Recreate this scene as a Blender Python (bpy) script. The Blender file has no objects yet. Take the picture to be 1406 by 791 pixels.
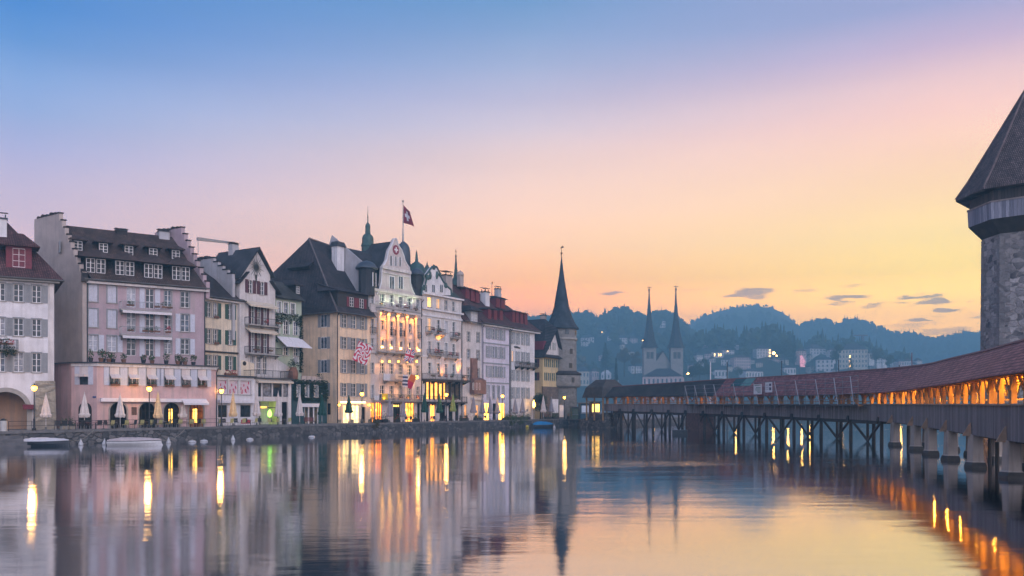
import bpy, math, random
from mathutils import Vector, Matrix
R = math.radians
random.seed(7)
scene = bpy.context.scene
COL = scene.collection
# ------------------------------------------------------------------ camera
F, CX, HY, H = 1200.0, 703.0, 560.0, 3.75      # focal length and horizon of a 1406 px wide frame, eye height in metres
ZQ = 1.42                                       # level of the quay above the water
cam = bpy.data.cameras.new('camera'); camo = bpy.data.objects.new('camera', cam); COL.objects.link(camo)
camo.location = (0, 0, H); camo.rotation_euler = (R(90), 0, 0)
cam.sensor_width = 36; cam.lens = 36*F/1406; cam.shift_y = (HY-395.5)/1406
cam.clip_start = 0.5; cam.clip_end = 6000
scene.camera = camo
scene.view_settings.view_transform = 'Standard'; scene.view_settings.look = 'None'
scene.view_settings.exposure = 0; scene.view_settings.gamma = 1
try:
    scene.cycles.use_denoising = True
    scene.cycles.max_bounces = 8; scene.cycles.glossy_bounces = 4; scene.cycles.diffuse_bounces = 3
    scene.cycles.volume_bounces = 0
    scene.cycles.sample_clamp_indirect = 6
    scene.cycles.caustics_reflective = False; scene.cycles.caustics_refractive = False
    scene.cycles.use_light_tree = True
except Exception: pass

def lin(c):
    return c/12.92 if c <= .04045 else ((c+.055)/1.055)**2.4
def rgb(r, g, b):
    return (lin(r/255), lin(g/255), lin(b/255), 1)

# ------------------------------------------------------------------ sky
world = bpy.data.worlds.new('World'); scene.world = world; world.use_nodes = True
nt = world.node_tree; nt.nodes.clear(); N = nt.nodes; L = nt.links
def nd(tree, t, **k):
    n = tree.nodes.new(t)
    for a, v in k.items(): setattr(n, a, v)
    return n
def mth(tree, op, a, b=None, clamp=False):
    n = tree.nodes.new('ShaderNodeMath'); n.operation = op; n.use_clamp = clamp
    for i, v in enumerate((a, b)):
        if v is None: continue
        if isinstance(v, (int, float)): n.inputs[i].default_value = v
        else: tree.links.new(v, n.inputs[i])
    return n.outputs[0]
def mixc(tree, f, a, b, mode='MIX'):
    n = tree.nodes.new('ShaderNodeMix'); n.data_type = 'RGBA'; n.blend_type = mode
    if isinstance(f, (int, float)): n.inputs[0].default_value = f
    else: tree.links.new(f, n.inputs[0])
    for i, v in ((6, a), (7, b)):
        if isinstance(v, tuple): n.inputs[i].default_value = v
        else: tree.links.new(v, n.inputs[i])
    return n.outputs[2]
tc = nd(nt, 'ShaderNodeTexCoord')
sep = nd(nt, 'ShaderNodeSeparateXYZ'); L.new(tc.outputs['Generated'], sep.inputs[0])
el = mth(nt, 'MULTIPLY', mth(nt, 'ARCSINE', sep.outputs[2]), 180/math.pi)
az = mth(nt, 'MULTIPLY', mth(nt, 'ARCTAN2', sep.outputs[0], sep.outputs[1]), 180/math.pi)
t = mth(nt, 'DIVIDE', el, 50.0, True)
def ramp(stops):
    n = nd(nt, 'ShaderNodeValToRGB'); cr = n.color_ramp; cr.interpolation = 'EASE' if False else 'LINEAR'
    while len(cr.elements) < len(stops): cr.elements.new(.5)
    for e, (p, c) in zip(cr.elements, stops):
        e.position = p/50.0; e.color = c
    L.new(t, n.inputs[0]); return n.outputs[0]
SKY = {
 'L': [(0, rgb(225,190,200)), (8, rgb(220,188,202)), (12.5, rgb(208,186,208)), (17, rgb(172,178,214)), (21, rgb(128,164,216)), (26, rgb(84,142,208)), (50, rgb(70,120,190))],
 'M': [(0, rgb(255,170,140)), (5, rgb(255,184,158)), (9, rgb(252,194,175)), (13, rgb(244,196,190)), (17, rgb(214,186,204)), (21, rgb(172,176,208)), (26, rgb(128,160,208)), (50, rgb(90,130,195))],
 'R': [(0, rgb(255,180,120)), (4, rgb(255,200,132)), (8, rgb(255,214,142)), (12, rgb(255,216,160)), (16, rgb(250,204,178)), (20, rgb(232,190,192)), (25, rgb(206,178,200)), (50, rgb(130,140,195))],
 'B': [(0, (.95,.86,1.08,1)), (15, (.85,.84,1.12,1)), (50, (.34,.46,.80,1))],  # unseen sky behind the camera, made brighter to light bridge and tower
}
SKY.update({
 'L': [(0.00,(4.6706,2.1220,1.3251,1)), (2.49,(4.6706,2.1220,1.3251,1)), (5.79,(4.3077,1.9853,1.4718,1)), (8.65,(3.2863,1.6278,1.3835,1)), (10.66,(1.9440,1.1453,1.1683,1)), (13.05,(1.3073,0.9074,1.1818,1)), (14.61,(0.9362,0.7817,1.2119,1)), (16.54,(0.5483,0.6341,1.0967,1)), (18.43,(0.3516,0.5172,1.0194,1)), (20.27,(0.1327,0.3448,0.8943,1)), (22.08,(0.0312,0.2412,0.8047,1)), (50, (.14,.27,.62,1))],
 'M': [(0.00,(8.1870,2.4412,0.0000,1)), (6.89,(8.1870,2.4412,0.0000,1)), (8.30,(5.1978,1.9766,0.0310,1)), (10.39,(3.8035,1.8699,0.5901,1)), (12.68,(3.0366,1.6791,0.8831,1)), (14.48,(2.4433,1.4428,0.9408,1)), (16.04,(1.9354,1.2126,0.9325,1)), (17.79,(1.3636,0.9945,1.0117,1)), (19.50,(0.9723,0.7837,0.9720,1)), (21.39,(0.6243,0.6338,0.9150,1)), (23.43,(0.3406,0.4590,0.7948,1)), (25.01,(0.2016,0.3822,0.7444,1)), (50, (.16,.28,.62,1))],
 'R': [(0.00,(14.7649,6.6185,0.0000,1)), (5.12,(14.7649,6.6185,0.0000,1)), (6.60,(10.8472,5.6003,0.0000,1)), (8.07,(5.4739,3.3251,0.0000,1)), (10.15,(3.8046,2.4060,0.3275,1)), (12.62,(2.9666,1.7316,0.5300,1)), (15.03,(2.3762,1.3148,0.6487,1)), (17.01,(2.1015,1.1294,0.7767,1)), (18.56,(1.6962,0.9697,0.8124,1)), (20.46,(1.0305,0.6453,0.8193,1)), (22.68,(0.5579,0.5003,0.8320,1)), (50, (.2,.3,.62,1))],
})

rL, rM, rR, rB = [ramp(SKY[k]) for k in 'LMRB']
def ss(a, b):
    n = nd(nt, 'ShaderNodeMapRange'); n.interpolation_type = 'SMOOTHSTEP'
    L.new(az, n.inputs[0]); n.inputs[1].default_value = a; n.inputs[2].default_value = b; return n.outputs[0]
c1 = mixc(nt, mth(nt, 'MAXIMUM', mth(nt, 'MULTIPLY', mth(nt, 'ADD', az, 29.0), 1/30.0, True), 0.0), rL, rM)
c2 = mixc(nt, mth(nt, 'MULTIPLY', mth(nt, 'ADD', az, -1.0), 1/25.0, True), c1, rR)
aabs = mth(nt, 'ABSOLUTE', az)
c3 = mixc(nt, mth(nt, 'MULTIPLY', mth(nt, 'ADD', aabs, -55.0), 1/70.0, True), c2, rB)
# thin mauve dawn clouds low over the hills, shaped in direction space and broken up with noise
mp = nd(nt, 'ShaderNodeMapping'); mp.inputs['Scale'].default_value = (30, 30, 190)
L.new(tc.outputs['Generated'], mp.inputs[0])
nz = nd(nt, 'ShaderNodeTexNoise'); nz.inputs['Scale'].default_value = 1.0; nz.inputs['Detail'].default_value = 7
L.new(mp.outputs[0], nz.inputs[0])
warp = mth(nt, 'SUBTRACT', nz.outputs[0], .5)
tot = None
def sky_dir(px, py):
    x, y, z = (px-CX)/F, 1, (HY-py)/F
    l = math.sqrt(x*x+y*y+z*z)
    return math.degrees(math.atan2(x, y)), math.degrees(math.asin(z/l))
for px, py, wx, wy, k in ((842,402,17,3.2,.7), (1025,404,34,6,.8), (960,397,44,3,.3), (1105,399,26,3.2,.4), (1160,410,34,6.0,.85), (1258,409,30,4.5,1.0), (1283,415,26,4,1.0),
                    (1302,424,20,4.6,1.0), (1266,439,20,4.2,.9), (1235,452,52,8,.42), (1200,419,18,3,.5), (1290,456,44,7,.5), (1336,438,12,3,.5), (1170,393,16,3,.4), (1040,408,24,3.5,.6)):
    a0, e0 = sky_dir(px, py); wa = wx/F*57.3; we = wy/F*57.3
    dx = mth(nt, 'POWER', mth(nt, 'ABSOLUTE', mth(nt, 'DIVIDE', mth(nt, 'SUBTRACT', mth(nt, 'ADD', az, mth(nt, 'MULTIPLY', warp, wa*2.4)), a0), wa)), 2.0)
    dy = mth(nt, 'POWER', mth(nt, 'ABSOLUTE', mth(nt, 'DIVIDE', mth(nt, 'SUBTRACT', mth(nt, 'ADD', el, mth(nt, 'MULTIPLY', warp, we*5.0)), e0), we)), 2.0)
    v = mth(nt, 'MULTIPLY', mth(nt, 'SUBTRACT', 1.0, mth(nt, 'ADD', dx, dy), True), k)
    tot = v if tot is None else mth(nt, 'MAXIMUM', tot, v)
cl = nd(nt, 'ShaderNodeMapRange'); cl.interpolation_type = 'SMOOTHSTEP'; L.new(tot, cl.inputs[0]); cl.inputs[1].default_value = .02; cl.inputs[2].default_value = .75; cl.inputs[4].default_value = .72
c4 = mixc(nt, cl.outputs[0], c3, (.50,.30,.34,1))
# broad faint streaks
mp2 = nd(nt, 'ShaderNodeMapping'); mp2.inputs['Scale'].default_value = (2.2, 2.2, 14); L.new(tc.outputs['Generated'], mp2.inputs[0])
nz2 = nd(nt, 'ShaderNodeTexNoise'); nz2.inputs['Scale'].default_value = 1; nz2.inputs['Detail'].default_value = 4; L.new(mp2.outputs[0], nz2.inputs[0])
br = nd(nt, 'ShaderNodeMapRange'); L.new(nz2.outputs[0], br.inputs[0]); br.inputs[1].default_value = .3; br.inputs[2].default_value = .7; br.inputs[3].default_value = .94; br.inputs[4].default_value = 1.04
mb_ = nd(nt, 'ShaderNodeVectorMath', operation='SCALE'); L.new(c4, mb_.inputs[0]); L.new(br.outputs[0], mb_.inputs['Scale'])
bg = nd(nt, 'ShaderNodeBackground'); L.new(mb_.outputs[0], bg.inputs[0]); bg.inputs[1].default_value = 1.0
sk = nd(nt, 'ShaderNodeTexSky'); sk.sky_type = 'NISHITA'; sk.sun_disc = False; sk.sun_elevation = R(2); sk.sun_rotation = R(40)
bg2 = nd(nt, 'ShaderNodeBackground'); L.new(sk.outputs[0], bg2.inputs[0]); bg2.inputs[1].default_value = .01
ad = nd(nt, 'ShaderNodeAddShader'); L.new(bg.outputs[0], ad.inputs[0]); L.new(bg2.outputs[0], ad.inputs[1])
wo = nd(nt, 'ShaderNodeOutputWorld'); L.new(ad.outputs[0], wo.inputs[0])
# added fill: one soft low wide-angle sun behind the camera to brighten the facades
sl = bpy.data.lights.new('sun', 'SUN'); sl.energy = SUN_E = 2.5; sl.angle = R(70); sl.color = (1.0, .90, .98)
so = bpy.data.objects.new('sun', sl); COL.objects.link(so)
so.rotation_euler = Vector((-.52, .80, -.30)).to_track_quat('-Z', 'Y').to_euler(); so.location = (60, -60, 80)

# ------------------------------------------------------------------ projection helpers: where a photographed point stands in the world
def X(px, Y): return (px-CX)/F*Y
def Zw(py, Y): return H+(HY-py)*Y/F

# ------------------------------------------------------------------ mesh builder
class MB:
    def __init__(s): s.v = []; s.f = []; s.m = []; s.uv = {}
    def poly(s, pts, m=0, uv=None):
        i = len(s.v); s.v += [tuple(p) for p in pts]; s.f.append(tuple(range(i, i+len(pts)))); s.m.append(m)
        if uv: s.uv[len(s.f)-1] = uv
    def box(s, x0, x1, y0, y1, z0, z1, m=0):
        i = len(s.v)
        s.v += [(x0,y0,z0),(x1,y0,z0),(x1,y1,z0),(x0,y1,z0),(x0,y0,z1),(x1,y0,z1),(x1,y1,z1),(x0,y1,z1)]
        for q in ((0,3,2,1),(4,5,6,7),(0,1,5,4),(1,2,6,5),(2,3,7,6),(3,0,4,7)):
            s.f.append(tuple(i+k for k in q)); s.m.append(m)
    def hull8(s, b, t, m=0):      # bottom four points, top four points
        i = len(s.v); s.v += [tuple(p) for p in b]+[tuple(p) for p in t]
        for q in ((0,3,2,1),(4,5,6,7),(0,1,5,4),(1,2,6,5),(2,3,7,6),(3,0,4,7)):
            s.f.append(tuple(i+k for k in q)); s.m.append(m)
    def extrude(s, pts, off, m=0):   # closed solid from a planar polygon moved by off
        n = len(pts); i = len(s.v); o = Vector(off)
        s.v += [tuple(p) for p in pts]+[tuple(Vector(p)+o) for p in pts]
        s.f.append(tuple(range(i, i+n))); s.m.append(m)
        s.f.append(tuple(reversed(range(i+n, i+2*n)))); s.m.append(m)
        for k in range(n):
            a, b = i+k, i+(k+1) % n
            s.f.append((a, a+n, b+n, b)); s.m.append(m)
    def slab(s, pts, th, m=0):
        a, b, c = [Vector(p) for p in pts[:3]]
        n = (b-a).cross(c-a).normalized()
        if n.z < 0: n = -n
        s.extrude(pts, -n*th, m)
    def cyl(s, p0, p1, r0, r1=None, n=8, m=0, cap=True):
        if r1 is None: r1 = r0
        p0, p1 = Vector(p0), Vector(p1); d = (p1-p0).normalized()
        a = d.orthogonal().normalized(); b = d.cross(a); i = len(s.v)
        for p, r in ((p0, r0), (p1, r1)):
            for k in range(n):
                q = p+(a*math.cos(2*math.pi*k/n)+b*math.sin(2*math.pi*k/n))*r; s.v.append(tuple(q))
        for k in range(n):
            s.f.append((i+k, i+(k+1) % n, i+n+(k+1) % n, i+n+k)); s.m.append(m)
        if cap:
            s.f.append(tuple(reversed(range(i, i+n)))); s.m.append(m)
            s.f.append(tuple(range(i+n, i+2*n))); s.m.append(m)
    def bar(s, p0, p1, w, h=None, m=0):   # square bar
        s.cyl(p0, p1, w*.7071, None, 4, m)
    def tube(s, pts, r, n=6, m=0):
        for a, b in zip(pts, pts[1:]): s.cyl(a, b, r, r, n, m)
    def lathe(s, prof, n=16, c=(0,0,0), m=0, ph=0, sx=1, sy=1):
        i = len(s.v); c = Vector(c)
        for r, z in prof:
            for k in range(n):
                a = ph+2*math.pi*k/n; s.v.append((c.x+r*math.cos(a)*sx, c.y+r*math.sin(a)*sy, c.z+z))
        for j in range(len(prof)-1):
            for k in range(n):
                a = i+j*n+k; b = i+j*n+(k+1) % n
                s.f.append((a, b, b+n, a+n)); s.m.append(m)
        s.f.append(tuple(reversed(range(i, i+n)))); s.m.append(m)
        e = i+(len(prof)-1)*n; s.f.append(tuple(range(e, e+n))); s.m.append(m)
    def blob(s, c, r, m=0, n=8, k=5, jit=.2, rnd=random):
        c = Vector(c); i = len(s.v); rx, ry, rz = r if isinstance(r, tuple) else (r, r, r)
        for j in range(1, k):
            t = math.pi*j/k
            for q in range(n):
                a = 2*math.pi*(q+.5*(j % 2))/n; f = 1+rnd.uniform(-jit, jit)
                s.v.append((c.x+rx*math.sin(t)*math.cos(a)*f, c.y+ry*math.sin(t)*math.sin(a)*f, c.z+rz*math.cos(t)*f))
        top = len(s.v); s.v.append((c.x, c.y, c.z+rz)); bot = len(s.v); s.v.append((c.x, c.y, c.z-rz))
        for j in range(k-2):
            for q in range(n):
                a = i+j*n+q; b = i+j*n+(q+1) % n
                s.f.append((a, a+n, b+n, b)); s.m.append(m)
        for q in range(n):
            s.f.append((i+q, i+(q+1) % n, top)); s.m.append(m)
            e = i+(k-2)*n; s.f.append((e+(q+1) % n, e+q, bot)); s.m.append(m)
    def leaves(s, c, r, count, size, m=0, rnd=random, shell=.45):
        c = Vector(c); rx, ry, rz = r
        for _ in range(count):
            while 1:
                p = Vector((rnd.uniform(-1,1), rnd.uniform(-1,1), rnd.uniform(-1,1)))
                if shell < p.length < 1: break
            q = c+Vector((p.x*rx, p.y*ry, p.z*rz)); s.leaf(q, size*rnd.uniform(.6, 1.3), m, rnd)
    def leaf(s, q, sz, m=0, rnd=random):
        a = Vector((rnd.gauss(0,1), rnd.gauss(0,1), rnd.gauss(0,1))).normalized(); b = a.orthogonal().normalized()
        s.poly([q-a*sz, q+b*sz*.6, q+a*sz, q-b*sz*.6], m)
    def mesh(s, name, mats, smooth=False):
        me = bpy.data.meshes.new(name); me.from_pydata(s.v, [], s.f)
        mats = mats if isinstance(mats, (list, tuple)) else [mats]
        for q in mats: me.materials.append(q)
        if len(mats) > 1: me.polygons.foreach_set('material_index', s.m)
        if s.uv:
            ul = me.uv_layers.new(name='UVMap')
            for fi, uv in s.uv.items():
                for li, c in zip(me.polygons[fi].loop_indices, uv): ul.data[li].uv = c
        if smooth: me.polygons.foreach_set('use_smooth', [True]*len(me.polygons))
        me.update(); return me
    def pieces(s):
        """the separate solids in this mesh, those that touch kept together"""
        par = list(range(len(s.v)))
        def find(a):
            while par[a] != a: par[a] = par[par[a]]; a = par[a]
            return a
        for f in s.f:
            for a in f[1:]: par[find(a)] = find(f[0])
        isl = {}
        for i in range(len(s.v)): isl.setdefault(find(i), []).append(i)
        bb = [[[min(s.v[i][k] for i in q)-.01 for k in range(3)], [max(s.v[i][k] for i in q)+.01 for k in range(3)], set(q)] for q in isl.values()]
        go = True
        while go:
            go = False
            for i in range(len(bb)):
                for j in range(i+1, len(bb)):
                    if all(bb[i][0][k] <= bb[j][1][k] and bb[j][0][k] <= bb[i][1][k] for k in range(3)):
                        a, b = bb[i], bb.pop(j); a[0] = [min(p, q) for p, q in zip(a[0], b[0])]; a[1] = [max(p, q) for p, q in zip(a[1], b[1])]; a[2] |= b[2]; go = True; break
                if go: break
        out = []
        for _, _, q in bb:
            m = MB(); idx = {}
            for i in sorted(q): idx[i] = len(m.v); m.v.append(s.v[i])
            for f, mi in zip(s.f, s.m):
                if f[0] in q: m.f.append(tuple(idx[a] for a in f)); m.m.append(mi)
            out.append(m)
        return out
    def build(s, name, mats, parent=None, loc=(0,0,0), rz=0, smooth=False):
        return link(name, s.mesh(name, mats, smooth), parent, loc, rz)
def link(name, me, parent=None, loc=(0,0,0), rz=0):
    o = bpy.data.objects.new(name, me); COL.objects.link(o); o.location = loc; o.rotation_euler = (0,0,rz)
    if parent: o.parent = parent
    return o
def tag(o, label=None, cat=None, group=None, kind=None):
    if label: o['label'] = label
    if cat: o['category'] = cat
    if group: o['group'] = group
    if kind: o['kind'] = kind
    return o
def thing(name, label, cat, loc=(0,0,0), rz=0, group=None):
    o = link(name, None, None, loc, rz); return tag(o, label, cat, group)
def copy_tree(o, parent=None):
    c = o.copy(); COL.objects.link(c)
    if parent: c.parent = parent
    for ch in [q for q in bpy.data.objects if q.parent == o]: copy_tree(ch, c)
    return c

# ------------------------------------------------------------------ procedural materials
MATS = {}
def base_mat(name):
    m = bpy.data.materials.new(name); m.use_nodes = True; t = m.node_tree
    return m, t, t.nodes['Principled BSDF']
def noise(t, vec, sc, det=4, rough=.55, dim=None):
    n = t.nodes.new('ShaderNodeTexNoise'); n.inputs['Scale'].default_value = sc; n.inputs['Detail'].default_value = det; n.inputs['Roughness'].default_value = rough
    if vec is not None: t.links.new(vec, n.inputs['Vector'])
    return n.outputs[0]
def mapr(t, v, a, b, c, d):
    n = t.nodes.new('ShaderNodeMapRange'); t.links.new(v, n.inputs[0])
    for i, q in enumerate((a, b, c, d)): n.inputs[i+1].default_value = q
    return n.outputs[0]
def scaled(t, col, f):
    n = t.nodes.new('ShaderNodeVectorMath'); n.operation = 'SCALE'
    if isinstance(col, tuple): n.inputs[0].default_value = col[:3]
    else: t.links.new(col, n.inputs[0])
    t.links.new(f, n.inputs['Scale']); return n.outputs[0]
def bump(t, p, h, st, dist=.05):
    b = t.nodes.new('ShaderNodeBump'); b.inputs['Strength'].default_value = st; b.inputs['Distance'].default_value = dist
    t.links.new(h, b.inputs['Height']); t.links.new(b.outputs[0], p.inputs['Normal'])
def objco(t):
    return t.nodes.new('ShaderNodeTexCoord').outputs['Object']
def mapping(t, v, sc, rot=(0,0,0)):
    m = t.nodes.new('ShaderNodeMapping'); m.inputs['Scale'].default_value = sc; m.inputs['Rotation'].default_value = rot; t.links.new(v, m.inputs[0]); return m.outputs[0]
def plain(name, c, rough=.6, var=.18, sc=3.0, metal=0, bmp=.15, spec=.3):
    """a surface with a faint mottling of its own"""
    if name in MATS: return MATS[name]
    m, t, p = base_mat(name); o = objco(t)
    n = noise(t, o, sc); f = mapr(t, n, .3, .7, 1-var, 1+var)
    t.links.new(scaled(t, c, f), p.inputs['Base Color']); p.inputs['Roughness'].default_value = rough; p.inputs['Metallic'].default_value = metal
    p.inputs['Specular IOR Level'].default_value = spec
    if bmp: bump(t, p, noise(t, o, sc*8, 3), bmp, .02)
    MATS[name] = m; return m
def plaster(name, c, dirt=(.30,.27,.25,1), amt=.75):
    """lime render: cloudy tone, rain streaks down the wall, fine grain"""
    if name in MATS: return MATS[name]
    m, t, p = base_mat(name); o = objco(t)
    f = mapr(t, noise(t, o, .55, 6, .6), .3, .7, .80, 1.12)
    col = scaled(t, c, f)
    st = noise(t, mapping(t, o, (2.2, 2.2, .16)), 1.0, 5, .6)
    k = mapr(t, st, .47, .75, 0, amt)
    mx = mixc(t, k, col, dirt)
    sp = mapr(t, noise(t, o, 9, 4, .7), .62, .8, 0, .22)
    mx = mixc(t, sp, mx, dirt)
    t.links.new(mx, p.inputs['Base Color']); p.inputs['Roughness'].default_value = .85; p.inputs['Specular IOR Level'].default_value = .15
    bump(t, p, noise(t, o, 14, 5), .25, .03); MATS[name] = m; return m
def tiles(name, c1, c2, moss=(.05,.06,.04,1), mossa=.3, uv=False, row=.27, wid=.22, patch=.5):
    """clay tiles in courses, each tile with its own tone"""
    if name in MATS: return MATS[name]
    m, t, p = base_mat(name)
    if uv: v = t.nodes.new('ShaderNodeTexCoord').outputs['UV']; o = objco(t)
    else:
        o = objco(t); s_ = t.nodes.new('ShaderNodeSeparateXYZ'); t.links.new(o, s_.inputs[0])
        cb = t.nodes.new('ShaderNodeCombineXYZ'); t.links.new(mth(t, 'ADD', s_.outputs[0], mth(t, 'MULTIPLY', s_.outputs[1], .73)), cb.inputs[0]); t.links.new(mth(t, 'MULTIPLY', s_.outputs[2], 1.35), cb.inputs[1]); v = cb.outputs[0]
    b = t.nodes.new('ShaderNodeTexBrick'); t.links.new(v, b.inputs['Vector'])
    b.inputs['Color1'].default_value = c1; b.inputs['Color2'].default_value = c2; b.inputs['Mortar'].default_value = tuple(q*.35 for q in c1[:3])+(1,)
    b.inputs['Scale'].default_value = 1; b.inputs['Mortar Size'].default_value = .04; b.inputs['Brick Width'].default_value = wid; b.inputs['Row Height'].default_value = row; b.inputs['Bias'].default_value = 0.0
    f = mth(t, 'MULTIPLY', mapr(t, noise(t, o, patch, 6, .65), .3, .7, .55, 1.5), mapr(t, noise(t, mapping(t, o, (1.6, 1.6, .25)), 1, 4, .6), .3, .7, .8, 1.25))
    col = scaled(t, b.outputs[0], f)
    k = mapr(t, noise(t, o, .9, 6, .7), .5, .75, 0, mossa)
    t.links.new(mixc(t, k, col, moss), p.inputs['Base Color']); p.inputs['Roughness'].default_value = .75; p.inputs['Specular IOR Level'].default_value = .25
    w = t.nodes.new('ShaderNodeTexWave'); w.wave_type = 'BANDS'; w.bands_direction = 'Y'; w.wave_profile = 'SAW'; w.inputs['Scale'].default_value = 1/row*.05*2*math.pi/math.pi; w.inputs['Distortion'].default_value = .6; t.links.new(v, w.inputs[0])
    w.inputs['Scale'].default_value = 2*math.pi/(20*row)
    bump(t, p, mth(t, 'ADD', w.outputs['Fac'], mth(t, 'MULTIPLY', b.outputs['Fac'], -.6)), .7, .06)
    MATS[name] = m; return m
def rubble(name, c1, c2, mortar, sc=1.1, zs=1.7):
    """coursed rubble: irregular stones in mortar, partly rendered over"""
    if name in MATS: return MATS[name]
    m, t, p = base_mat(name); o = objco(t); v = mapping(t, o, (sc, sc, sc*zs))
    wv = t.nodes.new('ShaderNodeVectorMath'); wv.operation = 'MULTIPLY_ADD'
    nn = t.nodes.new('ShaderNodeTexNoise'); nn.inputs['Scale'].default_value = .9; t.links.new(v, nn.inputs['Vector'])
    t.links.new(nn.outputs['Color'], wv.inputs[0]); wv.inputs[1].default_value = (.9,.9,.9); t.links.new(v, wv.inputs[2])
    vo = t.nodes.new('ShaderNodeTexVoronoi'); vo.feature = 'F1'; t.links.new(wv.outputs[0], vo.inputs['Vector']); vo.inputs['Scale'].default_value = 1
    ve = t.nodes.new('ShaderNodeTexVoronoi'); ve.feature = 'DISTANCE_TO_EDGE'; t.links.new(wv.outputs[0], ve.inputs['Vector']); ve.inputs['Scale'].default_value = 1
    rn = t.nodes.new('ShaderNodeSeparateColor'); t.links.new(vo.outputs['Color'], rn.inputs[0])
    st = mixc(t, rn.outputs[0], c1, c2)
    st = scaled(t, st, mapr(t, noise(t, o, 5, 5, .7), .25, .75, .6, 1.35))
    e = mapr(t, ve.outputs['Distance'], .02, .10, 1, 0)
    # wide patches where mortar covers the stones
    pt = mapr(t, noise(t, o, .28, 5, .6), .48, .62, 0, .6)
    e2 = mth(t, 'MAXIMUM', e, pt)
    mo = scaled(t, mortar, mapr(t, noise(t, o, 2.3, 6, .65), .25, .75, .7, 1.25))
    t.links.new(mixc(t, e2, st, mo), p.inputs['Base Color']); p.inputs['Roughness'].default_value = .9; p.inputs['Specular IOR Level'].default_value = .15
    hgt = mth(t, 'ADD', mth(t, 'MULTIPLY', mth(t, 'SUBTRACT', 1.0, e2), .7), mth(t, 'MULTIPLY', noise(t, o, 6, 5), .5))
    bump(t, p, hgt, .9, .12); MATS[name] = m; return m
def planks(name, c, c2, wid=.25, uv=True, axis=0, rough=.8):
    """weathered boards side by side"""
    if name in MATS: return MATS[name]
    m, t, p = base_mat(name); o = objco(t)
    if uv: v = t.nodes.new('ShaderNodeTexCoord').outputs['UV']
    else: v = o
    s_ = t.nodes.new('ShaderNodeSeparateXYZ'); t.links.new(v, s_.inputs[0])
    q = mth(t, 'DIVIDE', s_.outputs[axis], wid); fl = mth(t, 'FLOOR', q); fr = mth(t, 'FRACT', q)
    wn = t.nodes.new('ShaderNodeTexWhiteNoise'); wn.noise_dimensions = '1D'; t.links.new(fl, wn.inputs['W'])
    col = mixc(t, wn.outputs['Value'], c, c2)
    g = noise(t, mapping(t, v, (14, 1.2, 1.2) if axis == 0 else (1.2, 14, 1.2)), 1, 5, .65)
    col = scaled(t, col, mapr(t, g, .25, .75, .65, 1.3))
    edge = mth(t, 'LESS_THAN', fr, .07)
    t.links.new(mixc(t, edge, col, tuple(x*.25 for x in c[:3])+(1,)), p.inputs['Base Color']); p.inputs['Roughness'].default_value = rough; p.inputs['Specular IOR Level'].default_value = .2
    bump(t, p, mth(t, 'SUBTRACT', g, edge), .5, .03); MATS[name] = m; return m
def glow(name, c, e, var=.0, sc=1.5):
    if name in MATS: return MATS[name]
    m, t, p = base_mat(name); p.inputs['Base Color'].default_value = (c[0]*.5, c[1]*.5, c[2]*.5, 1)
    if var:
        k = scaled(t, c, mapr(t, noise(t, objco(t), sc, 3), .3, .7, 1-var, 1+var)); t.links.new(k, p.inputs['Emission Color'])
    else: p.inputs['Emission Color'].default_value = c
    p.inputs['Emission Strength'].default_value = e; MATS[name] = m; return m
def glassm(name, c=(.02,.025,.03,1), rough=.06):
    if name in MATS: return MATS[name]
    m, t, p = base_mat(name); o = objco(t)
    t.links.new(scaled(t, c, mapr(t, noise(t, o, 1.1, 3), .35, .65, .4, 2.2)), p.inputs['Base Color']); p.inputs['Roughness'].default_value = rough; p.inputs['Specular IOR Level'].default_value = .3
    bump(t, p, noise(t, o, .9, 2), .06, .05); MATS[name] = m; return m
def leafm(name, c, c2):
    if name in MATS: return MATS[name]
    m, t, p = base_mat(name); o = objco(t)
    k = mapr(t, noise(t, o, 1.3, 4), .35, .65, 0, 1)
    t.links.new(mixc(t, k, c, c2), p.inputs['Base Color']); p.inputs['Roughness'].default_value = .7; p.inputs['Specular IOR Level'].default_value = .2; MATS[name] = m; return m
def stripes(name, c1, c2, n, axis=0, rough=.8):
    if name in MATS: return MATS[name]
    m, t, p = base_mat(name); o = objco(t); s_ = t.nodes.new('ShaderNodeSeparateXYZ'); t.links.new(o, s_.inputs[0])
    k = mth(t, 'GREATER_THAN', mth(t, 'FRACT', mth(t, 'MULTIPLY', s_.outputs[axis], n)), .5)
    t.links.new(mixc(t, k, c1, c2), p.inputs['Base Color']); p.inputs['Roughness'].default_value = rough; MATS[name] = m; return m

WHITE = plain('white_paint', (.72,.71,.72,1), .5, .08)
STEEL = plain('dark_steel', (.035,.037,.042,1), .45, .2, 5, .5)
GALV = plain('galvanised_steel', (.30,.31,.33,1), .45, .2, 5, .6)
GLASS = glassm('window_glass'); GLASSB = glassm('window_glass_blue', (.05,.065,.09,1), .08)
LIT = glow('lit_window', (1.0,.50,.10,1), 3.6, .5, 1.2); LITD = glow('dim_lit_window', (1.0,.52,.2,1), .8, .5, 1.2)
CURT = plain('net_curtain', (.36,.37,.42,1), .5, .25, 2.5, 0, 0, .5)
SHUT_GREY = plain('grey_shutter', (.24,.245,.255,1), .6, .12); SHUT_WHITE = plain('pale_shutter', (.50,.51,.58,1), .6, .1)
SHUT_BLUE = plain('grey_blue_shutter', (.25,.27,.29,1), .6, .12)
SHUT_GREEN = plain('green_shutter', (.03,.075,.055,1), .55, .2); SHUT_RED = plain('oxblood_shutter', (.085,.03,.04,1), .55, .2)
SLATE = tiles('grey_slate', (.060,.062,.075,1), (.085,.088,.10,1), mossa=.15, row=.2, wid=.22)
BULB = glow('lamp_bulb', (1.0,.45,.04,1), 14.0)

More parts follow.
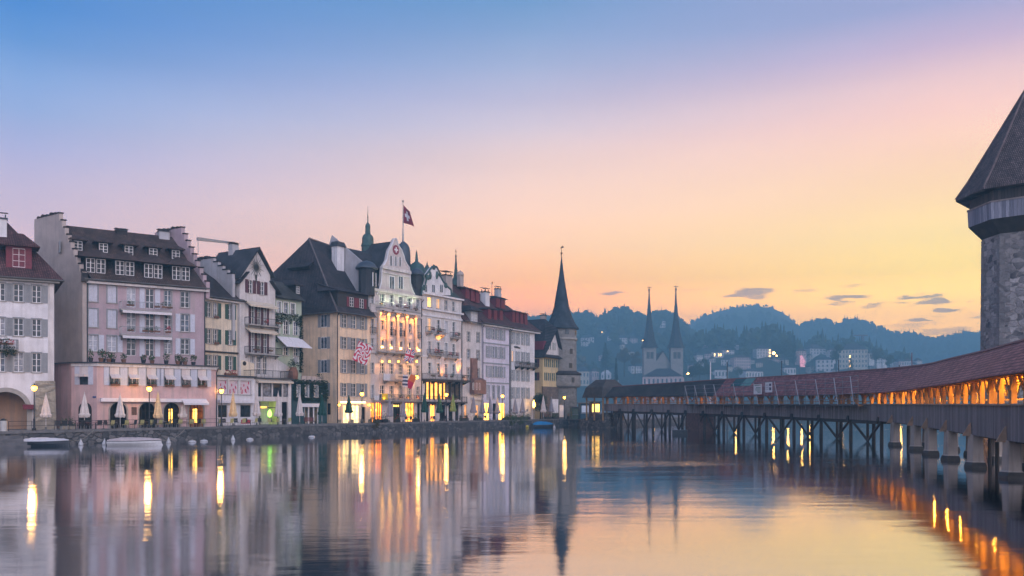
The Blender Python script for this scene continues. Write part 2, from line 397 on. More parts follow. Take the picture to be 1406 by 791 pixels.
# ------------------------------------------------------------------ the setting: river, land, hills
def water_material():
    m = bpy.data.materials.new('river_water'); m.use_nodes = True; t = m.node_tree; t.nodes.clear()
    o = objco(t)
    gl = t.nodes.new('ShaderNodeBsdfGlossy'); gl.distribution = 'BECKMANN'
    df = t.nodes.new('ShaderNodeBsdfDiffuse'); df.inputs[0].default_value = (.012,.018,.022,1)
    # calm glassy sheets with patches ruffled by the current
    big = noise(t, mapping(t, o, (.018, .045, 1), (0,0,R(25))), 1, 4, .55)
    pat = mapr(t, big, .50, .64, 0, 1)
    near = noise(t, mapping(t, o, (.10, .30, 1), (0,0,R(12))), 1, 5, .6)
    ro = mth(t, 'ADD', mapr(t, pat, 0, 1, .085, .14), mapr(t, near, .3, .7, -.015, .02))
    t.links.new(ro, gl.inputs['Roughness'])
    gl.inputs['Color'].default_value = (.95,.95,.97,1)
    w1 = noise(t, mapping(t, o, (.55, 1.9, 1)), 1, 3, .55)
    w2 = noise(t, mapping(t, o, (2.2, 6.5, 1)), 1, 3, .6)
    w3 = noise(t, mapping(t, o, (.12, .35, 1)), 1, 2, .5)
    h = mth(t, 'ADD', mth(t, 'ADD', mth(t, 'MULTIPLY', w1, mapr(t, pat, 0, 1, .22, 1.2)), mth(t, 'MULTIPLY', w2, mapr(t, pat, 0, 1, .03, .16))), mth(t, 'MULTIPLY', w3, .6))
    b = t.nodes.new('ShaderNodeBump'); b.inputs['Strength'].default_value = 1.0; b.inputs['Distance'].default_value = .019; t.links.new(h, b.inputs['Height'])
    t.links.new(b.outputs[0], gl.inputs['Normal'])
    lw = t.nodes.new('ShaderNodeLayerWeight'); lw.inputs[0].default_value = .5
    k = mapr(t, lw.outputs['Facing'], .42, .93, .12, .95)
    mx = t.nodes.new('ShaderNodeMixShader'); t.links.new(k, mx.inputs[0]); t.links.new(df.outputs[0], mx.inputs[1]); t.links.new(gl.outputs[0], mx.inputs[2])
    out = t.nodes.new('ShaderNodeOutputMaterial'); t.links.new(mx.outputs[0], out.inputs[0]); return m
HX0, HX1, HY0, HY1 = -1150, 2000, -90, 3150
mb = MB(); mb.poly([(HX0+6, HY0+6, -1.6), (HX1-6, HY0+6, -1.6), (HX1-6, HY1-6, -1.6), (HX0+6, HY1-6, -1.6)])
GROUND = plain('town_ground', (.05,.055,.05,1), .9, .3, .2)
tag(mb.build('ground', GROUND), kind='structure')
mb = MB(); mb.poly([(-250, -80, 0), (500, -80, 0), (500, 420, 0), (-250, 420, 0)])
tag(mb.build('water', water_material()), kind='structure')

QO = Vector((-36.5, 105, 0)); QD = Vector((.527, .85, 0)); QN = Vector((-.85, .527, 0))     # quay edge line, its direction, the way inland
def Q(s, off=0, z=0): 
    p = QO+QD*s+QN*off; return Vector((p.x, p.y, z))
def Fd(px, off=6.0):       # depth at which the sight line px meets the line lying off metres inland of the quay edge
    p = QO+QN*off; u = (px-CX)/F
    return p.y+QD.y*((u*p.y-p.x)/(QD.x-u*QD.y))
def onq(px, off=0, z=ZQ):
    d = Fd(px, off); return Vector((X(px, d), d, z))
edge = [Q(-85), Q(-40), Q(91.5), Vector((13.6,180.5,0)), Vector((14.2,173,0)), Vector((15.6,167.5,0)), Vector((20.6,168.6,0)), Vector((24,177,0)), Vector((62,262,0)), Vector((112,332,0)), Vector((300,350,0)), Vector((500,370,0))]
back = [Vector((1900,700,0)), Vector((1900,3100,0)), Vector((-1100,3100,0)), Vector((-1100,20,0))]
PAVE = plain('quay_paving', (.17,.165,.165,1), .8, .25, .8, 0, .3)
mb = MB(); mb.poly([(p.x, p.y, ZQ) for p in edge+back])
tag(mb.build('quay', PAVE), kind='structure')
QUAYSTONE = rubble('quay_wall_stone', (.075,.072,.075,1), (.19,.18,.175,1), (.06,.058,.06,1), 1.2, 1.5)
mb = MB()
for a, b in zip(edge, edge[1:]):
    d = (b-a).normalized(); n = Vector((-d.y, d.x, 0))
    mb.hull8([a+Vector((0,0,-1.5))-n*.12, b+Vector((0,0,-1.5))-n*.12, b+Vector((0,0,-1.5))+n*.8, a+Vector((0,0,-1.5))+n*.8],
             [a+Vector((0,0,ZQ-.2)), b+Vector((0,0,ZQ-.2)), b+Vector((0,0,ZQ-.2))+n*.8, a+Vector((0,0,ZQ-.2))+n*.8])
qw = tag(mb.build('quay_wall', QUAYSTONE), 'low rubble stone river wall along the foot of the quay', 'wall')
mb = MB()
for a, b in zip(edge, edge[1:]):
    d = (b-a).normalized(); n = Vector((-d.y, d.x, 0)); z0, z1 = Vector((0,0,ZQ-.2)), Vector((0,0,ZQ+.06))
    mb.hull8([a+z0-n*.1, b+z0-n*.1, b+z0+n*.45, a+z0+n*.45], [a+z1-n*.1, b+z1-n*.1, b+z1+n*.45, a+z1+n*.45])
mb.build('coping', plain('coping_stone', (.15,.145,.145,1), .75, .25, 1.5, 0, .3), qw)

# hills: each a real height field that climbs from its foot to a ridge at its own distance
def interp(tab, x):
    if x <= tab[0][0]: return tab[0][1]
    for (a, va), (b, vb) in zip(tab, tab[1:]):
        if x <= b: return va+(vb-va)*(x-a)/(b-a)
    return tab[-1][1]
def smooth(x): x = max(0, min(1, x)); return x*x*(3-2*x)
HILLS = {}
def hill(key, tab, D, Y0, m, px0, px1, drop=0, p=1.0):
    """tab: ridge line (px, py) seen at distance D; drop: metres the bare ground lies below it (trees make up the rest)"""
    def hz(px, Y):
        top = Zw(interp(tab, px), D)-drop
        k = smooth((Y-Y0)/(D-Y0)) if Y <= D else 1-smooth((Y-D)/(.5*(D-Y0)))
        fade = smooth(min((px-px0)/50, (px1-px)/50, 1))
        k = k**p
        return ZQ-.6+max(0, (top-ZQ))*k*fade
    mb = MB(); nx, ny = 70, 26; Ys = [Y0+(D-Y0)*i/18 for i in range(19)]+[D+.5*(D-Y0)*i/7 for i in range(1, 8)]
    for j, Y in enumerate(Ys):
        for i in range(nx+1):
            px = px0+(px1-px0)*i/nx; mb.v.append((X(px, Y), Y, hz(px, Y)))
    for j in range(len(Ys)-1):
        for i in range(nx):
            a = j*(nx+1)+i; mb.f.append((a, a+1, a+nx+2, a+nx+1)); mb.m.append(0)
    o = mb.build(key, m, smooth=True); tag(o, kind='structure'); HILLS[key] = hz; return hz
MEADOW = plain('meadow', (.055,.075,.04,1), .95, .35, .02, 0, 0); WOODFLOOR = plain('wood_floor', (.03,.045,.028,1), .95, .3, .05, 0, 0)
far_ridge = [(1060,449),(1095,449),(1105,447),(1120,443),(1131,441),(1150,448),(1160,442),(1176,441),(1190,445),(1205,450),(1218,456),(1236,460),(1246,459),(1262,462),(1270,466),(1281,467),(1300,464),(1320,460),(1341,459),(1400,452),(1500,462),(1600,470)]
dome = [(880,470),(918,458),(943,447),(960,438),(985,428),(1010,423),(1040,421),(1060,424),(1075,430),(1088,439),(1096,449),(1110,462),(1150,480)]
wooded = [(700,440),(760,436),(790,433),(800,430),(808,431),(815,436),(821,441),(830,432),(845,427),(858,424),(862,426),(868,433),(880,432),(886,440),(895,434),(905,430),(916,430),(930,437),(941,446),(955,462),(980,478),(1020,495)]
mid = [(900,500),(945,480),(960,466),(985,462),(1010,464),(1030,464),(1058,458),(1080,466),(1092,478),(1110,482),(1125,470),(1150,478),(1170,474),(1195,484),(1225,492),(1260,502),(1300,508),(1360,515)]
hz_far = hill('far_hill', far_ridge, 2310, 1230, WOODFLOOR, 1010, 1680, 15, .8)
hz_dome = hill('dome_hill', dome, 2640, 1360, MEADOW, 840, 1200, 7, .7)
hz_wood = hill('wooded_hill', wooded, 1580, 700, WOODFLOOR, 640, 1060, 20, .9)
hz_mid = hill('town_slope', mid, 1140, 640, WOODFLOOR, 850, 1420, 13, .9)

LEAFA = leafm('far_foliage', (.022,.040,.020,1), (.050,.070,.030,1)); LEAFB = leafm('autumn_foliage', (.10,.065,.025,1), (.06,.06,.025,1))
CONIF = leafm('conifer', (.012,.026,.016,1), (.025,.045,.022,1)); BARK = plain('bark', (.045,.035,.028,1), .9, .3)
def tree_lumps(mb, x, y, z, h, rnd, m=0):
    n = rnd.randint(6, 9)
    for k in range(n):
        f = (k+.5)/n; r = h*.24*(1-.45*f)*rnd.uniform(.7, 1.15); a = rnd.uniform(0, 6.3); q = h*.22*(1-f*.75)
        mb.blob((x+math.cos(a)*q, y+math.sin(a)*q, z+h*(.25+.6*f)), (r, r, r*rnd.uniform(.75, 1.05)), m, 7, 4, .28, rnd)
def conifer_cone(mb, x, y, z, h, rnd, m=0):
    k = 6
    for i in range(k):
        f = i/k; r = h*.20*(1-f)+.2
        mb.lathe([(r*rnd.uniform(.85,1.1), h*(.08+.9*f)), (r*.45, h*(.08+.9*f)+h*.11), (.02, h*(.08+.9*f)+h*.2)], 7, (x, y, z), m, rnd.uniform(0, 6))
def forest(name, hz, px0, px1, Y0, Y1, count, h0, h1, seed, cond=None, con=.25, mat=LEAFA):
    rnd = random.Random(seed); mb = MB(); k = 0
    while k < count:
        px = rnd.uniform(px0, px1); Y = Y0+(Y1-Y0)*math.sqrt(rnd.random())
        k += 1
        if cond and not cond(px, Y, rnd): continue
        z = hz(px, Y)-.9
        if z < ZQ-.5: continue
        h = rnd.uniform(h0, h1)
        if rnd.random() < con: conifer_cone(mb, X(px, Y), Y, z, h*1.2, rnd, 1)
        else: tree_lumps(mb, X(px, Y), Y, z, h, rnd, 2 if rnd.random() < .05 else 0)
    o = mb.build(name, [mat, CONIF, LEAFB]); tag(o, kind='stuff'); return o
# the dawn haze lying over the lake basin
mz = bpy.data.materials.new('haze'); mz.use_nodes = True; tz = mz.node_tree; tz.nodes.clear()
pv = tz.nodes.new('ShaderNodeVolumePrincipled'); pv.inputs['Color'].default_value = (.30,.72,1.0,1); pv.inputs['Density'].default_value = HAZE_D = .0008; pv.inputs['Anisotropy'].default_value = .0
oz = tz.nodes.new('ShaderNodeOutputMaterial'); tz.links.new(pv.outputs[0], oz.inputs['Volume'])
mb = MB(); mb.box(HX0, HX1, HY0, HY1, -2.6, 335)
tag(mb.build('haze', mz), kind='stuff')

# ------------------------------------------------------------------ houses
WCACHE = {}; WR = random.Random(21); HALF = plain('lace_curtain', (.16,.165,.19,1), .3, .8, 2.2, 0, 0, .5)
class House:
    """a building in its own frame: x along the street front, y into the building, z up from the quay"""
    def __init__(s, name, label, px0, d0, px1, d1, cat='house', z=ZQ, group=None):
        s.p0 = Vector((X(px0, d0), d0)); s.p1 = Vector((X(px1, d1), d1)); d = s.p1-s.p0
        s.W = d.length; s.d = d/s.W; s.n = Vector((-s.d.y, s.d.x)); s.base = z
        s.root = thing(name, label, cat, (s.p0.x, s.p0.y, z), math.atan2(d.y, d.x), group)
        s.holes = []; s.ov = .8; s.ze = 10; s.k = 1.0; s.sh = 0
    def u(s, px, v=0):                      # where sight line px meets the vertical plane v behind the front
        p = s.p0+s.n*v; q = (px-CX)/F; return (q*p.y-p.x)/(s.d.x-q*s.d.y)
    def Y(s, u, v=0): return s.p0.y+s.n.y*v+s.d.y*u
    def z(s, py, u, v=0): return Zw(py, s.Y(u, v))-s.base
    def pz(s, px, py, v=0):
        u = s.u(px, v); return u, s.z(py, u, v)
    def on_roof(s, px, py):                 # where the sight line meets the front roof slope
        a, b = -2.0, 14.0
        f = lambda v: s.z(py, s.u(px, v), v)-(s.ze+s.k*(v+s.ov))
        for _ in range(40):
            m = (a+b)/2
            if f(m) > 0: a = m
            else: b = m
        u = s.u(px, a); return u, a, s.ze+s.k*(a+s.ov)
    def add(s, name, mb, mat, parent=None, loc=(0,0,0), rz=0, smooth=False):
        if name in ('coping', 'skirt_roof', 'shop_frame', 'parapet_panel', 'awning', 'plinth', 'wall_lamp', 'table_lamp', 'indoor_light'):
            return [q.build(name, mat, parent or s.root, loc, rz, smooth) for q in mb.pieces()][0]
        return mb.build(name, mat, parent or s.root, loc, rz, smooth)
    # ---- openings
    def window(s, u, z0, w, h, rows=3, cols=2, frame=WHITE, pane=GLASS, shut=None, sw=.5, sides='LR', surround=None, sill=True, hole=True, v=0, box=None, arch=False, closed=None, parent=None, sp=.12):
        """one window: frame > pane, shutters, sill, surround, flower box; u is its centre"""
        w = round(w/.05)*.05; h = round(h/.05)*.05
        if pane in (GLASS, GLASSB): pane = WR.choice((pane, GLASS, GLASS, GLASS, GLASSB, GLASS, HALF))
        if hole: s.holes.append((u-w/2, u+w/2, z0, z0+h, arch)); vf = v+.16
        else: vf = v-.02
        key = ('f', w, h, rows, cols, frame.name, arch)
        if key not in WCACHE:
            mb = MB(); t = .05; x0, x1 = -w/2, w/2; zt = h
            mb.box(x0, x0+t, 0, .07, 0, zt); mb.box(x1-t, x1, 0, .07, 0, zt); mb.box(x0+t, x1-t, 0, .07, 0, t)
            if not arch: mb.box(x0+t, x1-t, 0, .07, zt-t, zt)
            for c in range(1, cols): 
                xc = x0+w*c/cols; q = .042 if c*2 == cols else .022; mb.box(xc-q, xc+q, -.012, .06, t, zt-t)
            for r in range(1, rows): 
                zc = h*r/rows
                for c in range(cols): mb.box(x0+w*c/cols+.06, x0+w*(c+1)/cols-.06, .004, .055, zc-.022, zc+.022)
            WCACHE[key] = mb.mesh('window', frame)
        f = link('window', WCACHE[key], parent or s.root, (u, vf, z0))
        key = ('p', w, h, pane.name)
        if key not in WCACHE:
            mb = MB(); mb.box(-w/2+.03, w/2-.03, .035, .05, .03, h-.03); WCACHE[key] = mb.mesh('pane', pane)
        link('pane', WCACHE[key], f)
        yo = v-vf
        if closed:
            key = ('c', w, h, closed.name)
            if key not in WCACHE:
                mb = MB()
                for a, b in ((-w/2+.03, -.02), (.02, w/2-.03)):
                    mb.box(a, b, 0, .04, .03, h-.03)
                    for q in range(int(h/.11)): mb.box(a+.06, b-.06, -.014, 0, .09+q*.11, .14+q*.11)
                WCACHE[key] = mb.mesh('shutter', closed)
            link('shutter', WCACHE[key], f, (0, yo+.06, 0))
        if shut:
            key = ('s', sw, h, shut.name)
            if key not in WCACHE:
                mb = MB(); mb.box(0, sw, -.045, -.004, -.03, h+.03); 
                for a in (0, sw-.06): mb.box(a, a+.06, -.06, -.045, -.03, h+.03)
                for b in (-.03, h/2-.04, h-.06): mb.box(.06, sw-.06, -.06, -.045, b, b+.08)
                for q in range(int(h/.16)): mb.box(.07, sw-.07, -.053, -.045, .08+q*.16, .14+q*.16)
                WCACHE[key] = mb.mesh('shutter', shut)
            g = sp
            if 'L' in sides: link('shutter', WCACHE[key], f, (-w/2-g-sw, yo, 0))
            if 'R' in sides: link('shutter', WCACHE[key], f, (w/2+g, yo, 0))
        if surround:
            key = ('r', w, h, surround.name)
            if key not in WCACHE:
                mb = MB(); b = .12
                mb.box(-w/2-b, -w/2, -.04, .05, -.02, h+b); mb.box(w/2, w/2+b, -.04, .05, -.02, h+b); mb.box(-w/2, w/2, -.04, .05, h, h+b)
                WCACHE[key] = mb.mesh('surround', surround)
            link('surround', WCACHE[key], f, (0, yo, 0))
        if sill:
            key = ('l', w)
            if key not in WCACHE:
                mb = MB(); mb.box(-w/2-.14, w/2+.14, -.12, .12, -.11, -.021); WCACHE[key] = mb.mesh('sill', STONE)
            link('sill', WCACHE[key], f, (0, yo, 0))
        if box:
            key = ('b', w, box)
            if key not in WCACHE:
                rnd = random.Random(int(w*100)); mb = MB(); mb.box(-w/2, w/2, -.38, -.16, -.08, .12)
                for k in range(int(70*w)): mb.leaf(Vector((rnd.uniform(-w/2, w/2), rnd.uniform(-.45, -.1), rnd.uniform(.02, .42))), rnd.uniform(.05, .10), 2 if rnd.random() < (.35 if box == 'red' else .12) else 1, rnd)
                WCACHE[key] = mb.mesh('flower_box', [POTM, LEAFM, FLOWER])
            link('flower_box', WCACHE[key], f, (0, yo, 0))
        return f
    def grid(s, spans, lines, **k):
        """cols: (px left, px right) at street front; rows: (py top, py bottom, px of reference)"""
        out = []
        for ry in lines:
            uu = s.u(ry[2], k.get('v', 0)); z1, z0 = s.z(ry[0], uu, k.get('v', 0)), s.z(ry[1], uu, k.get('v', 0))
            for c in spans:
                a, b = s.u(c[0], k.get('v', 0)), s.u(c[1], k.get('v', 0)); out.append(s.window((a+b)/2, z0, b-a, z1-z0, **k))
        return out
    # ---- walls
    def face(s, mb, u0, u1, zt, holes, v=0, z0=-.3, m=0, rev=.2):
        """front wall with real openings and their reveals"""
        us = sorted(set([u0, u1]+[q for h in holes for q in h[:2] if u0 < q < u1])); zs = sorted(set([z0, zt]+[q for h in holes for q in h[2:4] if z0 < q < zt]))
        for a, b in zip(us, us[1:]):
            if b-a < 1e-4: continue
            for c, d in zip(zs, zs[1:]):
                if d-c < 1e-4: continue
                x, y = (a+b)/2, (c+d)/2
                if any(h[0] < x < h[1] and h[2] < y < h[3] for h in holes): continue
                mb.poly([(a, v, c), (b, v, c), (b, v, d), (a, v, d)], m)
        for h in holes:
            a, b, c, d = h[:4]
            if len(h) > 4 and h[4]:      # arched head: fill the corners above the arch
                r = (b-a)/2; zc = d-r; n = 10; pts = [(a+r-r*math.cos(math.pi*i/n), zc+r*math.sin(math.pi*i/n)) for i in range(n+1)]
                for (x0, q0), (x1, q1) in zip(pts, pts[1:]):
                    mb.poly([(x0, v, q0), (x1, v, q1), (x1, v, d), (x0, v, d)], m); mb.poly([(x0, v, q0), (x0, v+rev, q0), (x1, v+rev, q1), (x1, v, q1)], m)
                mb.poly([(a, v, c), (a, v, zc), (a, v+rev, zc), (a, v+rev, c)], m); mb.poly([(b, v, c), (b, v+rev, c), (b, v+rev, zc), (b, v, zc)], m)
                mb.poly([(a, v, c), (a, v+rev, c), (b, v+rev, c), (b, v, c)], m); continue
            mb.poly([(a, v, c), (a, v, d), (a, v+rev, d), (a, v+rev, c)], m); mb.poly([(b, v, c), (b, v+rev, c), (b, v+rev, d), (b, v, d)], m)
            mb.poly([(a, v, d), (b, v, d), (b, v+rev, d), (a, v+rev, d)], m); mb.poly([(a, v, c), (a, v+rev, c), (b, v+rev, c), (b, v, c)], m)
    def body(s, mat, zt, D, v=0, u0=0, u1=None, name='wall', extra=None, sh=0, back=True, parent=None):
        """outer walls of a block D deep, with s.holes cut in the street front; sh slants the side walls"""
        if u1 is None: u1 = s.W
        mb = MB(); s.face(mb, u0, u1, zt, s.holes, v); q = -sh*D; z0 = -.3
        mb.poly([(u1, v, z0), (u1+q, v+D, z0), (u1+q, v+D, zt), (u1, v, zt)]); mb.poly([(u0+q, v+D, z0), (u0, v, z0), (u0, v, zt), (u0+q, v+D, zt)])
        mb.poly([(u1+q, v+D, z0), (u0+q, v+D, z0), (u0+q, v+D, zt), (u1+q, v+D, zt)])
        # a floor and a back lining keep the rooms dark and close the block
        mb.poly([(u0, v+.3, zt), (u1, v+.3, zt), (u1+q, v+D, zt), (u0+q, v+D, zt)])
        if extra: extra(mb)
        s.holes = []; return s.add(name, mb, mat, parent)
    def hipdormer(s, px, py, w, h, pal, mat, roofm, frame=WHITE, pane=GLASSB, n=1, rise=.5, ovr=.25, rows=3, depth=None, red=None):
        """dormer whose sill centre is seen at px,py on the front slope"""
        u, v, z = s.on_roof(px, py); mb = MB(); D = depth or h/s.k+.25
        mb.box(-w/2, w/2, 0, D, -.25, h)
        d = s.add('dormer', mb, mat, None, (u, v, z)); a = w/2+ovr; L_ = D+rise/s.k
        r = MB(); e0, e1 = h+.03, h+rise
        r.poly([(-a, -ovr, e0), (a, -ovr, e0), (w*.18, min(.7, D*.4), e1), (-w*.18, min(.7, D*.4), e1)]); r.poly([(-a, -ovr, e0), (-w*.18, min(.7, D*.4), e1), (-w*.18, L_, e1), (-a, D+.05, e0)])
        r.poly([(a, -ovr, e0), (a, D+.05, e0), (w*.18, L_, e1), (w*.18, min(.7, D*.4), e1)]); r.poly([(-w*.18, min(.7, D*.4), e1), (w*.18, min(.7, D*.4), e1), (w*.18, L_, e1), (-w*.18, L_, e1)])
        r.poly([(-a, -ovr, e0-.06), (-a, D, e0-.06), (a, D, e0-.06), (a, -ovr, e0-.06)]); 
        for q in ((-a, a),): r.box(-a, a, -ovr, -ovr+.05, e0-.08, e0+.01)
        r.build('dormer_roof', roofm, d)
        ww = (w-.12-(n-1)*.1)/n
        for i in range(n):
            s.window(-w/2+.06+ww/2+i*(ww+.1), .08, ww-.06, h-.2, rows=rows, cols=2, frame=frame, pane=pane, sill=False, hole=False, parent=d)
        return d
    def chimney(s, px, py0, py1, w, mat, v, capm=None, kind=0):
        u = s.u(px, v); z0, z1 = s.z(py1, u, v), s.z(py0, u, v); mb = MB(); h = z1-z0; mb.box(-w/2, w/2, -w*.4, w*.4, -1.2, h*.72)
        c = s.add('chimney', mb, mat, None, (u, v, z0)); k = MB()
        k.box(-w/2-.08, w/2+.08, -w*.4-.08, w*.4+.08, h*.72, h*.78)
        for a in (-.38, .38):
            for b in (-.3, .3): k.box(a*w-.05, a*w+.05, b*w-.05, b*w+.05, h*.78, h*.9)
        k.slab([(-w/2-.12, -w*.45, h*.96), (w/2+.12, -w*.45, h*.96), (w/2+.12, w*.45, h), (-w/2-.12, w*.45, h)], .07)
        k.build('chimney_cap', capm or STEEL, c); return c
    def gutter(s, u0, u1, v, z, r=.09):
        mb = MB(); mb.cyl((u0, v, z), (u1, v, z), r, r, 8); return s.add('gutter', mb, COPPER)
    def pipe(s, u, v, z0, z1):
        mb = MB(); mb.tube([(u, v-.12, z0), (u, v-.12, z1-.5), (u, v-.55, z1)], .07); return s.add('downpipe', mb, STEEL)
    def railing(s, name, pts, h=.95, mat=None, gap=.14, parent=None, solid=False):
        mb = MB()
        for a, b in zip(pts, pts[1:]):
            a, b = Vector(a), Vector(b); n = max(1, int((b-a).length/gap)); up = Vector((0,0,h))
            mb.cyl(a+up, b+up, .035, .035, 6); mb.cyl(a+Vector((0,0,.1)), b+Vector((0,0,.1)), .02, .02, 4)
            for i in range(n+1):
                p = a+(b-a)*i/n; mb.cyl(p, p+up, .012 if i % 8 else .03, None, 4)
        return s.add(name, mb, mat or STEEL, parent)
    def balcony(s, u0, u1, z, dep=1.1, v=0, th=.16, mat=None, plants=0, seed=1, gap=.14, rail=None, awn=None):
        mb = MB(); mb.box(u0, u1, v-dep, v-.004, z-th, z)
        for q in range(int((u1-u0)/2.2)+1):
            x = u0+.25+q*(u1-u0-.5)/max(1, int((u1-u0)/2.2)); mb.extrude([(x-.07, v-.004, z-th), (x-.07, v-dep*.75, z-th), (x-.07, v-.004, z-th-.5)], (.14, 0, 0))
        b = s.add('balcony', mb, mat or STONE)
        s.railing('railing', [(u0+.05, v-.02, z), (u0+.05, v-dep+.05, z), (u1-.05, v-dep+.05, z), (u1-.05, v-.02, z)], .95, rail, gap, b)
        if plants:
            rnd = random.Random(seed); m2 = MB()
            for k in range(plants):
                x = rnd.uniform(u0+.2, u1-.2); y = v-dep+.1; m2.leaves((x, y-.05, z+rnd.uniform(.5, .95)), (.4, .25, .32), 42, .085, 2 if rnd.random() < .25 else 1, rnd, .2); m2.box(x-.3, x+.3, y-.1, y+.12, z+.42, z+.62, 0)
            m2.build('balcony_plants', [POTM, LEAFM, FLOWER], b)
        if awn:
            m3 = MB(); m3.hull8([(u0+.1, v-dep-.25, z-th-.30), (u1-.1, v-dep-.25, z-th-.30), (u1-.1, v-dep-.15, z-th-.05), (u0+.1, v-dep-.15, z-th-.05)], [(u0+.1, v-dep-.3, z-th-.02), (u1-.1, v-dep-.3, z-th-.02), (u1-.1, v-dep-.1, z-th+.02), (u0+.1, v-dep-.1, z-th+.02)])
            m3.build('awning', awn, b)
        return b
STONE = plain('dressed_stone', (.30,.28,.26,1), .8, .2, 1.5, 0, .25)
POTM = plain('clay_pot', (.16,.075,.045,1), .8, .2); LEAFM = leafm('potted_leaves', (.025,.055,.02,1), (.07,.10,.03,1)); FLOWER = plain('red_blossom', (.42,.03,.05,1), .7, .3)
COPPER = plain('old_copper_gutter', (.10,.095,.09,1), .5, .25, 2, .3)
BROWN_TILE = tiles('brown_tile', (.062,.040,.036,1), (.125,.080,.068,1), (.06,.055,.045,1), .45)
RED_TILE = tiles('red_brown_tile', (.08,.036,.038,1), (.14,.068,.066,1), (.055,.04,.04,1), .4)
DARK_TILE = tiles('dark_tile', (.040,.032,.035,1), (.075,.060,.062,1), (.04,.038,.036,1), .4)
OXRED = plain('oxblood_board', (.145,.022,.035,1), .6, .2); DARKWOOD = plain('dark_wood', (.030,.026,.026,1), .6, .25)
AWN = stripes('awning_cloth', (.62,.55,.52,1), (.56,.48,.46,1), .9); AWNW = plain('white_awning', (.66,.63,.66,1), .7, .08); AWNC = plain('cream_awning', (.58,.50,.40,1), .7, .1)
SKIN_P = plaster('pink_render', (.42,.315,.345,1)); W_WHITE = plaster('white_render', (.68,.66,.68,1), amt=.4); W_CREAM = plaster('cream_render', (.70,.60,.46,1)); W_PEACH = plaster('peach_render', (.80,.60,.42,1))
W_TAN = plaster('tan_render', (.43,.36,.33,1)); W_GREY = plaster('grey_render', (.42,.41,.43,1)); W_LAV = plaster('lavender_render', (.64,.60,.70,1), amt=.45); W_YEL = plaster('yellow_render', (.56,.44,.24,1)); W_OFF = plaster('offwhite_render', (.62,.58,.57,1))
W_GREEN = plaster('pale_green_render', (.38,.44,.34,1), amt=.4); W_HOTEL = plaster('hotel_stone', (.56,.50,.48,1), amt=.5)
SAND = rubble('sandstone_block', (.30,.26,.20,1), (.38,.33,.26,1), (.25,.22,.18,1), .35, 2.2)

def arch_ring(mb, u, z0, r, v, th=.3, dep=.12, n=14):
    for i in range(n):
        a0, a1 = math.pi*i/n, math.pi*(i+1)/n
        p = lambda r_, a: (u-r_*math.cos(a), z0+r_*math.sin(a))
        (x0, q0), (x1, q1), (x2, q2), (x3, q3) = p(r, a0), p(r, a1), p(r+th, a1), p(r+th, a0)
        mb.extrude([(x0, v-dep, q0), (x1, v-dep, q1), (x2, v-dep, q2), (x3, v-dep, q3)], (0, dep+.1, 0))
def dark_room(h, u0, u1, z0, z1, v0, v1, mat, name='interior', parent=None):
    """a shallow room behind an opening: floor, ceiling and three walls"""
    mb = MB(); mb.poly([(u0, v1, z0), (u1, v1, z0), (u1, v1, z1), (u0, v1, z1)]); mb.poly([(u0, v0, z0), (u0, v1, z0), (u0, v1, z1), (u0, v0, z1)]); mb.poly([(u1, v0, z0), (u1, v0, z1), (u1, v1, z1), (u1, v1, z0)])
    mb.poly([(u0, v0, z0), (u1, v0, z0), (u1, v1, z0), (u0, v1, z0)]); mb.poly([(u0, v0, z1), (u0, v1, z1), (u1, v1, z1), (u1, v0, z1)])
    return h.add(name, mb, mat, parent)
INT_DARK = plain('dark_interior', (.03,.026,.026,1), .9, .3); INT_PEACH = plaster('glow_tinted_plaster', (.55,.36,.25,1)); INT_WARM = glow('lamplit_interior', (1,.40,.06,1), 3.2, .75, 1.1); INT_YEL = glow('bright_interior', (1,.56,.10,1), 4.5, .6, .9); INT_GRN = glow('green_lit_interior', (.50,.56,.16,1), .40, .7, .9)  # peach arcade plaster carries a warm passage glow in its colour

# ================= 1 white house at the left edge
h = House('corner_house', 'white plastered house with grey shutters and a stone arch, cut by the left edge', -85, 89, 74, 94.5)
uE = h.u(74); ze = h.z(386, uE); h.ze = ze; h.ov = .9
h.grid([(44,56.5), (19,32), (-6,7), (-31,-18), (-57,-44)], [(392,415.5,50), (438.5,462,50), (484.7,511,50)], rows=3, cols=2, shut=SHUT_GREY, sw=.5, surround=SHUT_GREY, sp=.13)
ua, ub = h.u(-21), h.u(37); zt = h.z(538, h.u(8)); h.holes.append((ua, ub, -.25, zt, True))
ua2, ub2 = h.u(-95), h.u(-37); h.holes.append((ua2, ub2, -.25, zt, True))
h.body(W_WHITE, ze, 12)
mb = MB(); 
for a, b in ((ua, ub), (ua2, ub2)):
    r = (b-a)/2; arch_ring(mb, (a+b)/2, zt-r, r, 0, .45, .1); mb.box(a-.45, a, -.1, .1, -.3, zt-r); mb.box(b, b+.45, -.1, .1, -.3, zt-r)
h.add('arch_surround', mb, STONE)
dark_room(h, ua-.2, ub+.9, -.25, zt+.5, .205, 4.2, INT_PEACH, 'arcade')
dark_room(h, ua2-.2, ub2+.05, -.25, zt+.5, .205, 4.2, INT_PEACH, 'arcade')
u0, u1 = h.u(48), h.u(77); zb = h.z(523, u0); mb = MB(); mb.hull8([(u0, -.75, -.3), (u1, -.75, -.3), (u1, .05, -.3), (u0, .05, -.3)], [(u0+.05, -.42, zb), (u1-.12, -.42, zb), (u1-.12, .05, zb), (u0+.05, .05, zb)])
h.add('buttress', mb, SAND)
mb = MB(); mb.box(h.u(66), uE+.02, -.06, .1, zb+.05, ze-.3); h.add('corner_pilaster', mb, W_OFF)
mb = MB(); mb.box(-1, uE+.5, -.75, .02, ze-.28, ze-.04); h.add('cornice', mb, STONE)
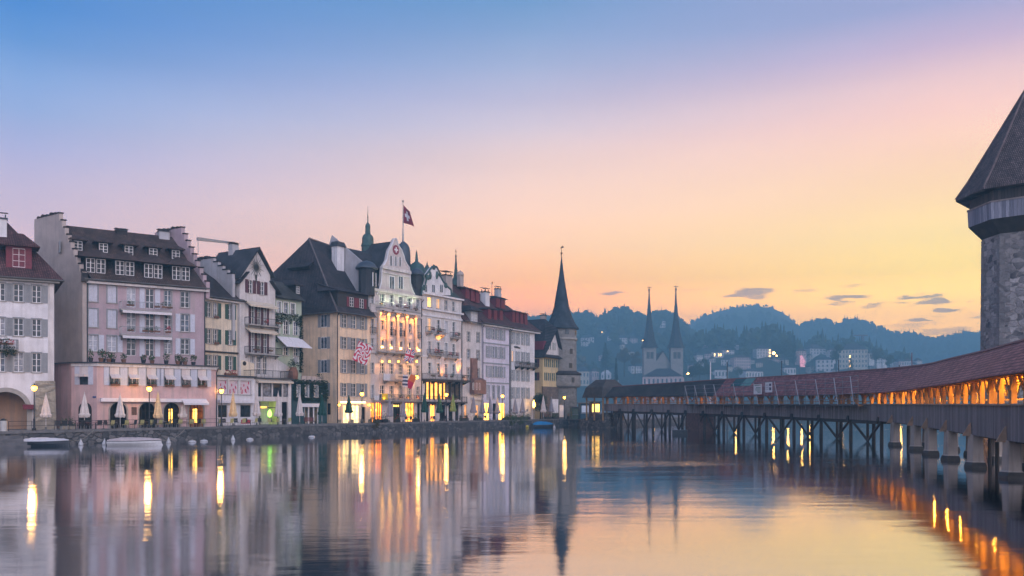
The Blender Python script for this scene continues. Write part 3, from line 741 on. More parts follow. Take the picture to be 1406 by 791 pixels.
# hipped roof, its right hip climbing to a short ridge
uR = uE+.95; rv = 6.2; zr = h.z(303, h.u(4, rv), rv); uh = h.u(8, rv); h.k = (zr-ze)/(rv+.9)
mb = MB(); mid_ = lambda a, b, t, dz=0: tuple(a[i]+(b[i]-a[i])*t+(dz if i == 2 else 0) for i in range(3))
A, B_, C_, D_ = (-4, -.9, ze), (uR, -.9, ze), (uh, rv, zr), (-4, rv, zr); E_, G_ = (uR, 13, ze), (-4, 13, ze)
mb.slab([A, B_, C_, D_], .16); mb.slab([B_, E_, C_], .16); mb.slab([E_, G_, D_, C_], .16)
h.add('roof', mb, RED_TILE); h.gutter(-2, uR, -.95, ze-.02)
d = h.hipdormer(26, 368, 2.4, 2.3, None, OXRED, RED_TILE, rise=1.5, ovr=.75, rows=3, n=1)
for c_ in list(d.children):
    if c_.name.startswith('window'): c_.scale = (.52, 1, .95)
h.chimney(1, 291, 330, 1.15, W_WHITE, 4.5)
# small stone balcony with trailing plants
u0, u1 = h.u(-14), h.u(25); z = h.z(480, u1); b = h.balcony(u0, u1, z, .95, plants=7, seed=4)
mb = MB(); rnd = random.Random(5)
for q in range(9):
    x = u0+.2+(u1-u0-.4)*rnd.random(); mb.leaves((x, -1.0, z+.5-rnd.random()*.9), (.3, .22, .55), 60, .09, 0, rnd, .1)
mb.build('trailing_plant', leafm('dark_ivy', (.012,.025,.014,1), (.035,.05,.022,1)), b)
u0 = h.u(31); u1 = h.u(47); mb = MB(); mb.hull8([(u0, -.95, h.z(562,u0)), (u1, -.95, h.z(562,u0)), (u1, -.1, h.z(556.5,u0)), (u0, -.1, h.z(556.5,u0))], [(u0, -.95, h.z(561,u0)), (u1, -.95, h.z(561,u0)), (u1, -.1, h.z(555.5,u0)), (u0, -.1, h.z(555.5,u0))]); h.add('awning', mb, OXRED)

# ================= 2 pink house with stepped gables
h = House('stepped_gable_house', 'tall pink house with stepped gables, pale shutters and two rows of dormers', 118, 102.5, 282, 110.5)
ze = h.z(384, 0); h.ze = ze; h.ov = .7; h.sh = .36
rv = 6.6; ur0 = -h.sh*rv; zr = h.z(309, h.u(86, rv), rv); h.k = (zr-ze)/(rv+.7)
r1, r2, r3 = (390.8,414,127), (424,449,127), (459.7,482,127)
cA, cB, cD, cD2, cC, cE = (121.5,134.5), (147.5,160), (174,186.5), (200,211.5), (226,235.5), (248.5,260)
kw = dict(rows=3, cols=2, surround=SHUT_GREY)
h.grid([cA, cB], [r1], closed=SHUT_WHITE, **kw); h.grid([cA], [r2], closed=SHUT_WHITE, **kw)
h.grid([cB], [r2], closed=SHUT_WHITE, **kw); h.grid([cA], [r3], shut=SHUT_WHITE, sw=.55, pane=CURT, **kw); h.grid([cB], [r3], shut=SHUT_WHITE, sw=.55, sides='R', pane=CURT, **kw)
h.grid([cE], [r1], pane=GLASSB, **kw); h.grid([cE], [r2, r3], shut=SHUT_WHITE, sw=.55, pane=GLASSB, **kw); h.grid([cC], [r1, r2, r3], pane=GLASSB, **kw)
dz = 4.5
for c, sh_ in ((cD, None), (cD2, SHUT_WHITE)):
    for r, p in ((r1, CURT if c is cD else GLASS), (r2, GLASS), (r3, GLASS)):
        h.grid([c], [(r[0], r[1]+dz, r[2])], pane=p, shut=sh_, sw=.6, rows=3, cols=2, sill=False)
h.body(SKIN_P, ze-.02, 11.5, sh=h.sh, name='wall')
# stepped gables: fire walls standing above the roof
for uu, nm in ((0, 0), (h.W, 1)):
    mb = MB(); n = 9; t_ = .45
    P = lambda v, z: (uu-h.sh*v-(0 if nm else t_), v, z)
    pts = [(-.15, -.3 if not nm else ze-1.2)]
    for i in range(n):
        v0 = -.15+(rv-1.1)*i/n; v1 = -.15+(rv-1.1)*(i+1)/n; zz = ze+.9+(zr-ze+.1)*(i/(n-1)); pts += [(v0, zz), (v1, zz)]
    pts += [(rv+3.6, zr+1.0), (rv+3.6, -.3 if not nm else ze-1.2)]
    mb.extrude([P(v, z) for v, z in pts], (t_, 0, 0)); h.add('stepped_gable', mb, W_TAN if not nm else SKIN_P)
    mb = MB()
    for i in range(n):
        v0 = -.15+(rv-1.1)*i/n; v1 = -.15+(rv-1.1)*(i+1)/n; zz = ze+.9+(zr-ze+.1)*(i/(n-1))
        x = uu-h.sh*v0-(.08 if nm else t_+.08); mb.slab([(x, v0-.1, zz+.16), (x+t_+.14, v0-.1, zz+.16), (x+t_+.14, v1+.02, zz+.24), (x, v1+.02, zz+.24)], .14)
    for i in range(5):
        v0 = rv-1.1+i*.95; mb.box(uu-h.sh*v0-(.1 if nm else t_+.1), uu-h.sh*v0+t_*(.1 if not nm else 1.1), v0-.2, v0+.66, zr+1.0, zr+1.22+(.1 if i % 2 else 0))
    h.add('coping', mb, DARK_TILE)
# gable window seen on the left wall
gx = -h.sh*4.6-.47; mb = MB(); mb.box(gx-.08, gx, 4.2, 5.0, h.z(347, h.u(70,4.6), 4.6), h.z(331, h.u(70,4.6), 4.6)); gw = h.add('window', mb, GLASSB)
mb = MB()
for y in (3.75, 5.05): mb.box(gx-.1, gx-.02, y, y+.4, h.z(347, h.u(70,4.6), 4.6), h.z(331, h.u(70,4.6), 4.6))
h.add('shutter', mb, SHUT_BLUE, gw)
mb = MB(); s_ = h.sh
def rf(u, v, z): return (u-s_*v, v, z)
mb.slab([(0.02+.5, -.75, ze), (h.W-.02, -.75, ze), rf(h.W, rv, zr), rf(.02, rv, zr)], .14); mb.slab([rf(0, rv, zr), rf(h.W, rv, zr), rf(h.W, 12, ze), rf(0, 12, ze)], .14)
h.add('roof', mb, BROWN_TILE); mb = MB(); mb.box(0, h.W+.35, -.55, .0, ze-.42, ze-.16); h.add('cornice', mb, W_OFF); h.gutter(-.3, h.W+.4, -.82, ze-.02)
mb = MB(); mb.hull8([(-.5, -.85, ze-.3), (.1, -.85, ze-.3), (.1, .5, ze-.3), (-.5, .5, ze-.3)], [(-.5, -.85, ze+.2), (.1, -.85, ze+.2), (.1, .9, ze+1.7), (-.5, .9, ze+1.7)]); h.add('eave_end_board', mb, DARKWOOD)
for px, py in ((131.5,375.5), (171.5,378.8), (210.5,382.5), (248.5,385.5)): h.hipdormer(px, py, 2.25, 1.85, None, DARKWOOD, BROWN_TILE, n=2, rise=1.15, ovr=.7)
for px, py in ((107,344.5), (142,347.5), (177,351), (210.5,354), (241.5,356.5)): h.hipdormer(px, py, 1.15, 1.3, None, DARKWOOD, BROWN_TILE, n=1, rise=.7, ovr=.5)
h.chimney(166, 314, 326, 1.3, DARK_TILE, rv); h.chimney(224.5, 315, 330, 1.3, W_GREY, rv)
h.pipe(.12, 0, 6, ze-.1); h.pipe(h.W-.1, 0, 6, ze-.1)
for py, sd in ((427.5, 1), (461.5, 2)):
    u0, u1 = h.u(163.5), h.u(233); h.balcony(u0, u1, h.z(py, h.u(200)), 1.25, plants=5, seed=sd, rail=GALV, awn=AWNW, gap=.3)
# single-storey-and-a-half restaurant wing in front
g = House('restaurant_wing', 'pink two storey restaurant wing with arched doors below the stepped gable house', 133, 97.5, 298, 107)
zt = g.z(498.5, 0); R_ = [(150.8,163.5), (176.3,188.5), (201.5,213.8), (226,238), (249.3,260.5), (271.6,282.8)]
z0, z1 = g.z(528.5, g.u(157)), g.z(503, g.u(157))
FL_IN = plain('flowers_in_window', (.05,.06,.03,1), .8, .5, 6)
for a, b in R_:
    f = g.window((g.u(a)+g.u(b))/2, z0, g.u(b)-g.u(a), z1-z0, rows=2, cols=2, shut=SHUT_WHITE, sw=.52, surround=SHUT_GREY, box='y')
    w = g.u(b)-g.u(a); mb = MB(); q = (z1-z0); mb.poly([(-w/2, -.2, q-.05), (w/2, -.2, q-.05), (w/2, -.24, q*.5), (-w/2, -.24, q*.5)])
    mb.hull8([(-w/2-.05, -.85, q*.33), (w/2+.05, -.85, q*.33), (w/2+.02, -.2, q*.56), (-w/2-.02, -.2, q*.56)], [(-w/2-.05, -.87, q*.37), (w/2+.05, -.87, q*.37), (w/2+.02, -.2, q*.60), (-w/2-.02, -.2, q*.60)]); mb.box(-w/2, w/2, -.22, -.18, q*.6, q-.02)
    mb.build('awning', AWN, f)
AR = [(151,174), (191,213.5), (225,247), (259.5,279.5)]
za = g.z(552.5, g.u(160))
for a, b in AR: g.holes.append((g.u(a), g.u(b), -.2, za, True))
g.holes.append((g.u(180.5), g.u(188), g.z(570, g.u(184)), g.z(559, g.u(184)), False))
cs = Vector((g.u(98, 2.6), 2.6)); 
WINGP = plaster('rose_render', (.56,.38,.37,1)); g.body(WINGP, zt, 8, name='wall')
mb = MB()
mb.poly([(cs.x, cs.y, -.3), (0, 0, -.3), (0, 0, zt), (cs.x, cs.y, zt)]); mb.poly([(cs.x-1, 9, -.3), (cs.x, cs.y, -.3), (cs.x, cs.y, zt), (cs.x-1, 9, zt)]); g.add('side_wall', mb, WINGP)
mb = MB(); mb.slab([(cs.x-.35, cs.y-.3, zt+.14), (-.1, -.45, zt+.14), (g.W+.25, -.45, zt+.14), (g.W+.25, 8, zt+.14), (cs.x-1.3, 8, zt+.14)], .14); g.add('roof', mb, plain('lead_roof', (.05,.052,.06,1), .5, .2, 1, .2))
mb = MB(); mb.extrude([(cs.x-.1, cs.y-.15, zt-.35), (-.03, -.22, zt-.35), (g.W+.08, -.22, zt-.35), (g.W+.08, 0, zt-.35), (0, 0, zt-.35), (cs.x, cs.y, zt-.35)], (0, 0, .34)); g.add('cornice', mb, W_OFF)
# chamfer window and arch on the side wall
e1 = (Vector((0,0))-cs); el_ = e1.length; ed = e1/el_; en = Vector((ed.y, -ed.x))
if en.y > 0: en = -en
def sidebox(t0, t1, z0, z1, out, name, mat, parent=None):
    a, b = cs+ed*t0, cs+ed*t1; mb = MB(); o = en*out; i_ = -en*.06
    mb.hull8([(a.x+o.x, a.y+o.y, z0), (b.x+o.x, b.y+o.y, z0), (b.x+i_.x, b.y+i_.y, z0), (a.x+i_.x, a.y+i_.y, z0)], [(a.x+o.x, a.y+o.y, z1), (b.x+o.x, b.y+o.y, z1), (b.x+i_.x, b.y+i_.y, z1), (a.x+i_.x, a.y+i_.y, z1)])
    return g.add(name, mb, mat, parent)
t_ = lambda px: el_*(px-98)/(133-98)
sw_ = sidebox(t_(110), t_(121), z0, z1, .03, 'window', GLASS); sidebox(t_(103), t_(109.5), z0, z1, .07, 'shutter', SHUT_WHITE, sw_); sidebox(t_(121.5), t_(128), z0, z1, .07, 'shutter', SHUT_WHITE, sw_)
sidebox(t_(109.5), t_(121.5), z0+(z1-z0)*.5, z1, .06, 'blind', AWN, sw_); sidebox(t_(109), t_(122), z0+(z1-z0)*.42, z0+(z1-z0)*.56, .75, 'awning', AWN, sw_)
mb = MB(); ac = cs+ed*t_(117); ra = el_*9/35; zc = za-ra
pts = [(ac.x-ed.x*ra+en.x*.03, ac.y-ed.y*ra+en.y*.03, -.2)]+[(ac.x-ed.x*ra*math.cos(math.pi*i/12)+en.x*.03, ac.y-ed.y*ra*math.cos(math.pi*i/12)+en.y*.03, zc+ra*math.sin(math.pi*i/12)) for i in range(13)]+[(ac.x+ed.x*ra+en.x*.03, ac.y+ed.y*ra+en.y*.03, -.2)]
mb.extrude(pts, (-en.x*.1, -en.y*.1, 0)); g.add('arched_door', mb, INT_DARK)
sidebox(t_(127.5), t_(132), g.z(546.5, 0), g.z(544, 0), .05, 'street_plate', plain('blue_enamel', (.06,.09,.2,1), .4, .1))
mb = MB()
for a, b in AR: r = (g.u(b)-g.u(a))/2; arch_ring(mb, (g.u(a)+g.u(b))/2, za-r, r, 0, .16, .04); mb.box(g.u(a)-.16, g.u(a), -.04, .1, -.2, za-r); mb.box(g.u(b), g.u(b)+.16, -.04, .1, -.2, za-r)
g.add('arch_surround', mb, STONE)
for i, (a, b) in enumerate(AR):
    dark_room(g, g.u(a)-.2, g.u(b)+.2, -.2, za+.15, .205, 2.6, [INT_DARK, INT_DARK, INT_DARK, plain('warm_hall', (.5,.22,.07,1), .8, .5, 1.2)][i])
    mb = MB(); ua, ub = g.u(a), g.u(b); w = ub-ua
    for q in range(1, 4): mb.box(ua+w*q/4-.03, ua+w*q/4+.03, .6, .66, -.2, za-.2)
    mb.box(ua, ub, .6, .66, 1.9, 1.98); g.add('door', mb, DARKWOOD)
for px, k in ((236,.14), (239,.14), (271,.5)):
    mb = MB(); u = g.u(px); mb.box(u-k/2, u+k/2, .7, .75, .5, 2.2); g.add('lit_pane', mb, INT_YEL)
mb = MB(); u0, u1, zz = g.u(180.5), g.u(188), g.z(570, g.u(184)); mb.box(u0, u1, .1, .2, zz, g.z(559, g.u(184))); g.add('menu_board', mb, plain('menu_board', (.09,.05,.035,1), .5, .9, 9, 0, 0))
mb = MB(); z0, z1 = g.z(551.5, g.u(137)), g.z(546.5, g.u(137)); mb.box(g.u(137), g.u(212), -.5, -.004, z0, z1); mb.box(g.u(213), g.u(281), -.55, -.004, z0-.02, z1-.02)
mb.hull8([(g.u(247), -1.3, z0-.35), (g.u(281), -1.3, z0-.35), (g.u(281), -.5, z1-.2), (g.u(247), -.5, z1-.2)], [(g.u(247), -1.32, z0-.15), (g.u(281), -1.32, z0-.15), (g.u(281), -.5, z1-.1), (g.u(247), -.5, z1-.1)])
g.add('awning', mb, AWNW); g.pipe(g.W-.1, 0, 0, zt-.2); WING = g

# pots, a parasol roll and chairs standing on the terrace roof
rnd = random.Random(14)
for k, px in enumerate((123,137,143,150,158,172,196,211,226,243,249,256,268)):
    u, v = g.u(px, 1.2), 1.2+rnd.uniform(-.5, .8); pt = thing('potted_plant', ['spiky dark green','bushy green','flowering','trailing pale green'][k % 4]+' potted plant on the pink terrace roof, '+['leftmost','second from the left','third from the left','fourth from the left','fifth from the left','sixth from the left','below the balconies on the left','in the middle of the terrace','below the balconies on the right','seventh before the right end','third from the right end','second from the right end','rightmost'][k], 'plant', (0,0,0), 0, 'potted plants on the terrace roof')
    w = g.root.matrix_world if False else None
    pp = g.p0+g.d*u+g.n*v; pt.location = (pp.x, pp.y, ZQ+zt+.16)
    mb = MB(); mb.lathe([(.2,0),(.28,.42),(.3,.45)], 10); mb.build('pot', POTM if k % 2 else STEEL, pt); mb = MB(); hh = rnd.uniform(.5, 1.1); mb.leaves((0,0,.45+hh*.5), (.38,.38,hh*.6), 75, .10, 0, rnd, .1)
    if k % 4 == 2: mb.leaves((0,0,.5+hh*.6), (.35,.35,hh*.5), 18, .08, 1, rnd, .3)
    mb.build('foliage', [LEAFM, FLOWER], pt)

# ================= 3 cream house with green shutters
h = House('green_shutter_house', 'narrow cream house with dark green shutters under a deep brown roof', 275, Fd(275, 9), 329, Fd(329, 9))
ze = h.z(414, h.W); h.ze = ze; h.ov = .8; rv = 6.5; zr = h.z(362, h.u(275, rv), rv)
h.k = (zr-ze)/(rv+.8)
kw = dict(rows=3, cols=2, shut=SHUT_GREEN, sw=.5, surround=STONE, sp=.05)
for r in ((415.5,435.5,290), (452,471.5,290), (488,507,290)):
    h.grid([(284,289.8)], [r], sides='L', **kw); h.grid([(293,298.8)], [r], sides='R', box='red', **kw); h.grid([(313.5,319.5)], [r], **kw)
h.body(W_CREAM, ze, 10)
mb = MB(); mb.slab([(-.6, -.85, ze), (h.W+.5, -.85, ze), (h.W-3.0, rv, zr), (-3.6, rv, zr)], .15); mb.slab([(-3.6, rv, zr), (h.W-3, rv, zr), (h.W-3, 11, ze), (-3.6, 11, ze)], .15); h.add('roof', mb, DARK_TILE)
mb = MB(); mb.box(-.2, h.W+.3, -.6, 0, ze-.35, ze-.12); h.add('eave_soffit', mb, W_OFF); h.gutter(-.4, h.W+.4, -.92, ze)
mb = MB(); zc = h.z(484, 2); mb.box(.3, h.W-.1, -.3, 0, zc, zc+.2); h.add('cornice', mb, DARKWOOD); h.pipe(h.W-.1, 0, 4, ze-.1); h.pipe(.35, 0, 4, ze-.1)
g = House('shop_front', 'white restaurant front with red patterned windows and red geraniums on its roof', 296, Fd(296, 6.2), 349.5, Fd(349.5, 6.2), 'shop')
zt = g.z(517, 0)
def redpattern():
    m, t, p = base_mat('red_window_pattern'); o = objco(t); c = t.nodes.new('ShaderNodeTexVoronoi'); c.inputs['Scale'].default_value = 2.3; t.links.new(mapping(t, o, (1.6, 1, .8)), c.inputs['Vector'])
    k = mapr(t, c.outputs['Distance'], .36, .42, 1, 0); t.links.new(mixc(t, k, (.55,.45,.5,1), (.42,.02,.08,1)), p.inputs['Base Color']); p.inputs['Roughness'].default_value = .3; return m
REDPAT = redpattern()
g.grid([(299,312), (314.8,326.5), (330,344.5)], [(521.5,541,305)], rows=1, cols=1, pane=REDPAT, surround=W_OFF)
g.grid([(299.5,312), (330,344.5)], [(556,573,305)], rows=1, cols=2, frame=DARKWOOD, pane=GLASS, sill=False)
g.body(W_WHITE, zt, 3.0)
mb = MB(); mb.box(-.15, g.W+.1, -.35, 3, zt+.002, zt+.22); g.add('roof', mb, plain('lead_roof', (0,0,0,1)))
mb = MB(); zz = g.z(552, 1); mb.box(.3, g.W-.3, -.55, -.004, zz-.15, zz+.25); g.add('awning', mb, AWNW)
mb = MB(); u0, u1 = g.u(311), g.u(327); mb.box(u0, u1, .1, .45, zt+.22, zt+.5); rnd = random.Random(3)
for q in range(170): mb.leaf(Vector((rnd.uniform(u0, u1), rnd.uniform(-.05, .5), zt+rnd.uniform(.45, .95))), .1, rnd.choice((1, 2, 2)), rnd)
g.add('flower_box', mb, [POTM, LEAFM, FLOWER])
mb = MB(); mb.box(g.u(331), g.u(344), -.03, -.01, .2, .75); g.add('red_panel', mb, FLOWER)

# ================= 4 white house with a sun painted on its gable
h = House('sunburst_gable_house', 'white gabled house with a black iron sunburst under the gable peak', 329, Fd(329, 8.5), 378, Fd(378, 8.5))
ze = h.z(404, h.W*.5); up, zp = h.pz(351.5, 339.5); zs = h.z(377, h.u(329)); u1 = h.u(371); 
kw = dict(rows=3, cols=2, surround=None, sill=True)
h.grid([(341.2,346.8), (357,362.6)], [(384.5,402.5,345)], rows=3, cols=2, shut=SHUT_RED, sw=.55, sp=.03, arch=True)
for r, (y0, y1) in enumerate(((419.5,445), (455.5,484), (489,514))):
    h.grid([(344,349.6), (352.6,358.2), (361,366.6)], [(y0, y1, 350)], rows=3, cols=2, shut=SHUT_RED if r < 2 else None, sw=.32, sp=.02, sill=False)
def gab(mb):
    mb.extrude([(h.u(330.5), 0, ze), (u1, 0, ze), (u1, 0, h.z(375, u1)), (up, 0, zp-.25), (h.u(329.5), 0, zs)], (0, .3, 0))
zsill = h.z(406, h.W*.5)
def gabwall(mb):
    L0, L1 = h.u(330.5), u1
    gab(mb)
HO = [q for q in h.holes if q[3] > ze-0.0]
# the gable field is part of the front wall: cut its windows by building the wall to the shoulder line and the peak above it
zsh = max(q[3] for q in h.holes)+.15
h.body(W_OFF, zsh, 9, extra=lambda mb: mb.extrude([(0, 0, zsh), (u1, 0, zsh), (u1, 0, h.z(375, u1)), (up, 0, zp-.25), (0, 0, zs)], (0, .3, 0)))
mb = MB(); RL = 7.5; s1 = 1.2
mb.slab([(-.5, -.6, zs-.5), (up, -.75, zp), (up-.2, RL, zp-.1), (-.8, RL, zs-.5)], .16); mb.slab([(up, -.75, zp), (u1+.45, -.6, h.z(376, u1)-.5), (u1+.4, RL, h.z(376, u1)-.5), (up-.2, RL, zp-.1)], .16); h.add('roof', mb, SLATE)
mb = MB()   # flared side roofs at the foot of the gable
mb.slab([(-.6, -.7, zsh-.9), (1.1, -.7, zsh+.9), (1.1, .5, zsh+.9), (-.6, .5, zsh-.9)], .14); mb.slab([(h.W+.7, -.7, zsh-1.6), (u1-.1, -.7, zsh+.2), (u1-.1, .5, zsh+.2), (h.W+.7, .5, zsh-1.6)], .14); h.add('skirt_roof', mb, SLATE)
mb = MB(); mb.box(-1.0-.0, -.55, .25, 9.5, zs-9, zs-.6)      # stepped fire wall on the left
n = 5
for i in range(n): mb.box(-1.0, -.55, .3+i*.95, 9.5, zs-.6+i*.62, zs-.6+(i+1)*.62+.001*i)
h.add('stepped_wall', mb, W_GREY)
mb = MB()
for i in range(n): mb.box(-1.08, -.47, .2+i*.95, 1.3+i*.95, zs-.6+(i+1)*.62+.003, zs-.42+(i+1)*.62)
for i in range(4): mb.box(-1.1, -.45, 5.3+i*1.05, 6.0+i*1.05, zs-.6+n*.62+.01, zs-.2+n*.62)
h.add('coping', mb, SLATE)
h.chimney(320.5, 333, 344, 1.1, W_GREY, 4.5)
mb = MB(); v_ = 8; ub, zb = h.pz(272, 327, v_); uc, zc = h.pz(316.5, 334, v_); mb.cyl((ub, v_, zb-2.4), (ub, v_, zb), .05, .05, 6); mb.hull8([(ub-.1, v_-.2, zb-.35), (uc, v_-.2, zc-.05), (uc, v_+.2, zc-.05), (ub-.1, v_+.2, zb-.35)], [(ub-.1, v_-.2, zb+.1), (uc, v_-.2, zc+.2), (uc, v_+.2, zc+.2), (ub-.1, v_+.2, zb+.1)]); mb.cyl((uc-.3, v_, zc-2.5), (uc-.3, v_, zc), .06, .06, 6); h.add('hoist_boom', mb, GALV)
mb = MB(); cu, cz = h.pz(351.3, 366.5)      # wrought sunburst
mb.cyl((cu, -.14, cz), (cu, -.02, cz), .42, .42, 16)
for i in range(20):
    a = 2*math.pi*i/20; r = (1.5 if i % 2 else 1.05)*(1.25 if abs(math.sin(a)) > .9 else 1); p = lambda q, rr: (cu+rr*math.cos(q), -.08, cz+rr*math.sin(q))
    mb.extrude([p(a-.11, .46), p(a+.11, .46), p(a, r)], (0, .06, 0))
mb.extrude([(cu-.22, -.1, cz-1.1), (cu+.22, -.1, cz-1.1), (cu, -.1, cz-2.4)], (0, .06, 0))
h.add('iron_sunburst', mb, plain('sunburst_iron', (.045,.045,.035,1), .6, .4, 4))
mb = MB(); mb.cyl((cu, -.17, cz), (cu, -.145, cz), .27, .27, 14); h.add('sun_face', mb, plain('sun_face', (.012,.012,.015,1), .5, .3))
for k, (ya, ys, yaw) in enumerate(((413.5,446.5,420), (449,486,456))):
    u0, u1_ = h.u(335.5), h.u(379.5); h.balcony(u0, u1_, h.z(ys, h.u(350)), 1.1, plants=3, seed=20+k, gap=.2, rail=DARKWOOD)
    mb = MB(); za_ = h.z(ya+2, h.u(350)); mb.hull8([(h.u(336), -1.2, za_-.75), (h.u(374), -1.2, za_-.75), (h.u(374), -.05, za_), (h.u(336), -.05, za_)], [(h.u(336), -1.22, za_-.5), (h.u(374), -1.22, za_-.5), (h.u(374), -.05, za_+.12), (h.u(336), -.05, za_+.12)]); h.add('awning', mb, AWNC)
g = House('bistro_front', 'bistro front with wide dark windows and green light inside', 349.6, Fd(349.6, 6.2), 400, Fd(400, 6.2), 'shop')
zt = g.z(520, 0)
g.grid([(354.5,359), (360.5,373.5), (375,387.5), (389,396)], [(526,544.5,360)], rows=1, cols=1, frame=DARKWOOD, pane=GLASS, sill=False)
g.holes.append((g.u(355), g.u(384), -.2, g.z(551, g.u(370)), False)); g.holes.append((g.u(387), g.u(395), -.2, g.z(552, g.u(390)), False))
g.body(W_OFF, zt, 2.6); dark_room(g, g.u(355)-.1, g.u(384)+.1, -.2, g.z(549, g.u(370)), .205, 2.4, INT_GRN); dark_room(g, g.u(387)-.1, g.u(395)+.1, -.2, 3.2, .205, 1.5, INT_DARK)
mb = MB()
for px in (359, 384): mb.box(g.u(px)-.1, g.u(px)+.1, .3, .4, -.2, 3.2)
mb.box(g.u(355), g.u(384), .3, .4, 2.3, 2.4); g.add('door', mb, DARKWOOD)
mb = MB(); u = g.u(376.5); mb.lathe([(.05,0),(.28,.2),(.32,.5),(.2,.9),(.05,1.1)], 10, (u, .9, 1.0)); g.add('green_lamp', mb, glow('green_lamp', (.35,1,.12,1), 4))
mb = MB(); 
for px in (365, 369): mb.blob((g.u(px), .7, g.z(541.5, g.u(px))), .12, 0, 8, 5, 0)
g.add('indoor_light', mb, glow('green_white_lamp', (.75,1,.35,1), 5))
mb = MB(); mb.box(g.u(363), g.u(372), .8, .9, g.z(560.5, g.u(366)), g.z(558.5, g.u(366))); g.add('lit_sign', mb, INT_YEL)
mb = MB(); mb.box(-.1, g.W+.15, -.3, 2.6, zt+.003, zt+.2); g.add('roof_deck', mb, plain('lead_roof', (0,0,0,1))); g.railing('railing', [(.1, 2.4, zt+.2), (.1, -.2, zt+.2), (g.W, -.2, zt+.2), (g.W, 2.4, zt+.2)], 1.0, None, .18)
mb = MB(); mb.hull8([(.2, -.6, zt-.55), (g.W-.1, -.6, zt-.55), (g.W-.1, -.02, zt-.3), (.2, -.02, zt-.3)], [(.2, -.62, zt-.3), (g.W-.1, -.62, zt-.3), (g.W-.1, -.02, zt-.1), (.2, -.02, zt-.1)]); g.add('awning', mb, AWNC)
mb = MB(); u0 = h.u(329, -2.2); mb = MB(); a = g.u(331, 2.3); b = g.u(349, 2.3); zz = g.z(494, a, 2.3)
mb.extrude([(a, 2.3, zt), (b, 2.3, zt), (b, 2.3, zz-.45), (b-.6, 2.3, zz-.3), (a, 2.3, zz)], (0, .25, 0)); pw = g.add('parapet_wall', mb, W_CREAM)
mb = MB(); uu, zz = g.pz(335.5, 499, 2.3); mb.cyl((uu, 2.24, zz), (uu, 2.32, zz), .3, .3, 14); g.add('round_opening', mb, INT_DARK, pw)
mb = MB(); a, b = g.u(376, 2.3), g.u(400, 2.3); mb.extrude([(a, 2.3, zt), (b, 2.3, zt), (b, 2.3, g.z(506, b, 2.3)), (a+.4, 2.3, g.z(492, a, 2.3)), (a, 2.3, g.z(491, a, 2.3))], (0, .25, 0)); g.add('parapet_wall', mb, W_OFF)

IVY = leafm('ivy_leaves', (.012,.028,.014,1), (.035,.055,.025,1)); TEAL = plain('teal_paint', (.02,.06,.07,1), .5, .2); TERRA = plain('terracotta', (.20,.095,.06,1), .8, .25)
def ivy_on(h, u0, u1, z0, z1, v, count, seed, keep=None, parent=None, size=.16):
    rnd = random.Random(seed); mb = MB(); k = 0
    while k < count:
        u, z = rnd.uniform(u0, u1), rnd.uniform(z0, z1); k += 1
        if keep and not keep(u, z): continue
        mb.leaf(Vector((u, v-rnd.uniform(.02, .28), z)), size*rnd.uniform(.6, 1.3), 0, rnd)
    return h.add('ivy', mb, IVY, parent)
# ================= 5 narrow pale green house under ivy
h = House('ivy_house', 'narrow pale green house hung with ivy, a white awning under its windows', 378.5, Fd(378.5, 9), 414, Fd(414, 9))
ze = h.z(411, h.W*.5); h.ze = ze; h.ov = .6; h.k = .8
kw = dict(surround=WHITE, sp=.02)
h.grid([(380.5,386), (389.5,395.5), (399,405)], [(415.5,430.5,392)], rows=2, cols=2, pane=GLASSB, **kw)
h.grid([(380,383.5), (389.5,396.5), (403,410)], [(441,459,395)], rows=3, cols=2, **kw)
h.grid([(389.5,396), (403,410)], [(477,488,395)], rows=2, cols=2, **kw); h.grid([(403.5,409.5)], [(490,500,405)], rows=1, cols=1, pane=CURT, sill=False, **kw)
h.body(W_GREEN, ze, 8)
mb = MB(); mb.slab([(-.3, -.7, ze), (h.W+.1, -.7, ze), (h.W-.6, 3.4, ze+3.0), (.2, 3.4, ze+3.0)], .14); mb.slab([(h.W+.1, -.7, ze), (h.W+.1, 8, ze), (h.W-.6, 3.4, ze+3.0)], .14); mb.slab([(.2, 3.4, ze+3), (h.W-.6, 3.4, ze+3), (h.W+.1, 8, ze), (-.3, 8, ze)], .14); h.add('roof', mb, tiles('mossy_tile', (.06,.055,.05,1), (.095,.085,.075,1), (.05,.07,.045,1), .6))
h.hipdormer(409, 404, .9, 1.3, None, DARKWOOD, DARK_TILE, rise=.9, ovr=.4)
z1, z0 = h.z(432, 2), h.z(442, 2)
ivy_on(h, -.1, h.W+.05, z0-.6, z1+.2, 0, 620, 1, lambda u, z: z > z0+.3*math.sin(u*4)); zz = h.z(510, 2)
ivy_on(h, h.u(410.6), h.W+.1, zz, z1, 0, 700, 2); ivy_on(h, -.1, h.u(380), h.z(470, 0), z1, 0, 120, 3)
mb = MB(); za, zb = h.z(462, 1), h.z(477, 1)
for a, b in ((379.5,394.5), (395.3,413)): mb.hull8([(h.u(a)+.1, -2.0, zb), (h.u(b)+.35, -2.0, zb), (h.u(b), -.05, za-.08), (h.u(a), -.05, za-.08)], [(h.u(a)+.1, -2.0, zb+.06), (h.u(b)+.35, -2.0, zb+.06), (h.u(b), -.05, za), (h.u(a), -.05, za)])
h.add('awning', mb, AWNW)
g = House('ivy_shop', 'low ivy covered shop with a teal front beside the peach corner house', 401, Fd(401, 6.6), 449, Fd(449, 6.6), 'shop')
zt = g.z(526, 2)
g.grid([(407.5,411.5), (419,423.5), (431.5,436)], [(529,545,420)], rows=2, cols=2, surround=WHITE)
g.holes.append((g.u(418), g.u(437), -.2, g.z(559, 2), False)); g.body(TEAL, zt, 2.8)
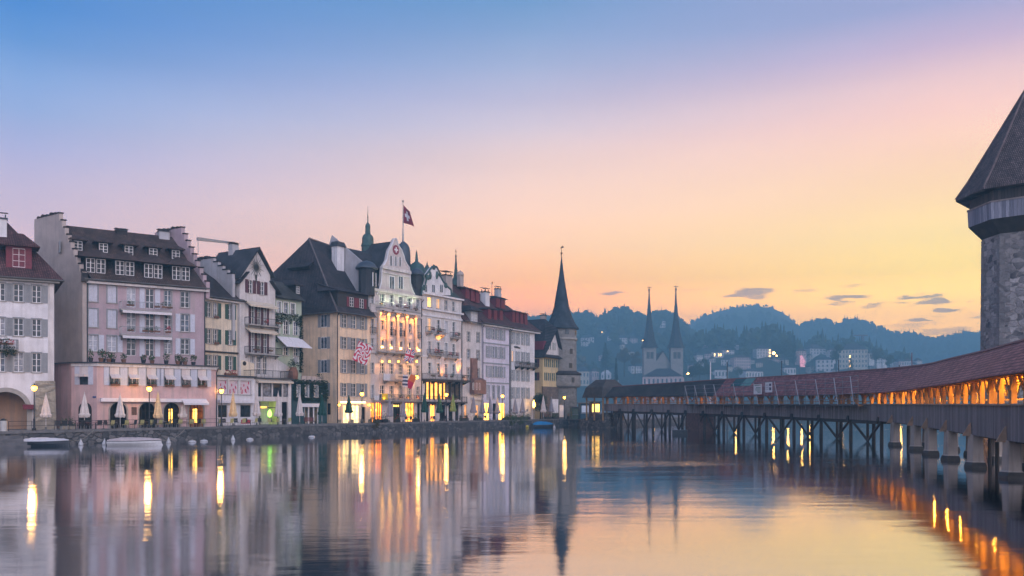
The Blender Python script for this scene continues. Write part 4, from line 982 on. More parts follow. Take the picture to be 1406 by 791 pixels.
dark_room(g, g.u(418)-.1, g.u(437)+.1, -.2, g.z(558, 2), .205, 1.8, plain('shop_interior', (.30,.25,.17,1), .8, .6, 1.4))
mb = MB()
for px in (418, 424, 431, 437): mb.box(g.u(px)-.09, g.u(px)+.09, .02, .12, -.2, g.z(559, 2))
g.add('door_frame', mb, WHITE)
mb = MB(); mb.box(g.u(412), g.u(440), -.25, -.004, g.z(559, 2), g.z(554, 2)); g.add('awning', mb, AWNW)
zi = g.z(551, 2); wn = [(g.u(a)-.12, g.u(b)+.12) for a, b in ((407.5,411.5), (419,423.5), (431.5,436))]; zw0, zw1 = g.z(546, 2), g.z(528.5, 2)
ivy_on(g, .1, g.W, zi, zt+.5, 0, 1900, 4, lambda u, z: not any(a < u < b and zw0 < z < zw1 for a, b in wn), None, .17)
mb = MB(); mb.box(-.1, g.W+.1, -.1, 2.8, zt+.003, zt+.15); g.add('roof_deck', mb, plain('lead_roof', (0,0,0,1)))
mb = MB(); 
for px in range(415, 438, 7): mb.box(g.u(px), g.u(px+6.4), .1, .3, zt+.15, zt+1.05)
g.add('parapet_panel', mb, W_TAN)
mb = MB(); mb.leaves((g.u(441), .5, zt+.7), (.9, .6, .9), 260, .14, 0, random.Random(8), .2); g.add('roof_hedge', mb, IVY)
mb = MB(); u = g.u(407.5); mb.lathe([(.32,0),(.62,.5),(.72,1.1),(.62,1.7),(.46,1.95),(.54,2.1),(.5,2.12)], 16, (u, .7, zt+.15)); pt = g.add('terracotta_urn', mb, TERRA, smooth=True)
mb = MB(); mb.leaves((u, .7, zt+2.7), (.9, .7, .8), 200, .15, 0, random.Random(9), .1); mb.build('urn_plant', IVY, pt)

# ================= 6 big cream corner house
h = House('corner_hip_house', 'large peach corner house with a huge steep hipped brown roof', 463, Fd(463, 6), 509, Fd(509, 6))
ze = h.z(427, 0); h.ze = ze; h.ov = .7; h.k = 1.05; SD = 13
kw = dict(rows=3, cols=2, shut=SHUT_GREY, sw=.48, surround=None, pane=GLASSB, sp=.03)
R4 = [(432,449.5,474), (462.7,479,474), (494,512,474), (526,544,474)]
h.grid([(470,476.5), (482.5,489), (495,501)], R4, **kw)
h.holes.append((h.u(471), h.u(480), -.2, h.z(557, 2), False)); h.holes.append((h.u(482.5), h.u(493), -.2, h.z(557, 2), False)); h.holes.append((h.u(497), h.u(502), -.2, h.z(559, 2), False))
h.body(W_PEACH, ze, SD)
for a, b, m_ in ((471,480,INT_YEL), (482.5,493,INT_WARM), (497,502,INT_DARK)): dark_room(h, h.u(a)-.05, h.u(b)+.05, -.2, h.z(556.5, 2), .205, 1.5, glow('shop_light', (1,.74,.33,1), 2.4, .6, 1.6) if m_ is not INT_DARK else m_)
mb = MB(); 
for px in (471, 475.5, 480, 482.5, 488, 493): mb.box(h.u(px)-.06, h.u(px)+.06, .04, .12, -.2, h.z(557, 2))
h.add('shop_frame', mb, WHITE)
mb = MB(); mb.box(h.u(467), h.u(501), -.12, -.03, h.z(553.5, 2), h.z(551.2, 2)); h.add('strip_light', mb, glow('strip_light', (1,.66,.25,1), 7)); mb = MB(); mb.box(h.u(466), h.u(502), -.35, -.004, h.z(551, 2), h.z(549.5, 2)); h.add('shop_fascia', mb, W_OFF)
mb = MB()
for px in (463.2, 481, 494, 505.5): mb.box(h.u(px), h.u(px)+.7, -.12, -.004, -.2, .55)
h.add('plinth', mb, SAND)
for px in (461.8, 503.3):
    mb = MB(); u = h.u(px)+.25; z = h.z(556, u); mb.blob((u, -.35, z), .17, 0, 8, 6, 0); w = h.add('wall_lamp', mb, BULB); m2 = MB(); m2.cyl((u, 0, z+.25), (u, -.35, z+.25), .03); m2.cyl((u, -.35, z+.16), (u, -.35, z+.3), .1, .04); m2.build('lamp_bracket', STEEL, w)
# windows of the side wall facing the river bend
for (y0, y1, _) in R4:
    for px0, px1 in ((439.5, 450.5),):
        yv = lambda px: (lambda q: (q*h.p0.y-h.p0.x)/(h.n.x-q*h.n.y))((px-CX)/F)
        a, b = yv(px1), yv(px0); zz = lambda py, v: Zw(py, h.p0.y+h.n.y*v)-h.base
        c = (a+b)/2; z0, z1 = zz(y1, c), zz(y0, c); wv = 1.25
        mb = MB()
        mb.box(-.03, .05, c-wv/2, c+wv/2, z0, z0+.08); mb.box(-.03, .05, c-wv/2, c+wv/2, z1-.08, z1)
        for q in (-.5, 0, .5): mb.box(-.03, .05, c+q*wv-.04, c+q*wv+.04, z0+.08, z1-.08)
        w = h.add('window', mb, WHITE); m2 = MB(); m2.box(-.012, .02, c-wv/2+.02, c+wv/2-.02, z0+.02, z1-.02); m2.build('pane', GLASSB, w)
        for d0 in (c-wv/2-.62, c+wv/2+.02): m3 = MB(); m3.box(-.055, -.003, d0, d0+.6, z0, z1); m3.build('shutter', SHUT_GREY, w)
mb = MB(); yv_ = yv(446); c = yv(452); mb.box(-.03, .03, c-.3, c+.3, 1.3, 3.0); h.add('side_door', mb, INT_DARK)
# hipped roof: street eave, side eave, short ridge
ap_v = 8.2; ap_u = h.u(424, ap_v); zr = h.z(327.5, ap_u, ap_v); o = .75
rr_u = h.W+1.5
BR2 = tiles('plum_tile', (.042,.036,.044,1), (.075,.064,.072,1), (.05,.048,.05,1), .4)
mb = MB(); c0 = (-o, -o, ze-.25); kx = (0.9, .6, ze+1.6)
mb.slab([c0, (h.W+.5, -o, ze-.25), (h.W+.5, ap_v, zr-.5), (max(ap_u, .9)+.0, ap_v, zr)], .16); A_ = (ap_u, ap_v, zr)
mb.slab([c0, (max(ap_u,.9), ap_v, zr), (-o, SD+6, ze+3.2), (-o, SD+.5, ze-.25)], .16)
mb.slab([(max(ap_u,.9), ap_v, zr), (h.W+.5, ap_v, zr-.5), (h.W+.5, SD+6, ze), (-o, SD+6, ze+3.2)], .16)
h.add('roof', mb, BR2); print('hip apex u', ap_u, 'W', h.W)
AU = max(ap_u, .9)
mb = MB(); mb.tube([(-o, -o, ze-.2), (AU, ap_v, zr+.04)], .13, 6); mb.tube([(AU, ap_v, zr+.04), (h.W+.5, ap_v, zr-.46)], .13, 6); h.add('ridge_tiles', mb, plain('ridge_tile', (.12,.10,.10,1), .8, .3))
h.k = (zr-ze+.25)/(ap_v+o); h.ov = o; h.ze = ze-.25; h.gutter(-o, h.W+.5, -o-.06, ze-.27)
mb = MB(); mb.cyl((-o-.05, -o, ze-.27), (-o-.05, SD+.5, ze-.27), .09, None, 8); h.add('gutter', mb, COPPER); h.pipe(-.05, 0, 0, ze-.2)
# long red dormer
u0, v, z0 = h.on_roof(463.5, 420); u1 = h.u(507, v); z1 = h.z(399, u0, v); mb = MB(); mb.box(u0, u1, v, v+3, z0-.3, z1); d = h.add('dormer', mb, DARKWOOD)
mb = MB(); mb.slab([(u0-.5, v-.6, z1+.02), (u1+.3, v-.6, z1+.02), (u1+.3, v+4.2, z1+1.5), (u0-.5, v+4.2, z1+1.5)], .12); mb.slab([(u0-.5, v-.6, z1+.02), (u0+.0, v+4.2, z1+1.5), (u0-1.2, v+3.0, z1)], .12); mb.build('dormer_roof', BR2, d)
zz0 = h.z(418.5, u0, v); hh = h.z(405.5, u0, v)-zz0
for a, b in ((480,485.5), (493.5,499)): h.window((h.u(a, v)+h.u(b, v))/2, zz0, h.u(b, v)-h.u(a, v), hh, rows=3, cols=2, hole=False, v=v, parent=d, sill=False, shut=OXRED, sw=.55)
# eyebrow dormer low on the side slope, roof hatch
mb = MB(); y0 = yv(432)+1; mb.hull8([(AU*.25, 6.2, ze+7.0), (AU*.25, 10.5, ze+7.0), (AU*.6, 10.5, ze+8.0), (AU*.6, 6.2, ze+8.0)], [(AU*.2-.5, 6.0, ze+7.35), (AU*.2-.5, 10.8, ze+7.35), (AU*.6, 10.8, ze+8.3), (AU*.6, 6.0, ze+8.3)]); h.add('eyebrow_dormer', mb, DARK_TILE)
mb = MB(); u, v = h.u(464, 5.5), 5.5; z1, z0 = h.z(339, u, v), h.z(386, u, v); mb.box(u-.8, u+.8, v-.6, v+.6, z0-1.2, z1); c_ = h.add('chimney_stack', mb, W_WHITE); m2 = MB(); m2.hull8([(u-1.05, v-.9, z1), (u+1.05, v-.9, z1), (u+1.05, v+.9, z1), (u-1.05, v+.9, z1)], [(u-.8, v-.6, z1+.75), (u+.8, v-.6, z1+.75), (u+.8, v+.6, z1+.75), (u-.8, v+.6, z1+.75)]); m2.build('chimney_cap', SLATE, c_)
for px in (463, 492): pass

# ================= 7 grand hotel with the Dutch gable
GREENC = plain('verdigris_copper', (.055,.10,.095,1), .55, .3, 1.5, .2); LEADC = plain('lead_dome', (.060,.075,.095,1), .5, .25, 1.5, .2)
h = House('grand_hotel', 'ornate pale hotel with a curved gable, white cross medallion and floodlit columns', 509, Fd(509, 6), 578.5, Fd(578.5, 6), 'hotel')
um = h.W*.5; zc = h.z(429, um)
C6 = [(508.8,513.4), (521.8,528), (534.8,540.4), (547.3,553), (559.3,565), (571.3,576)]
C5 = C6[:]
h.grid(C6, [(406,421.5,545)], rows=3, cols=2, surround=WHITE, pane=GLASSB)
h.grid([C6[0], C6[2], C6[3], C6[5]], [(442,462,545)], rows=3, cols=2, surround=W_PEACH); h.grid([C6[1], C6[4]], [(442,455,545)], rows=2, cols=2, surround=W_PEACH)
h.grid(C6, [(468,481.5,545)], rows=2, cols=2, surround=None); h.grid(C6, [(500,514,545)], rows=3, cols=2, surround=W_OFF); h.grid(C6, [(529.5,547,545)], rows=3, cols=2, surround=W_OFF)
for a, b in ((507.8,514.5), (516,524.5), (540,549.5), (557,568.5), (573,577)): h.holes.append((max(.05, h.u(a)), h.u(b), -.2, h.z(553.5, um), False))
zs = h.z(402, um)
h.body(W_HOTEL, zs, 12)
for i, (a, b) in enumerate(((507.8,514.5), (516,524.5), (540,549.5), (557,568.5), (573,577))):
    dark_room(h, max(.05, h.u(a))-.03, h.u(b)+.05, -.2, h.z(553, um), .205, 2.2, [INT_WARM, glow('orange_interior', (1,.26,.03,1), 3.4, .6, 1.3), INT_DARK, INT_WARM, INT_DARK][i])
mb = MB()
for a, b in ((507.8,514.5), (516,524.5), (540,549.5), (557,568.5)):
    ua, ub = max(.05, h.u(a)), h.u(b)
    for q in range(4): x = ua+(ub-ua)*q/3; mb.box(x-.05, x+.05, .06, .14, -.2, h.z(553.5, um))
    mb.box(ua, ub, .06, .14, .7, .78)
h.add('shop_frame', mb, DARKWOOD)
mb = MB(); 
for px in (510, 513, 520, 562): mb.blob((h.u(px), .6, h.z(563, um)), .16, 0, 8, 6, 0)
h.add('table_lamp', mb, BULB)
mb = MB(); mb.box(h.u(541), h.u(548.5), .15, .22, h.z(558.5, um), h.z(556, um)); h.add('entrance_sign', mb, INT_YEL)
# cornices and the projecting bay
ub0, ub1 = h.u(516), h.u(572.5)
for py, d in ((432, .55), (486, .5), (551, .3)): z = h.z(py, um); mb = MB(); mb.box(-.05, h.W+.05, -d*.5, .0, z-.18, z+.12); h.add('cornice', mb, W_HOTEL)
z = h.z(403.5, um); mb = MB(); mb.box(-.1, h.W+.1, -.35, .02, z-.2, z+.25); h.add('cornice', mb, W_HOTEL)
zb0, zb1 = h.z(484, um), h.z(430.5, um)
PIL = (518.5, 531, 544, 556.3, 568.8)
for px in PIL:
    u = h.u(px); mb = MB(); mb.lathe([(.36,0),(.36,.3),(.28,.35),(.24,(zb1-zb0)*.86),(.34,(zb1-zb0)*.88),(.42,(zb1-zb0)*.97),(.42,(zb1-zb0))], 12, (u, -.38, zb0+.13)); h.add('column', mb, W_PEACH)
mb = MB(); mb.box(ub0, ub1, -.9, -.004, zb1, zb1+.35); h.add('entablature', mb, W_HOTEL)
b = h.balcony(ub0, ub1, zb1+.55, .95, plants=6, seed=31, rail=W_OFF, gap=.22); b = h.balcony(ub0-.3, ub1+.3, h.z(485, um), 1.0, rail=W_OFF, gap=.2)
for c in (C6[0], C6[2], C6[3], C6[5]): h.railing('railing', [(h.u(c[0])-.15, -.02, h.z(461.5, um)), (h.u(c[0])-.15, -.4, h.z(461.5, um)), (h.u(c[1])+.15, -.4, h.z(461.5, um)), (h.u(c[1])+.15, -.02, h.z(461.5, um))], .95)
for c in C6[1:]:
    u = (h.u(c[0])+h.u(c[1]))/2-.9; z = h.z(496, um); mb = MB(); mb.hull8([(u-.18, -.3, z-.4), (u+.18, -.3, z-.4), (u+.18, 0, z-.5), (u-.18, 0, z-.5)], [(u-.24, -.8, z+.5), (u+.24, -.8, z+.5), (u+.24, 0, z+.5), (u-.24, 0, z+.5)]); h.add('corbel', mb, W_HOTEL)
h.balcony(h.u(526), h.u(558), h.z(523, um), 1.0, rail=W_OFF, gap=.25); h.balcony(h.u(521), h.u(577), h.z(550, um), 1.1, gap=.16, plants=4, seed=33)
mb = MB(); z = h.z(520.5, um); mb.box(h.u(535.5), h.u(552.5), -1.14, -1.08, z-.05, z+.75)
h.add('name_board', mb, W_PEACH)
mb = MB()   # raised lettering strokes, too small to read in the photo
for q, px in enumerate((540,541.2,542.6,543.8,545.2,546.4,547.8,549)): mb.box(h.u(px)-.05, h.u(px)+.05, -1.17, -1.14, z+.22, z+.48)
h.add('lettering', mb, DARKWOOD)
mb = MB(); mb.box(h.u(518.5), h.u(527), -1.3, -1.2, h.z(523.5, um), h.z(514.5, um)); h.add('white_panel', mb, W_WHITE); mb = MB(); mb.box(h.u(516), h.u(523.7), -1.35, -1.25, h.z(549.5, um), h.z(541, um)); h.add('yellow_panel', mb, plain('yellow_cloth', (.55,.42,.03,1), .7, .15)); mb = MB(); mb.box(h.u(508.5), h.u(514.5), -.9, -.8, h.z(550, um), h.z(544, um)); h.add('white_panel', mb, W_WHITE)
# floodlights on the bay: real lamps hidden behind the parapets, and their warm lenses
def spot(h, u, v, z, e, tgt, ang=70, col=(1,.31,.025)):
    l = bpy.data.lights.new('floodlight', 'SPOT'); l.energy = e; l.color = col; l.spot_size = R(ang); l.spot_blend = .6; l.shadow_soft_size = .12
    o = link('floodlight', l, h.root, (u, v, z)); o.rotation_euler = (Vector(tgt)-Vector((u, v, z))).to_track_quat('-Z', 'Y').to_euler(); return o
for px in (521, 530.5, 543.5, 556, 567.5):
    u = h.u(px); spot(h, u+.35, -.75, zb0+.7, 850, (u+.1, .0, zb1), 110); spot(h, u-.3, -.8, zb1-.35, 420, (u, 0, zb0+3.2), 130)
for px in PIL: mb = MB(); mb.box(h.u(px)+.05, h.u(px)+.45, -.82, -.72, zb0+.45, zb0+.75); h.add('floodlight_lens', mb, glow('flood_lens', (1,.55,.15,1), 14))
for px in (518.5, 528.5, 541, 553.5, 566):
    u = h.u(px); z = h.z(497.5, u); spot(h, u, -.9, z, 260, (u, 0, z-3.2), 130, (1, .40, .08)); spot(h, u, -1.35, h.z(548, u), 240, (u, 0, h.z(527, u)), 120, (1, .40, .08)); mb = MB(); mb.blob((u, -.95, z+.1), .15, 0, 8, 5, 0); h.add('corbel_lamp', mb, BULB)
# cool greenish floodlights standing on the balcony parapet, lighting the attic floor and the gable
for px in (519, 533, 549, 564):
    u = h.u(px); spot(h, u, -1.3, h.z(420.5, u), 190, (u, 0, h.z(392, u)), 120, (.80, 1.0, .62)); mb = MB(); mb.hull8([(u-.16, -1.2, h.z(427.5, u)), (u+.16, -1.2, h.z(427.5, u)), (u+.16, -1.0, h.z(427.5, u)), (u-.16, -1.0, h.z(427.5, u))], [(u-.16, -1.2, h.z(426.4, u)), (u+.16, -1.2, h.z(426.4, u)), (u+.16, -1.05, h.z(426, u)), (u-.16, -1.05, h.z(426, u))]); h.add('floodlight', mb, STEEL)
# dutch gable
zg = h.z(372, um); gl, gr = h.u(524), h.u(561); gc = h.u(541.8); G = lambda px, py: (h.u(px), -.12, h.z(py, h.u(px)))
OUT = [(516.5,404), (520,397), (522.5,388), (523.5,372), (524.3,366), (527.5,362), (530,357), (531.5,349), (533,343), (536,338.5), (538.3,333.5), (539.3,329.5), (541.5,327.3), (543.8,328.6), (545,333.5), (547,338.5), (550.5,343.5), (553,350), (555,358), (558,363.5), (561,367.5), (561.8,373), (562.5,389), (565,398), (568.5,405)]
mb = MB(); mb.extrude([G(*p) for p in OUT], (0, .5, 0)); gb = h.add('curved_gable', mb, W_HOTEL)
mb = MB(); mb.box(gl-.25, gr+.25, -.42, -.12, zg-.15, zg+.35); z2 = h.z(378, um); mb.box(gl-.1, gr+.1, -.3, -.12, z2-.1, z2+.12); h.add('gable_cornice', mb, W_OFF)
pts = [G(*p) for p in OUT]; mb = MB()
for a, b in zip(pts, pts[1:]): mb.cyl((a[0], -.15, a[2]), (b[0], -.15, b[2]), .13, .13, 6)
h.add('gable_moulding', mb, W_WHITE)
mc = G(542.6, 343.3); mb = MB(); mb.cyl((mc[0], -.2, mc[2]), (mc[0], -.12, mc[2]), .78, .78, 20); md = h.add('medallion', mb, plain('crimson_enamel', (.22,.03,.06,1), .5, .15))
mb = MB(); mb.box(mc[0]-.13, mc[0]+.13, -.24, -.2, mc[2]-.46, mc[2]+.46); mb.box(mc[0]-.46, mc[0]-.13, -.24, -.2, mc[2]-.13, mc[2]+.13); mb.box(mc[0]+.13, mc[0]+.46, -.24, -.2, mc[2]-.13, mc[2]+.13); mb.build('white_cross', WHITE, md)
for a, b, y0, y1 in ((534.4,537.3,351,364.5), (540.8,543.4,352,365), (547,549.6,353,365.5)):
    mb = MB(); u0, u1 = h.u(a), h.u(b); mb.box(u0, u1, -.14, -.1, h.z(y1, u0), h.z(y0, u0)); w = h.add('window', mb, GLASS); m2 = MB(); m2.box((u0+u1)/2-.03, (u0+u1)/2+.03, -.17, -.14, h.z(y1, u0), h.z(y0, u0)); m2.box(u0-.12, u0, -.2, -.1, h.z(y1, u0), h.z(y0, u0)); m2.box(u1, u1+.12, -.2, -.1, h.z(y1, u0), h.z(y0, u0)); m2.build('frame', WHITE, w)
for a, b in ((534,540), (546.2,552)):
    mb = MB(); u0, u1 = h.u(a), h.u(b); z0, z1 = h.z(396, u0), h.z(379.5, u0); mb.box(u0, u1, -.15, -.1, z0, z1); w = h.add('window', mb, GLASSB); m2 = MB(); m2.box((u0+u1)/2-.035, (u0+u1)/2+.035, -.18, -.15, z0, z1); m2.box(u0-.15, u0, -.22, -.1, z0, z1+.15); m2.box(u1, u1+.15, -.22, -.1, z0, z1+.15); m2.box(u0, u1, -.22, -.1, z1, z1+.15); m2.build('frame', WHITE, w)
# slate mansard behind, side turrets, lantern and dome
zr = h.z(349, um, 6); mb = MB(); mb.slab([(-.3, -.2, zs), (h.W+.2, -.2, zs), (h.W+.2, 4, zr-.5), (-.3, 4, zr-.5)], .15); mb.slab([(-.3, 4, zr-.5), (h.W+.2, 4, zr-.5), (h.W+.2, 7.5, zr+.6), (-.3, 7.5, zr+.6)], .15); mb.slab([(-.3, 7.5, zr+.6), (h.W+.2, 7.5, zr+.6), (h.W+.2, 13, zs), (-.3, 13, zs)], .15)
mb.slab([(gl+.3, 0, zg), (gc, 0, h.z(331, gc)), (gc, 6, h.z(331, gc)), (gl+.3, 6, zg)], .1); mb.slab([(gc, 0, h.z(331, gc)), (gr-.3, 0, zg), (gr-.3, 6, zg), (gc, 6, h.z(331, gc))], .1)
h.add('roof', mb, SLATE)
mb = MB(); z1 = h.z(364, 0, 1); mb.poly([(-.32, 0, zs-2.5), (-.32, 0, z1-.8), (-.32, 8.5, zr+1.2), (-.32, 12.5, zs-2.5)]); mb.box(-.31, .35, .2, 12, zs-6, zs); 
mb.extrude([(-.6, -.05, zs-3), (-.6, -.05, z1-.5), (-.6, 7.8, zr+2.2), (-.6, 12.5, zs-2)], (.28, 0, 0)); h.add('side_fire_wall', mb, W_GREY)
def turret(px, v, pyb, pyw, pyt, r, name='turret', n=10, mat=None):
    u = h.u(px, v); z0, zw, zt = h.z(pyb, u, v), h.z(pyw, u, v), h.z(pyt, u, v); mb = MB(); mb.lathe([(r*.9, z0-1.2), (r*.9, zw)], n, (u, v, 0)); t_ = h.add(name, mb, mat or SLATE); d = MB(); q = zt-zw
    d.lathe([(r*1.25, zw-.15), (r*1.28, zw), (r*1.15, zw+q*.22), (r*.98, zw+q*.5), (r*.65, zw+q*.8), (r*.2, zw+q*.97), (.05, zt+.05)], n, (u, v, 0)); d.build('dome', LEADC, t_, smooth=True); return t_, u, z0, zw, zt
t_, u, z0, zw, zt = turret(503.5, .5, 396, 368.5, 358, 1.45)
mb = MB(); mb.box(u-.25, u+.45, -1.0, -.75, z0+.2, zw-.8); w = mb.build('window', GLASS, t_); m2 = MB(); m2.box(u-.3, u-.2, -1.06, -.9, z0+.2, zw-.8); m2.box(u+.4, u+.5, -1.06, -.9, z0+.2, zw-.8); m2.build('frame', WHITE, w)
t_, u, z0, zw, zt = turret(572, 1.0, 402, 377, 368, 1.1)
def lathe_px(px, v, prof, name, mat, n=12, smooth=True):
    """prof: (half width px, py)"""
    u = h.u(px, v); Yv = h.Y(u, v); mb = MB(); mb.lathe([(hw*Yv/F, h.z(py, u, v)) for hw, py in prof], n, (u, v, 0)); return h.add(name, mb, mat, None, smooth=smooth)
lathe_px(505, 6, [(8.5,372), (8.5,340), (9.6,337.5), (8,334), (7.8,327), (6.5,323.5), (3.6,321), (3.4,312.5), (3.7,311), (2.6,308), (.8,305.5), (.6,300), (1.1,298.3), (.5,296.5), (.25,290), (.1,283)], 'lantern_turret', GREENC, 8, False)
dm = lathe_px(554, 5, [(9.8,372), (9.6,352), (9.4,346), (8.2,339.5), (6,335.5), (3,333), (1,331.5)], 'dome', LEADC, 16)
u = h.u(553.4, 5); zt = h.z(277.5, u, 5); zb = h.z(332, u, 5); mb = MB(); mb.lathe([(.2, zb), (.1, zb+2), (.06, zt), (.03, zt+.1)], 8, (u, 5, 0)); mb.blob((u, 5, zt+.15), .2, 0, 8, 6, 0); pole = h.add('flagpole', mb, GALV)
HOTEL = h; POLE = (u, 5, zt)
h.pipe(h.W-.05, 0, 0, zs-.5)

# ================= 8 second hotel front with the baroque roof
h = House('baroque_hotel', 'pale hotel wing with an ornate curled gable, flower boxes and a glazed lit veranda', 579.5, Fd(579.5, 6), 634, Fd(634, 6), 'hotel')
um = h.W*.5; ze = h.z(408, um)
C4 = [(587.2,592.2), (599.5,604.3), (610.2,614.6), (620.8,625)]
h.grid([C4[0]], [(411,424,605)], rows=2, pane=LIT); h.grid([C4[1]], [(411,424,605)], rows=2, pane=LITD); h.grid(C4[2:], [(411,424,605)], rows=2)
h.grid([C4[0]], [(439.5,456,605)], rows=3, pane=LITD, surround=WHITE); h.grid([C4[2]], [(439.5,456,605)], rows=3, pane=CURT, surround=WHITE); h.grid([C4[1], C4[3]], [(439.5,459,605)], rows=3, surround=WHITE)
h.grid(C4, [(470,486,605)], rows=3, surround=WHITE); h.grid(C4, [(499,514,605)], rows=3, surround=WHITE)
h.holes.append((h.u(584), h.u(612), h.z(548, um), h.z(526, um), False)); h.holes.append((h.u(614), h.u(631), h.z(548, um), h.z(526, um), False))
for a, b in ((585,589), (591,597), (604,612), (616,622), (625,630)): h.holes.append((h.u(a), h.u(b), -.2, h.z(556, um), False))
h.body(W_OFF, ze, 12)
dark_room(h, h.u(584)-.05, h.u(612)+.05, h.z(548.5, um), h.z(525.5, um), .205, 1.6, glow('veranda_light', (1,.45,.09,1), 2.4, .7, 1.0)); dark_room(h, h.u(614)-.05, h.u(631)+.05, h.z(548.5, um), h.z(525.5, um), .205, 1.6, plain('veranda_dim', (.30,.22,.15,1), .8, .6, 1.2))
for i, (a, b) in enumerate(((585,589), (591,597), (604,612), (616,622), (625,630))): dark_room(h, h.u(a)-.05, h.u(b)+.05, -.2, h.z(555.5, um), .205, 1.4, INT_WARM if i in (1,) else INT_DARK)
for px in (584, 589.5, 595.5, 601.5, 607.5, 612, 618, 624.5, 631): mb = MB(); mb.box(h.u(px)-.12, h.u(px)+.12, -.15, .12, h.z(549, um), h.z(525, um)); h.add('veranda_post', mb, DARKWOOD)
for py, d in ((407.5, .5), (427.5, .4), (436, .2), (491, .15)): z = h.z(py, um); mb = MB(); mb.box(-.05, h.W+.1, -d, .0, z-.15, z+.15); h.add('cornice', mb, W_WHITE)
b = h.balcony(0, h.W+.6, h.z(521.5, um), 1.7, th=.35, mat=DARKWOOD, plants=9, seed=41, gap=.2); b2 = h.balcony(.3, h.W, h.z(552, um), 1.3, th=.25, mat=DARKWOOD, plants=6, seed=42, gap=.2)
for c, py, pl in (((596,607.5), 460.5, 3), ((617.5,628), 462.5, 2), ((584,592), 459, 2), ((586,604), 489, 3), ((609,626), 490.5, 3)):
    h.balcony(h.u(c[0]), h.u(c[1]), h.z(py, um), .8, plants=pl, seed=int(py+c[0]), gap=.2)
spot(h, h.u(602), -1.0, h.z(468, um), 300, (h.u(602), 0, h.z(455, um)), 120); spot(h, h.u(629), -.6, h.z(516, um), 1500, (h.u(631), .0, h.z(470, um)), 60); spot(h, h.u(606), -.5, h.z(519, um), 450, (h.u(606), .0, h.z(480, um)), 100)
zt_ = h.z(366, um); G = lambda px, py: (h.u(px), -.1, h.z(py, h.u(px)))
OUT = [(577.5,405), (579,396), (583,391), (585,383), (583.5,378), (587,374), (590,369.5), (594.5,364.8), (599,367), (602,373), (604.5,381), (608,387), (613,393), (618.5,398), (619,405.5)]
mb = MB(); mb.extrude([G(*p) for p in OUT], (0, .5, 0)); h.add('curled_gable', mb, W_WHITE)
mb = MB(); pts = [G(*p) for p in OUT]
for a, b in zip(pts, pts[1:]): mb.cyl((a[0], -.14, a[2]), (b[0], -.14, b[2]), .17, .17, 6)
for px, py, r in ((581,395,.5), (586.5,381,.45), (603,377,.4), (611,392,.5), (594.5,367,.45)): q = G(px, py); mb.blob((q[0], -.2, q[2]), (r, .22, r), 0, 10, 6, .1)
for px in (590, 599): q = G(px, 378); mb.blob((q[0], -.15, q[2]), (.35, .18, .7), 0, 8, 6, .2)
h.add('scroll_moulding', mb, GREENC)
for a, b in ((582,585.5), (592,596), (603,607)):
    mb = MB(); u0, u1 = h.u(a), h.u(b); z0, z1 = h.z(401, u0), h.z(391, u0); mb.box(u0, u1, -.16, -.08, z0, z1); w = h.add('window', mb, GLASSB); m2 = MB(); m2.box(u0-.12, u0, -.2, -.1, z0, z1+.1); m2.box(u1, u1+.12, -.2, -.1, z0, z1+.1); m2.box((u0+u1)/2-.03, (u0+u1)/2+.03, -.19, -.16, z0, z1); m2.build('frame', WHITE, w)
mb = MB(); zr = h.z(378, um, 5); mb.slab([(-.3, -.1, ze), (h.W+.3, -.1, ze), (h.W+.3, 5, zr), (-.3, 5, zr)], .15); mb.slab([(-.3, 5, zr), (h.W+.3, 5, zr), (h.W+.3, 12.5, ze), (-.3, 12.5, ze)], .15); h.add('roof', mb, tiles('verdigris_tile', (.045,.065,.06,1), (.07,.09,.08,1), (.05,.08,.07,1), .4))
lathe_px(572, 3.5, [(16,400), (15,385), (13.5,372), (9,364), (4,360.5), (2.2,359), (1.6,352), (1.0,345.5), (.3,344)], 'green_dome', GREENC, 14)
lathe_px(586.5, 4, [(6,380), (5.4,372), (3,367), (1,363), (.6,361), (.2,358.5)], 'green_dome', GREENC, 10)
h.chimney(612, 372, 398, 2.0, W_TAN, 2.5); h.pipe(h.W-.1, 0, 0, ze-.2)

# ================= 9 narrow pale house, 10 lavender, 11 grey-white: a row under red roofs
h = House('narrow_pale_house', 'narrow pale house with a red wooden oriel, between the veranda hotel and the lavender house', 634.5, Fd(634.5, 6.2), 662, Fd(662, 6.2))
um = h.W*.5; ze = h.z(443, um); h.ze = ze; h.ov = .9
kw = dict(rows=3, surround=STONE)
h.grid([(641.2,645.2)], [(456,468.5,643)], **kw); h.grid([(641.2,645.2)], [(480,492.5,643)], **kw); h.grid([(654.3,658.3)], [(456.5,470,656), (481,494.5,656), (506,519,656)], **kw); h.grid([(641,645)], [(505,519,643)], **kw)
for a, b in ((637.5,641), (652.5,657)): h.holes.append((h.u(a), h.u(b), -.2, h.z(556.5, um), False))
h.body(W_GREY if False else W_OFF, ze, 10)
for a, b in ((637.5,641), (652.5,657)): dark_room(h, h.u(a)-.05, h.u(b)+.05, -.2, h.z(556, um), .205, 1.2, LITD)
rv = 6.5; zr = h.z(388, h.u(645, rv), rv); h.k = (zr-ze)/(rv+.9)
mb = MB(); mb.slab([(-.4, -.95, ze), (h.W+.2, -.95, ze), (h.W+.2, rv, zr), (-3.6, rv, zr)], .15); mb.slab([(-3.6, rv, zr), (h.W+.2, rv, zr), (h.W+.2, 12, ze), (-.4, 12, ze)], .15); h.add('roof', mb, RED_TILE); h.gutter(-.4, h.W, -1.0, ze)
h.hipdormer(651, 442, 2.2, 2.0, None, W_GREY, DARK_TILE, n=2, rise=1.1, ovr=.9)
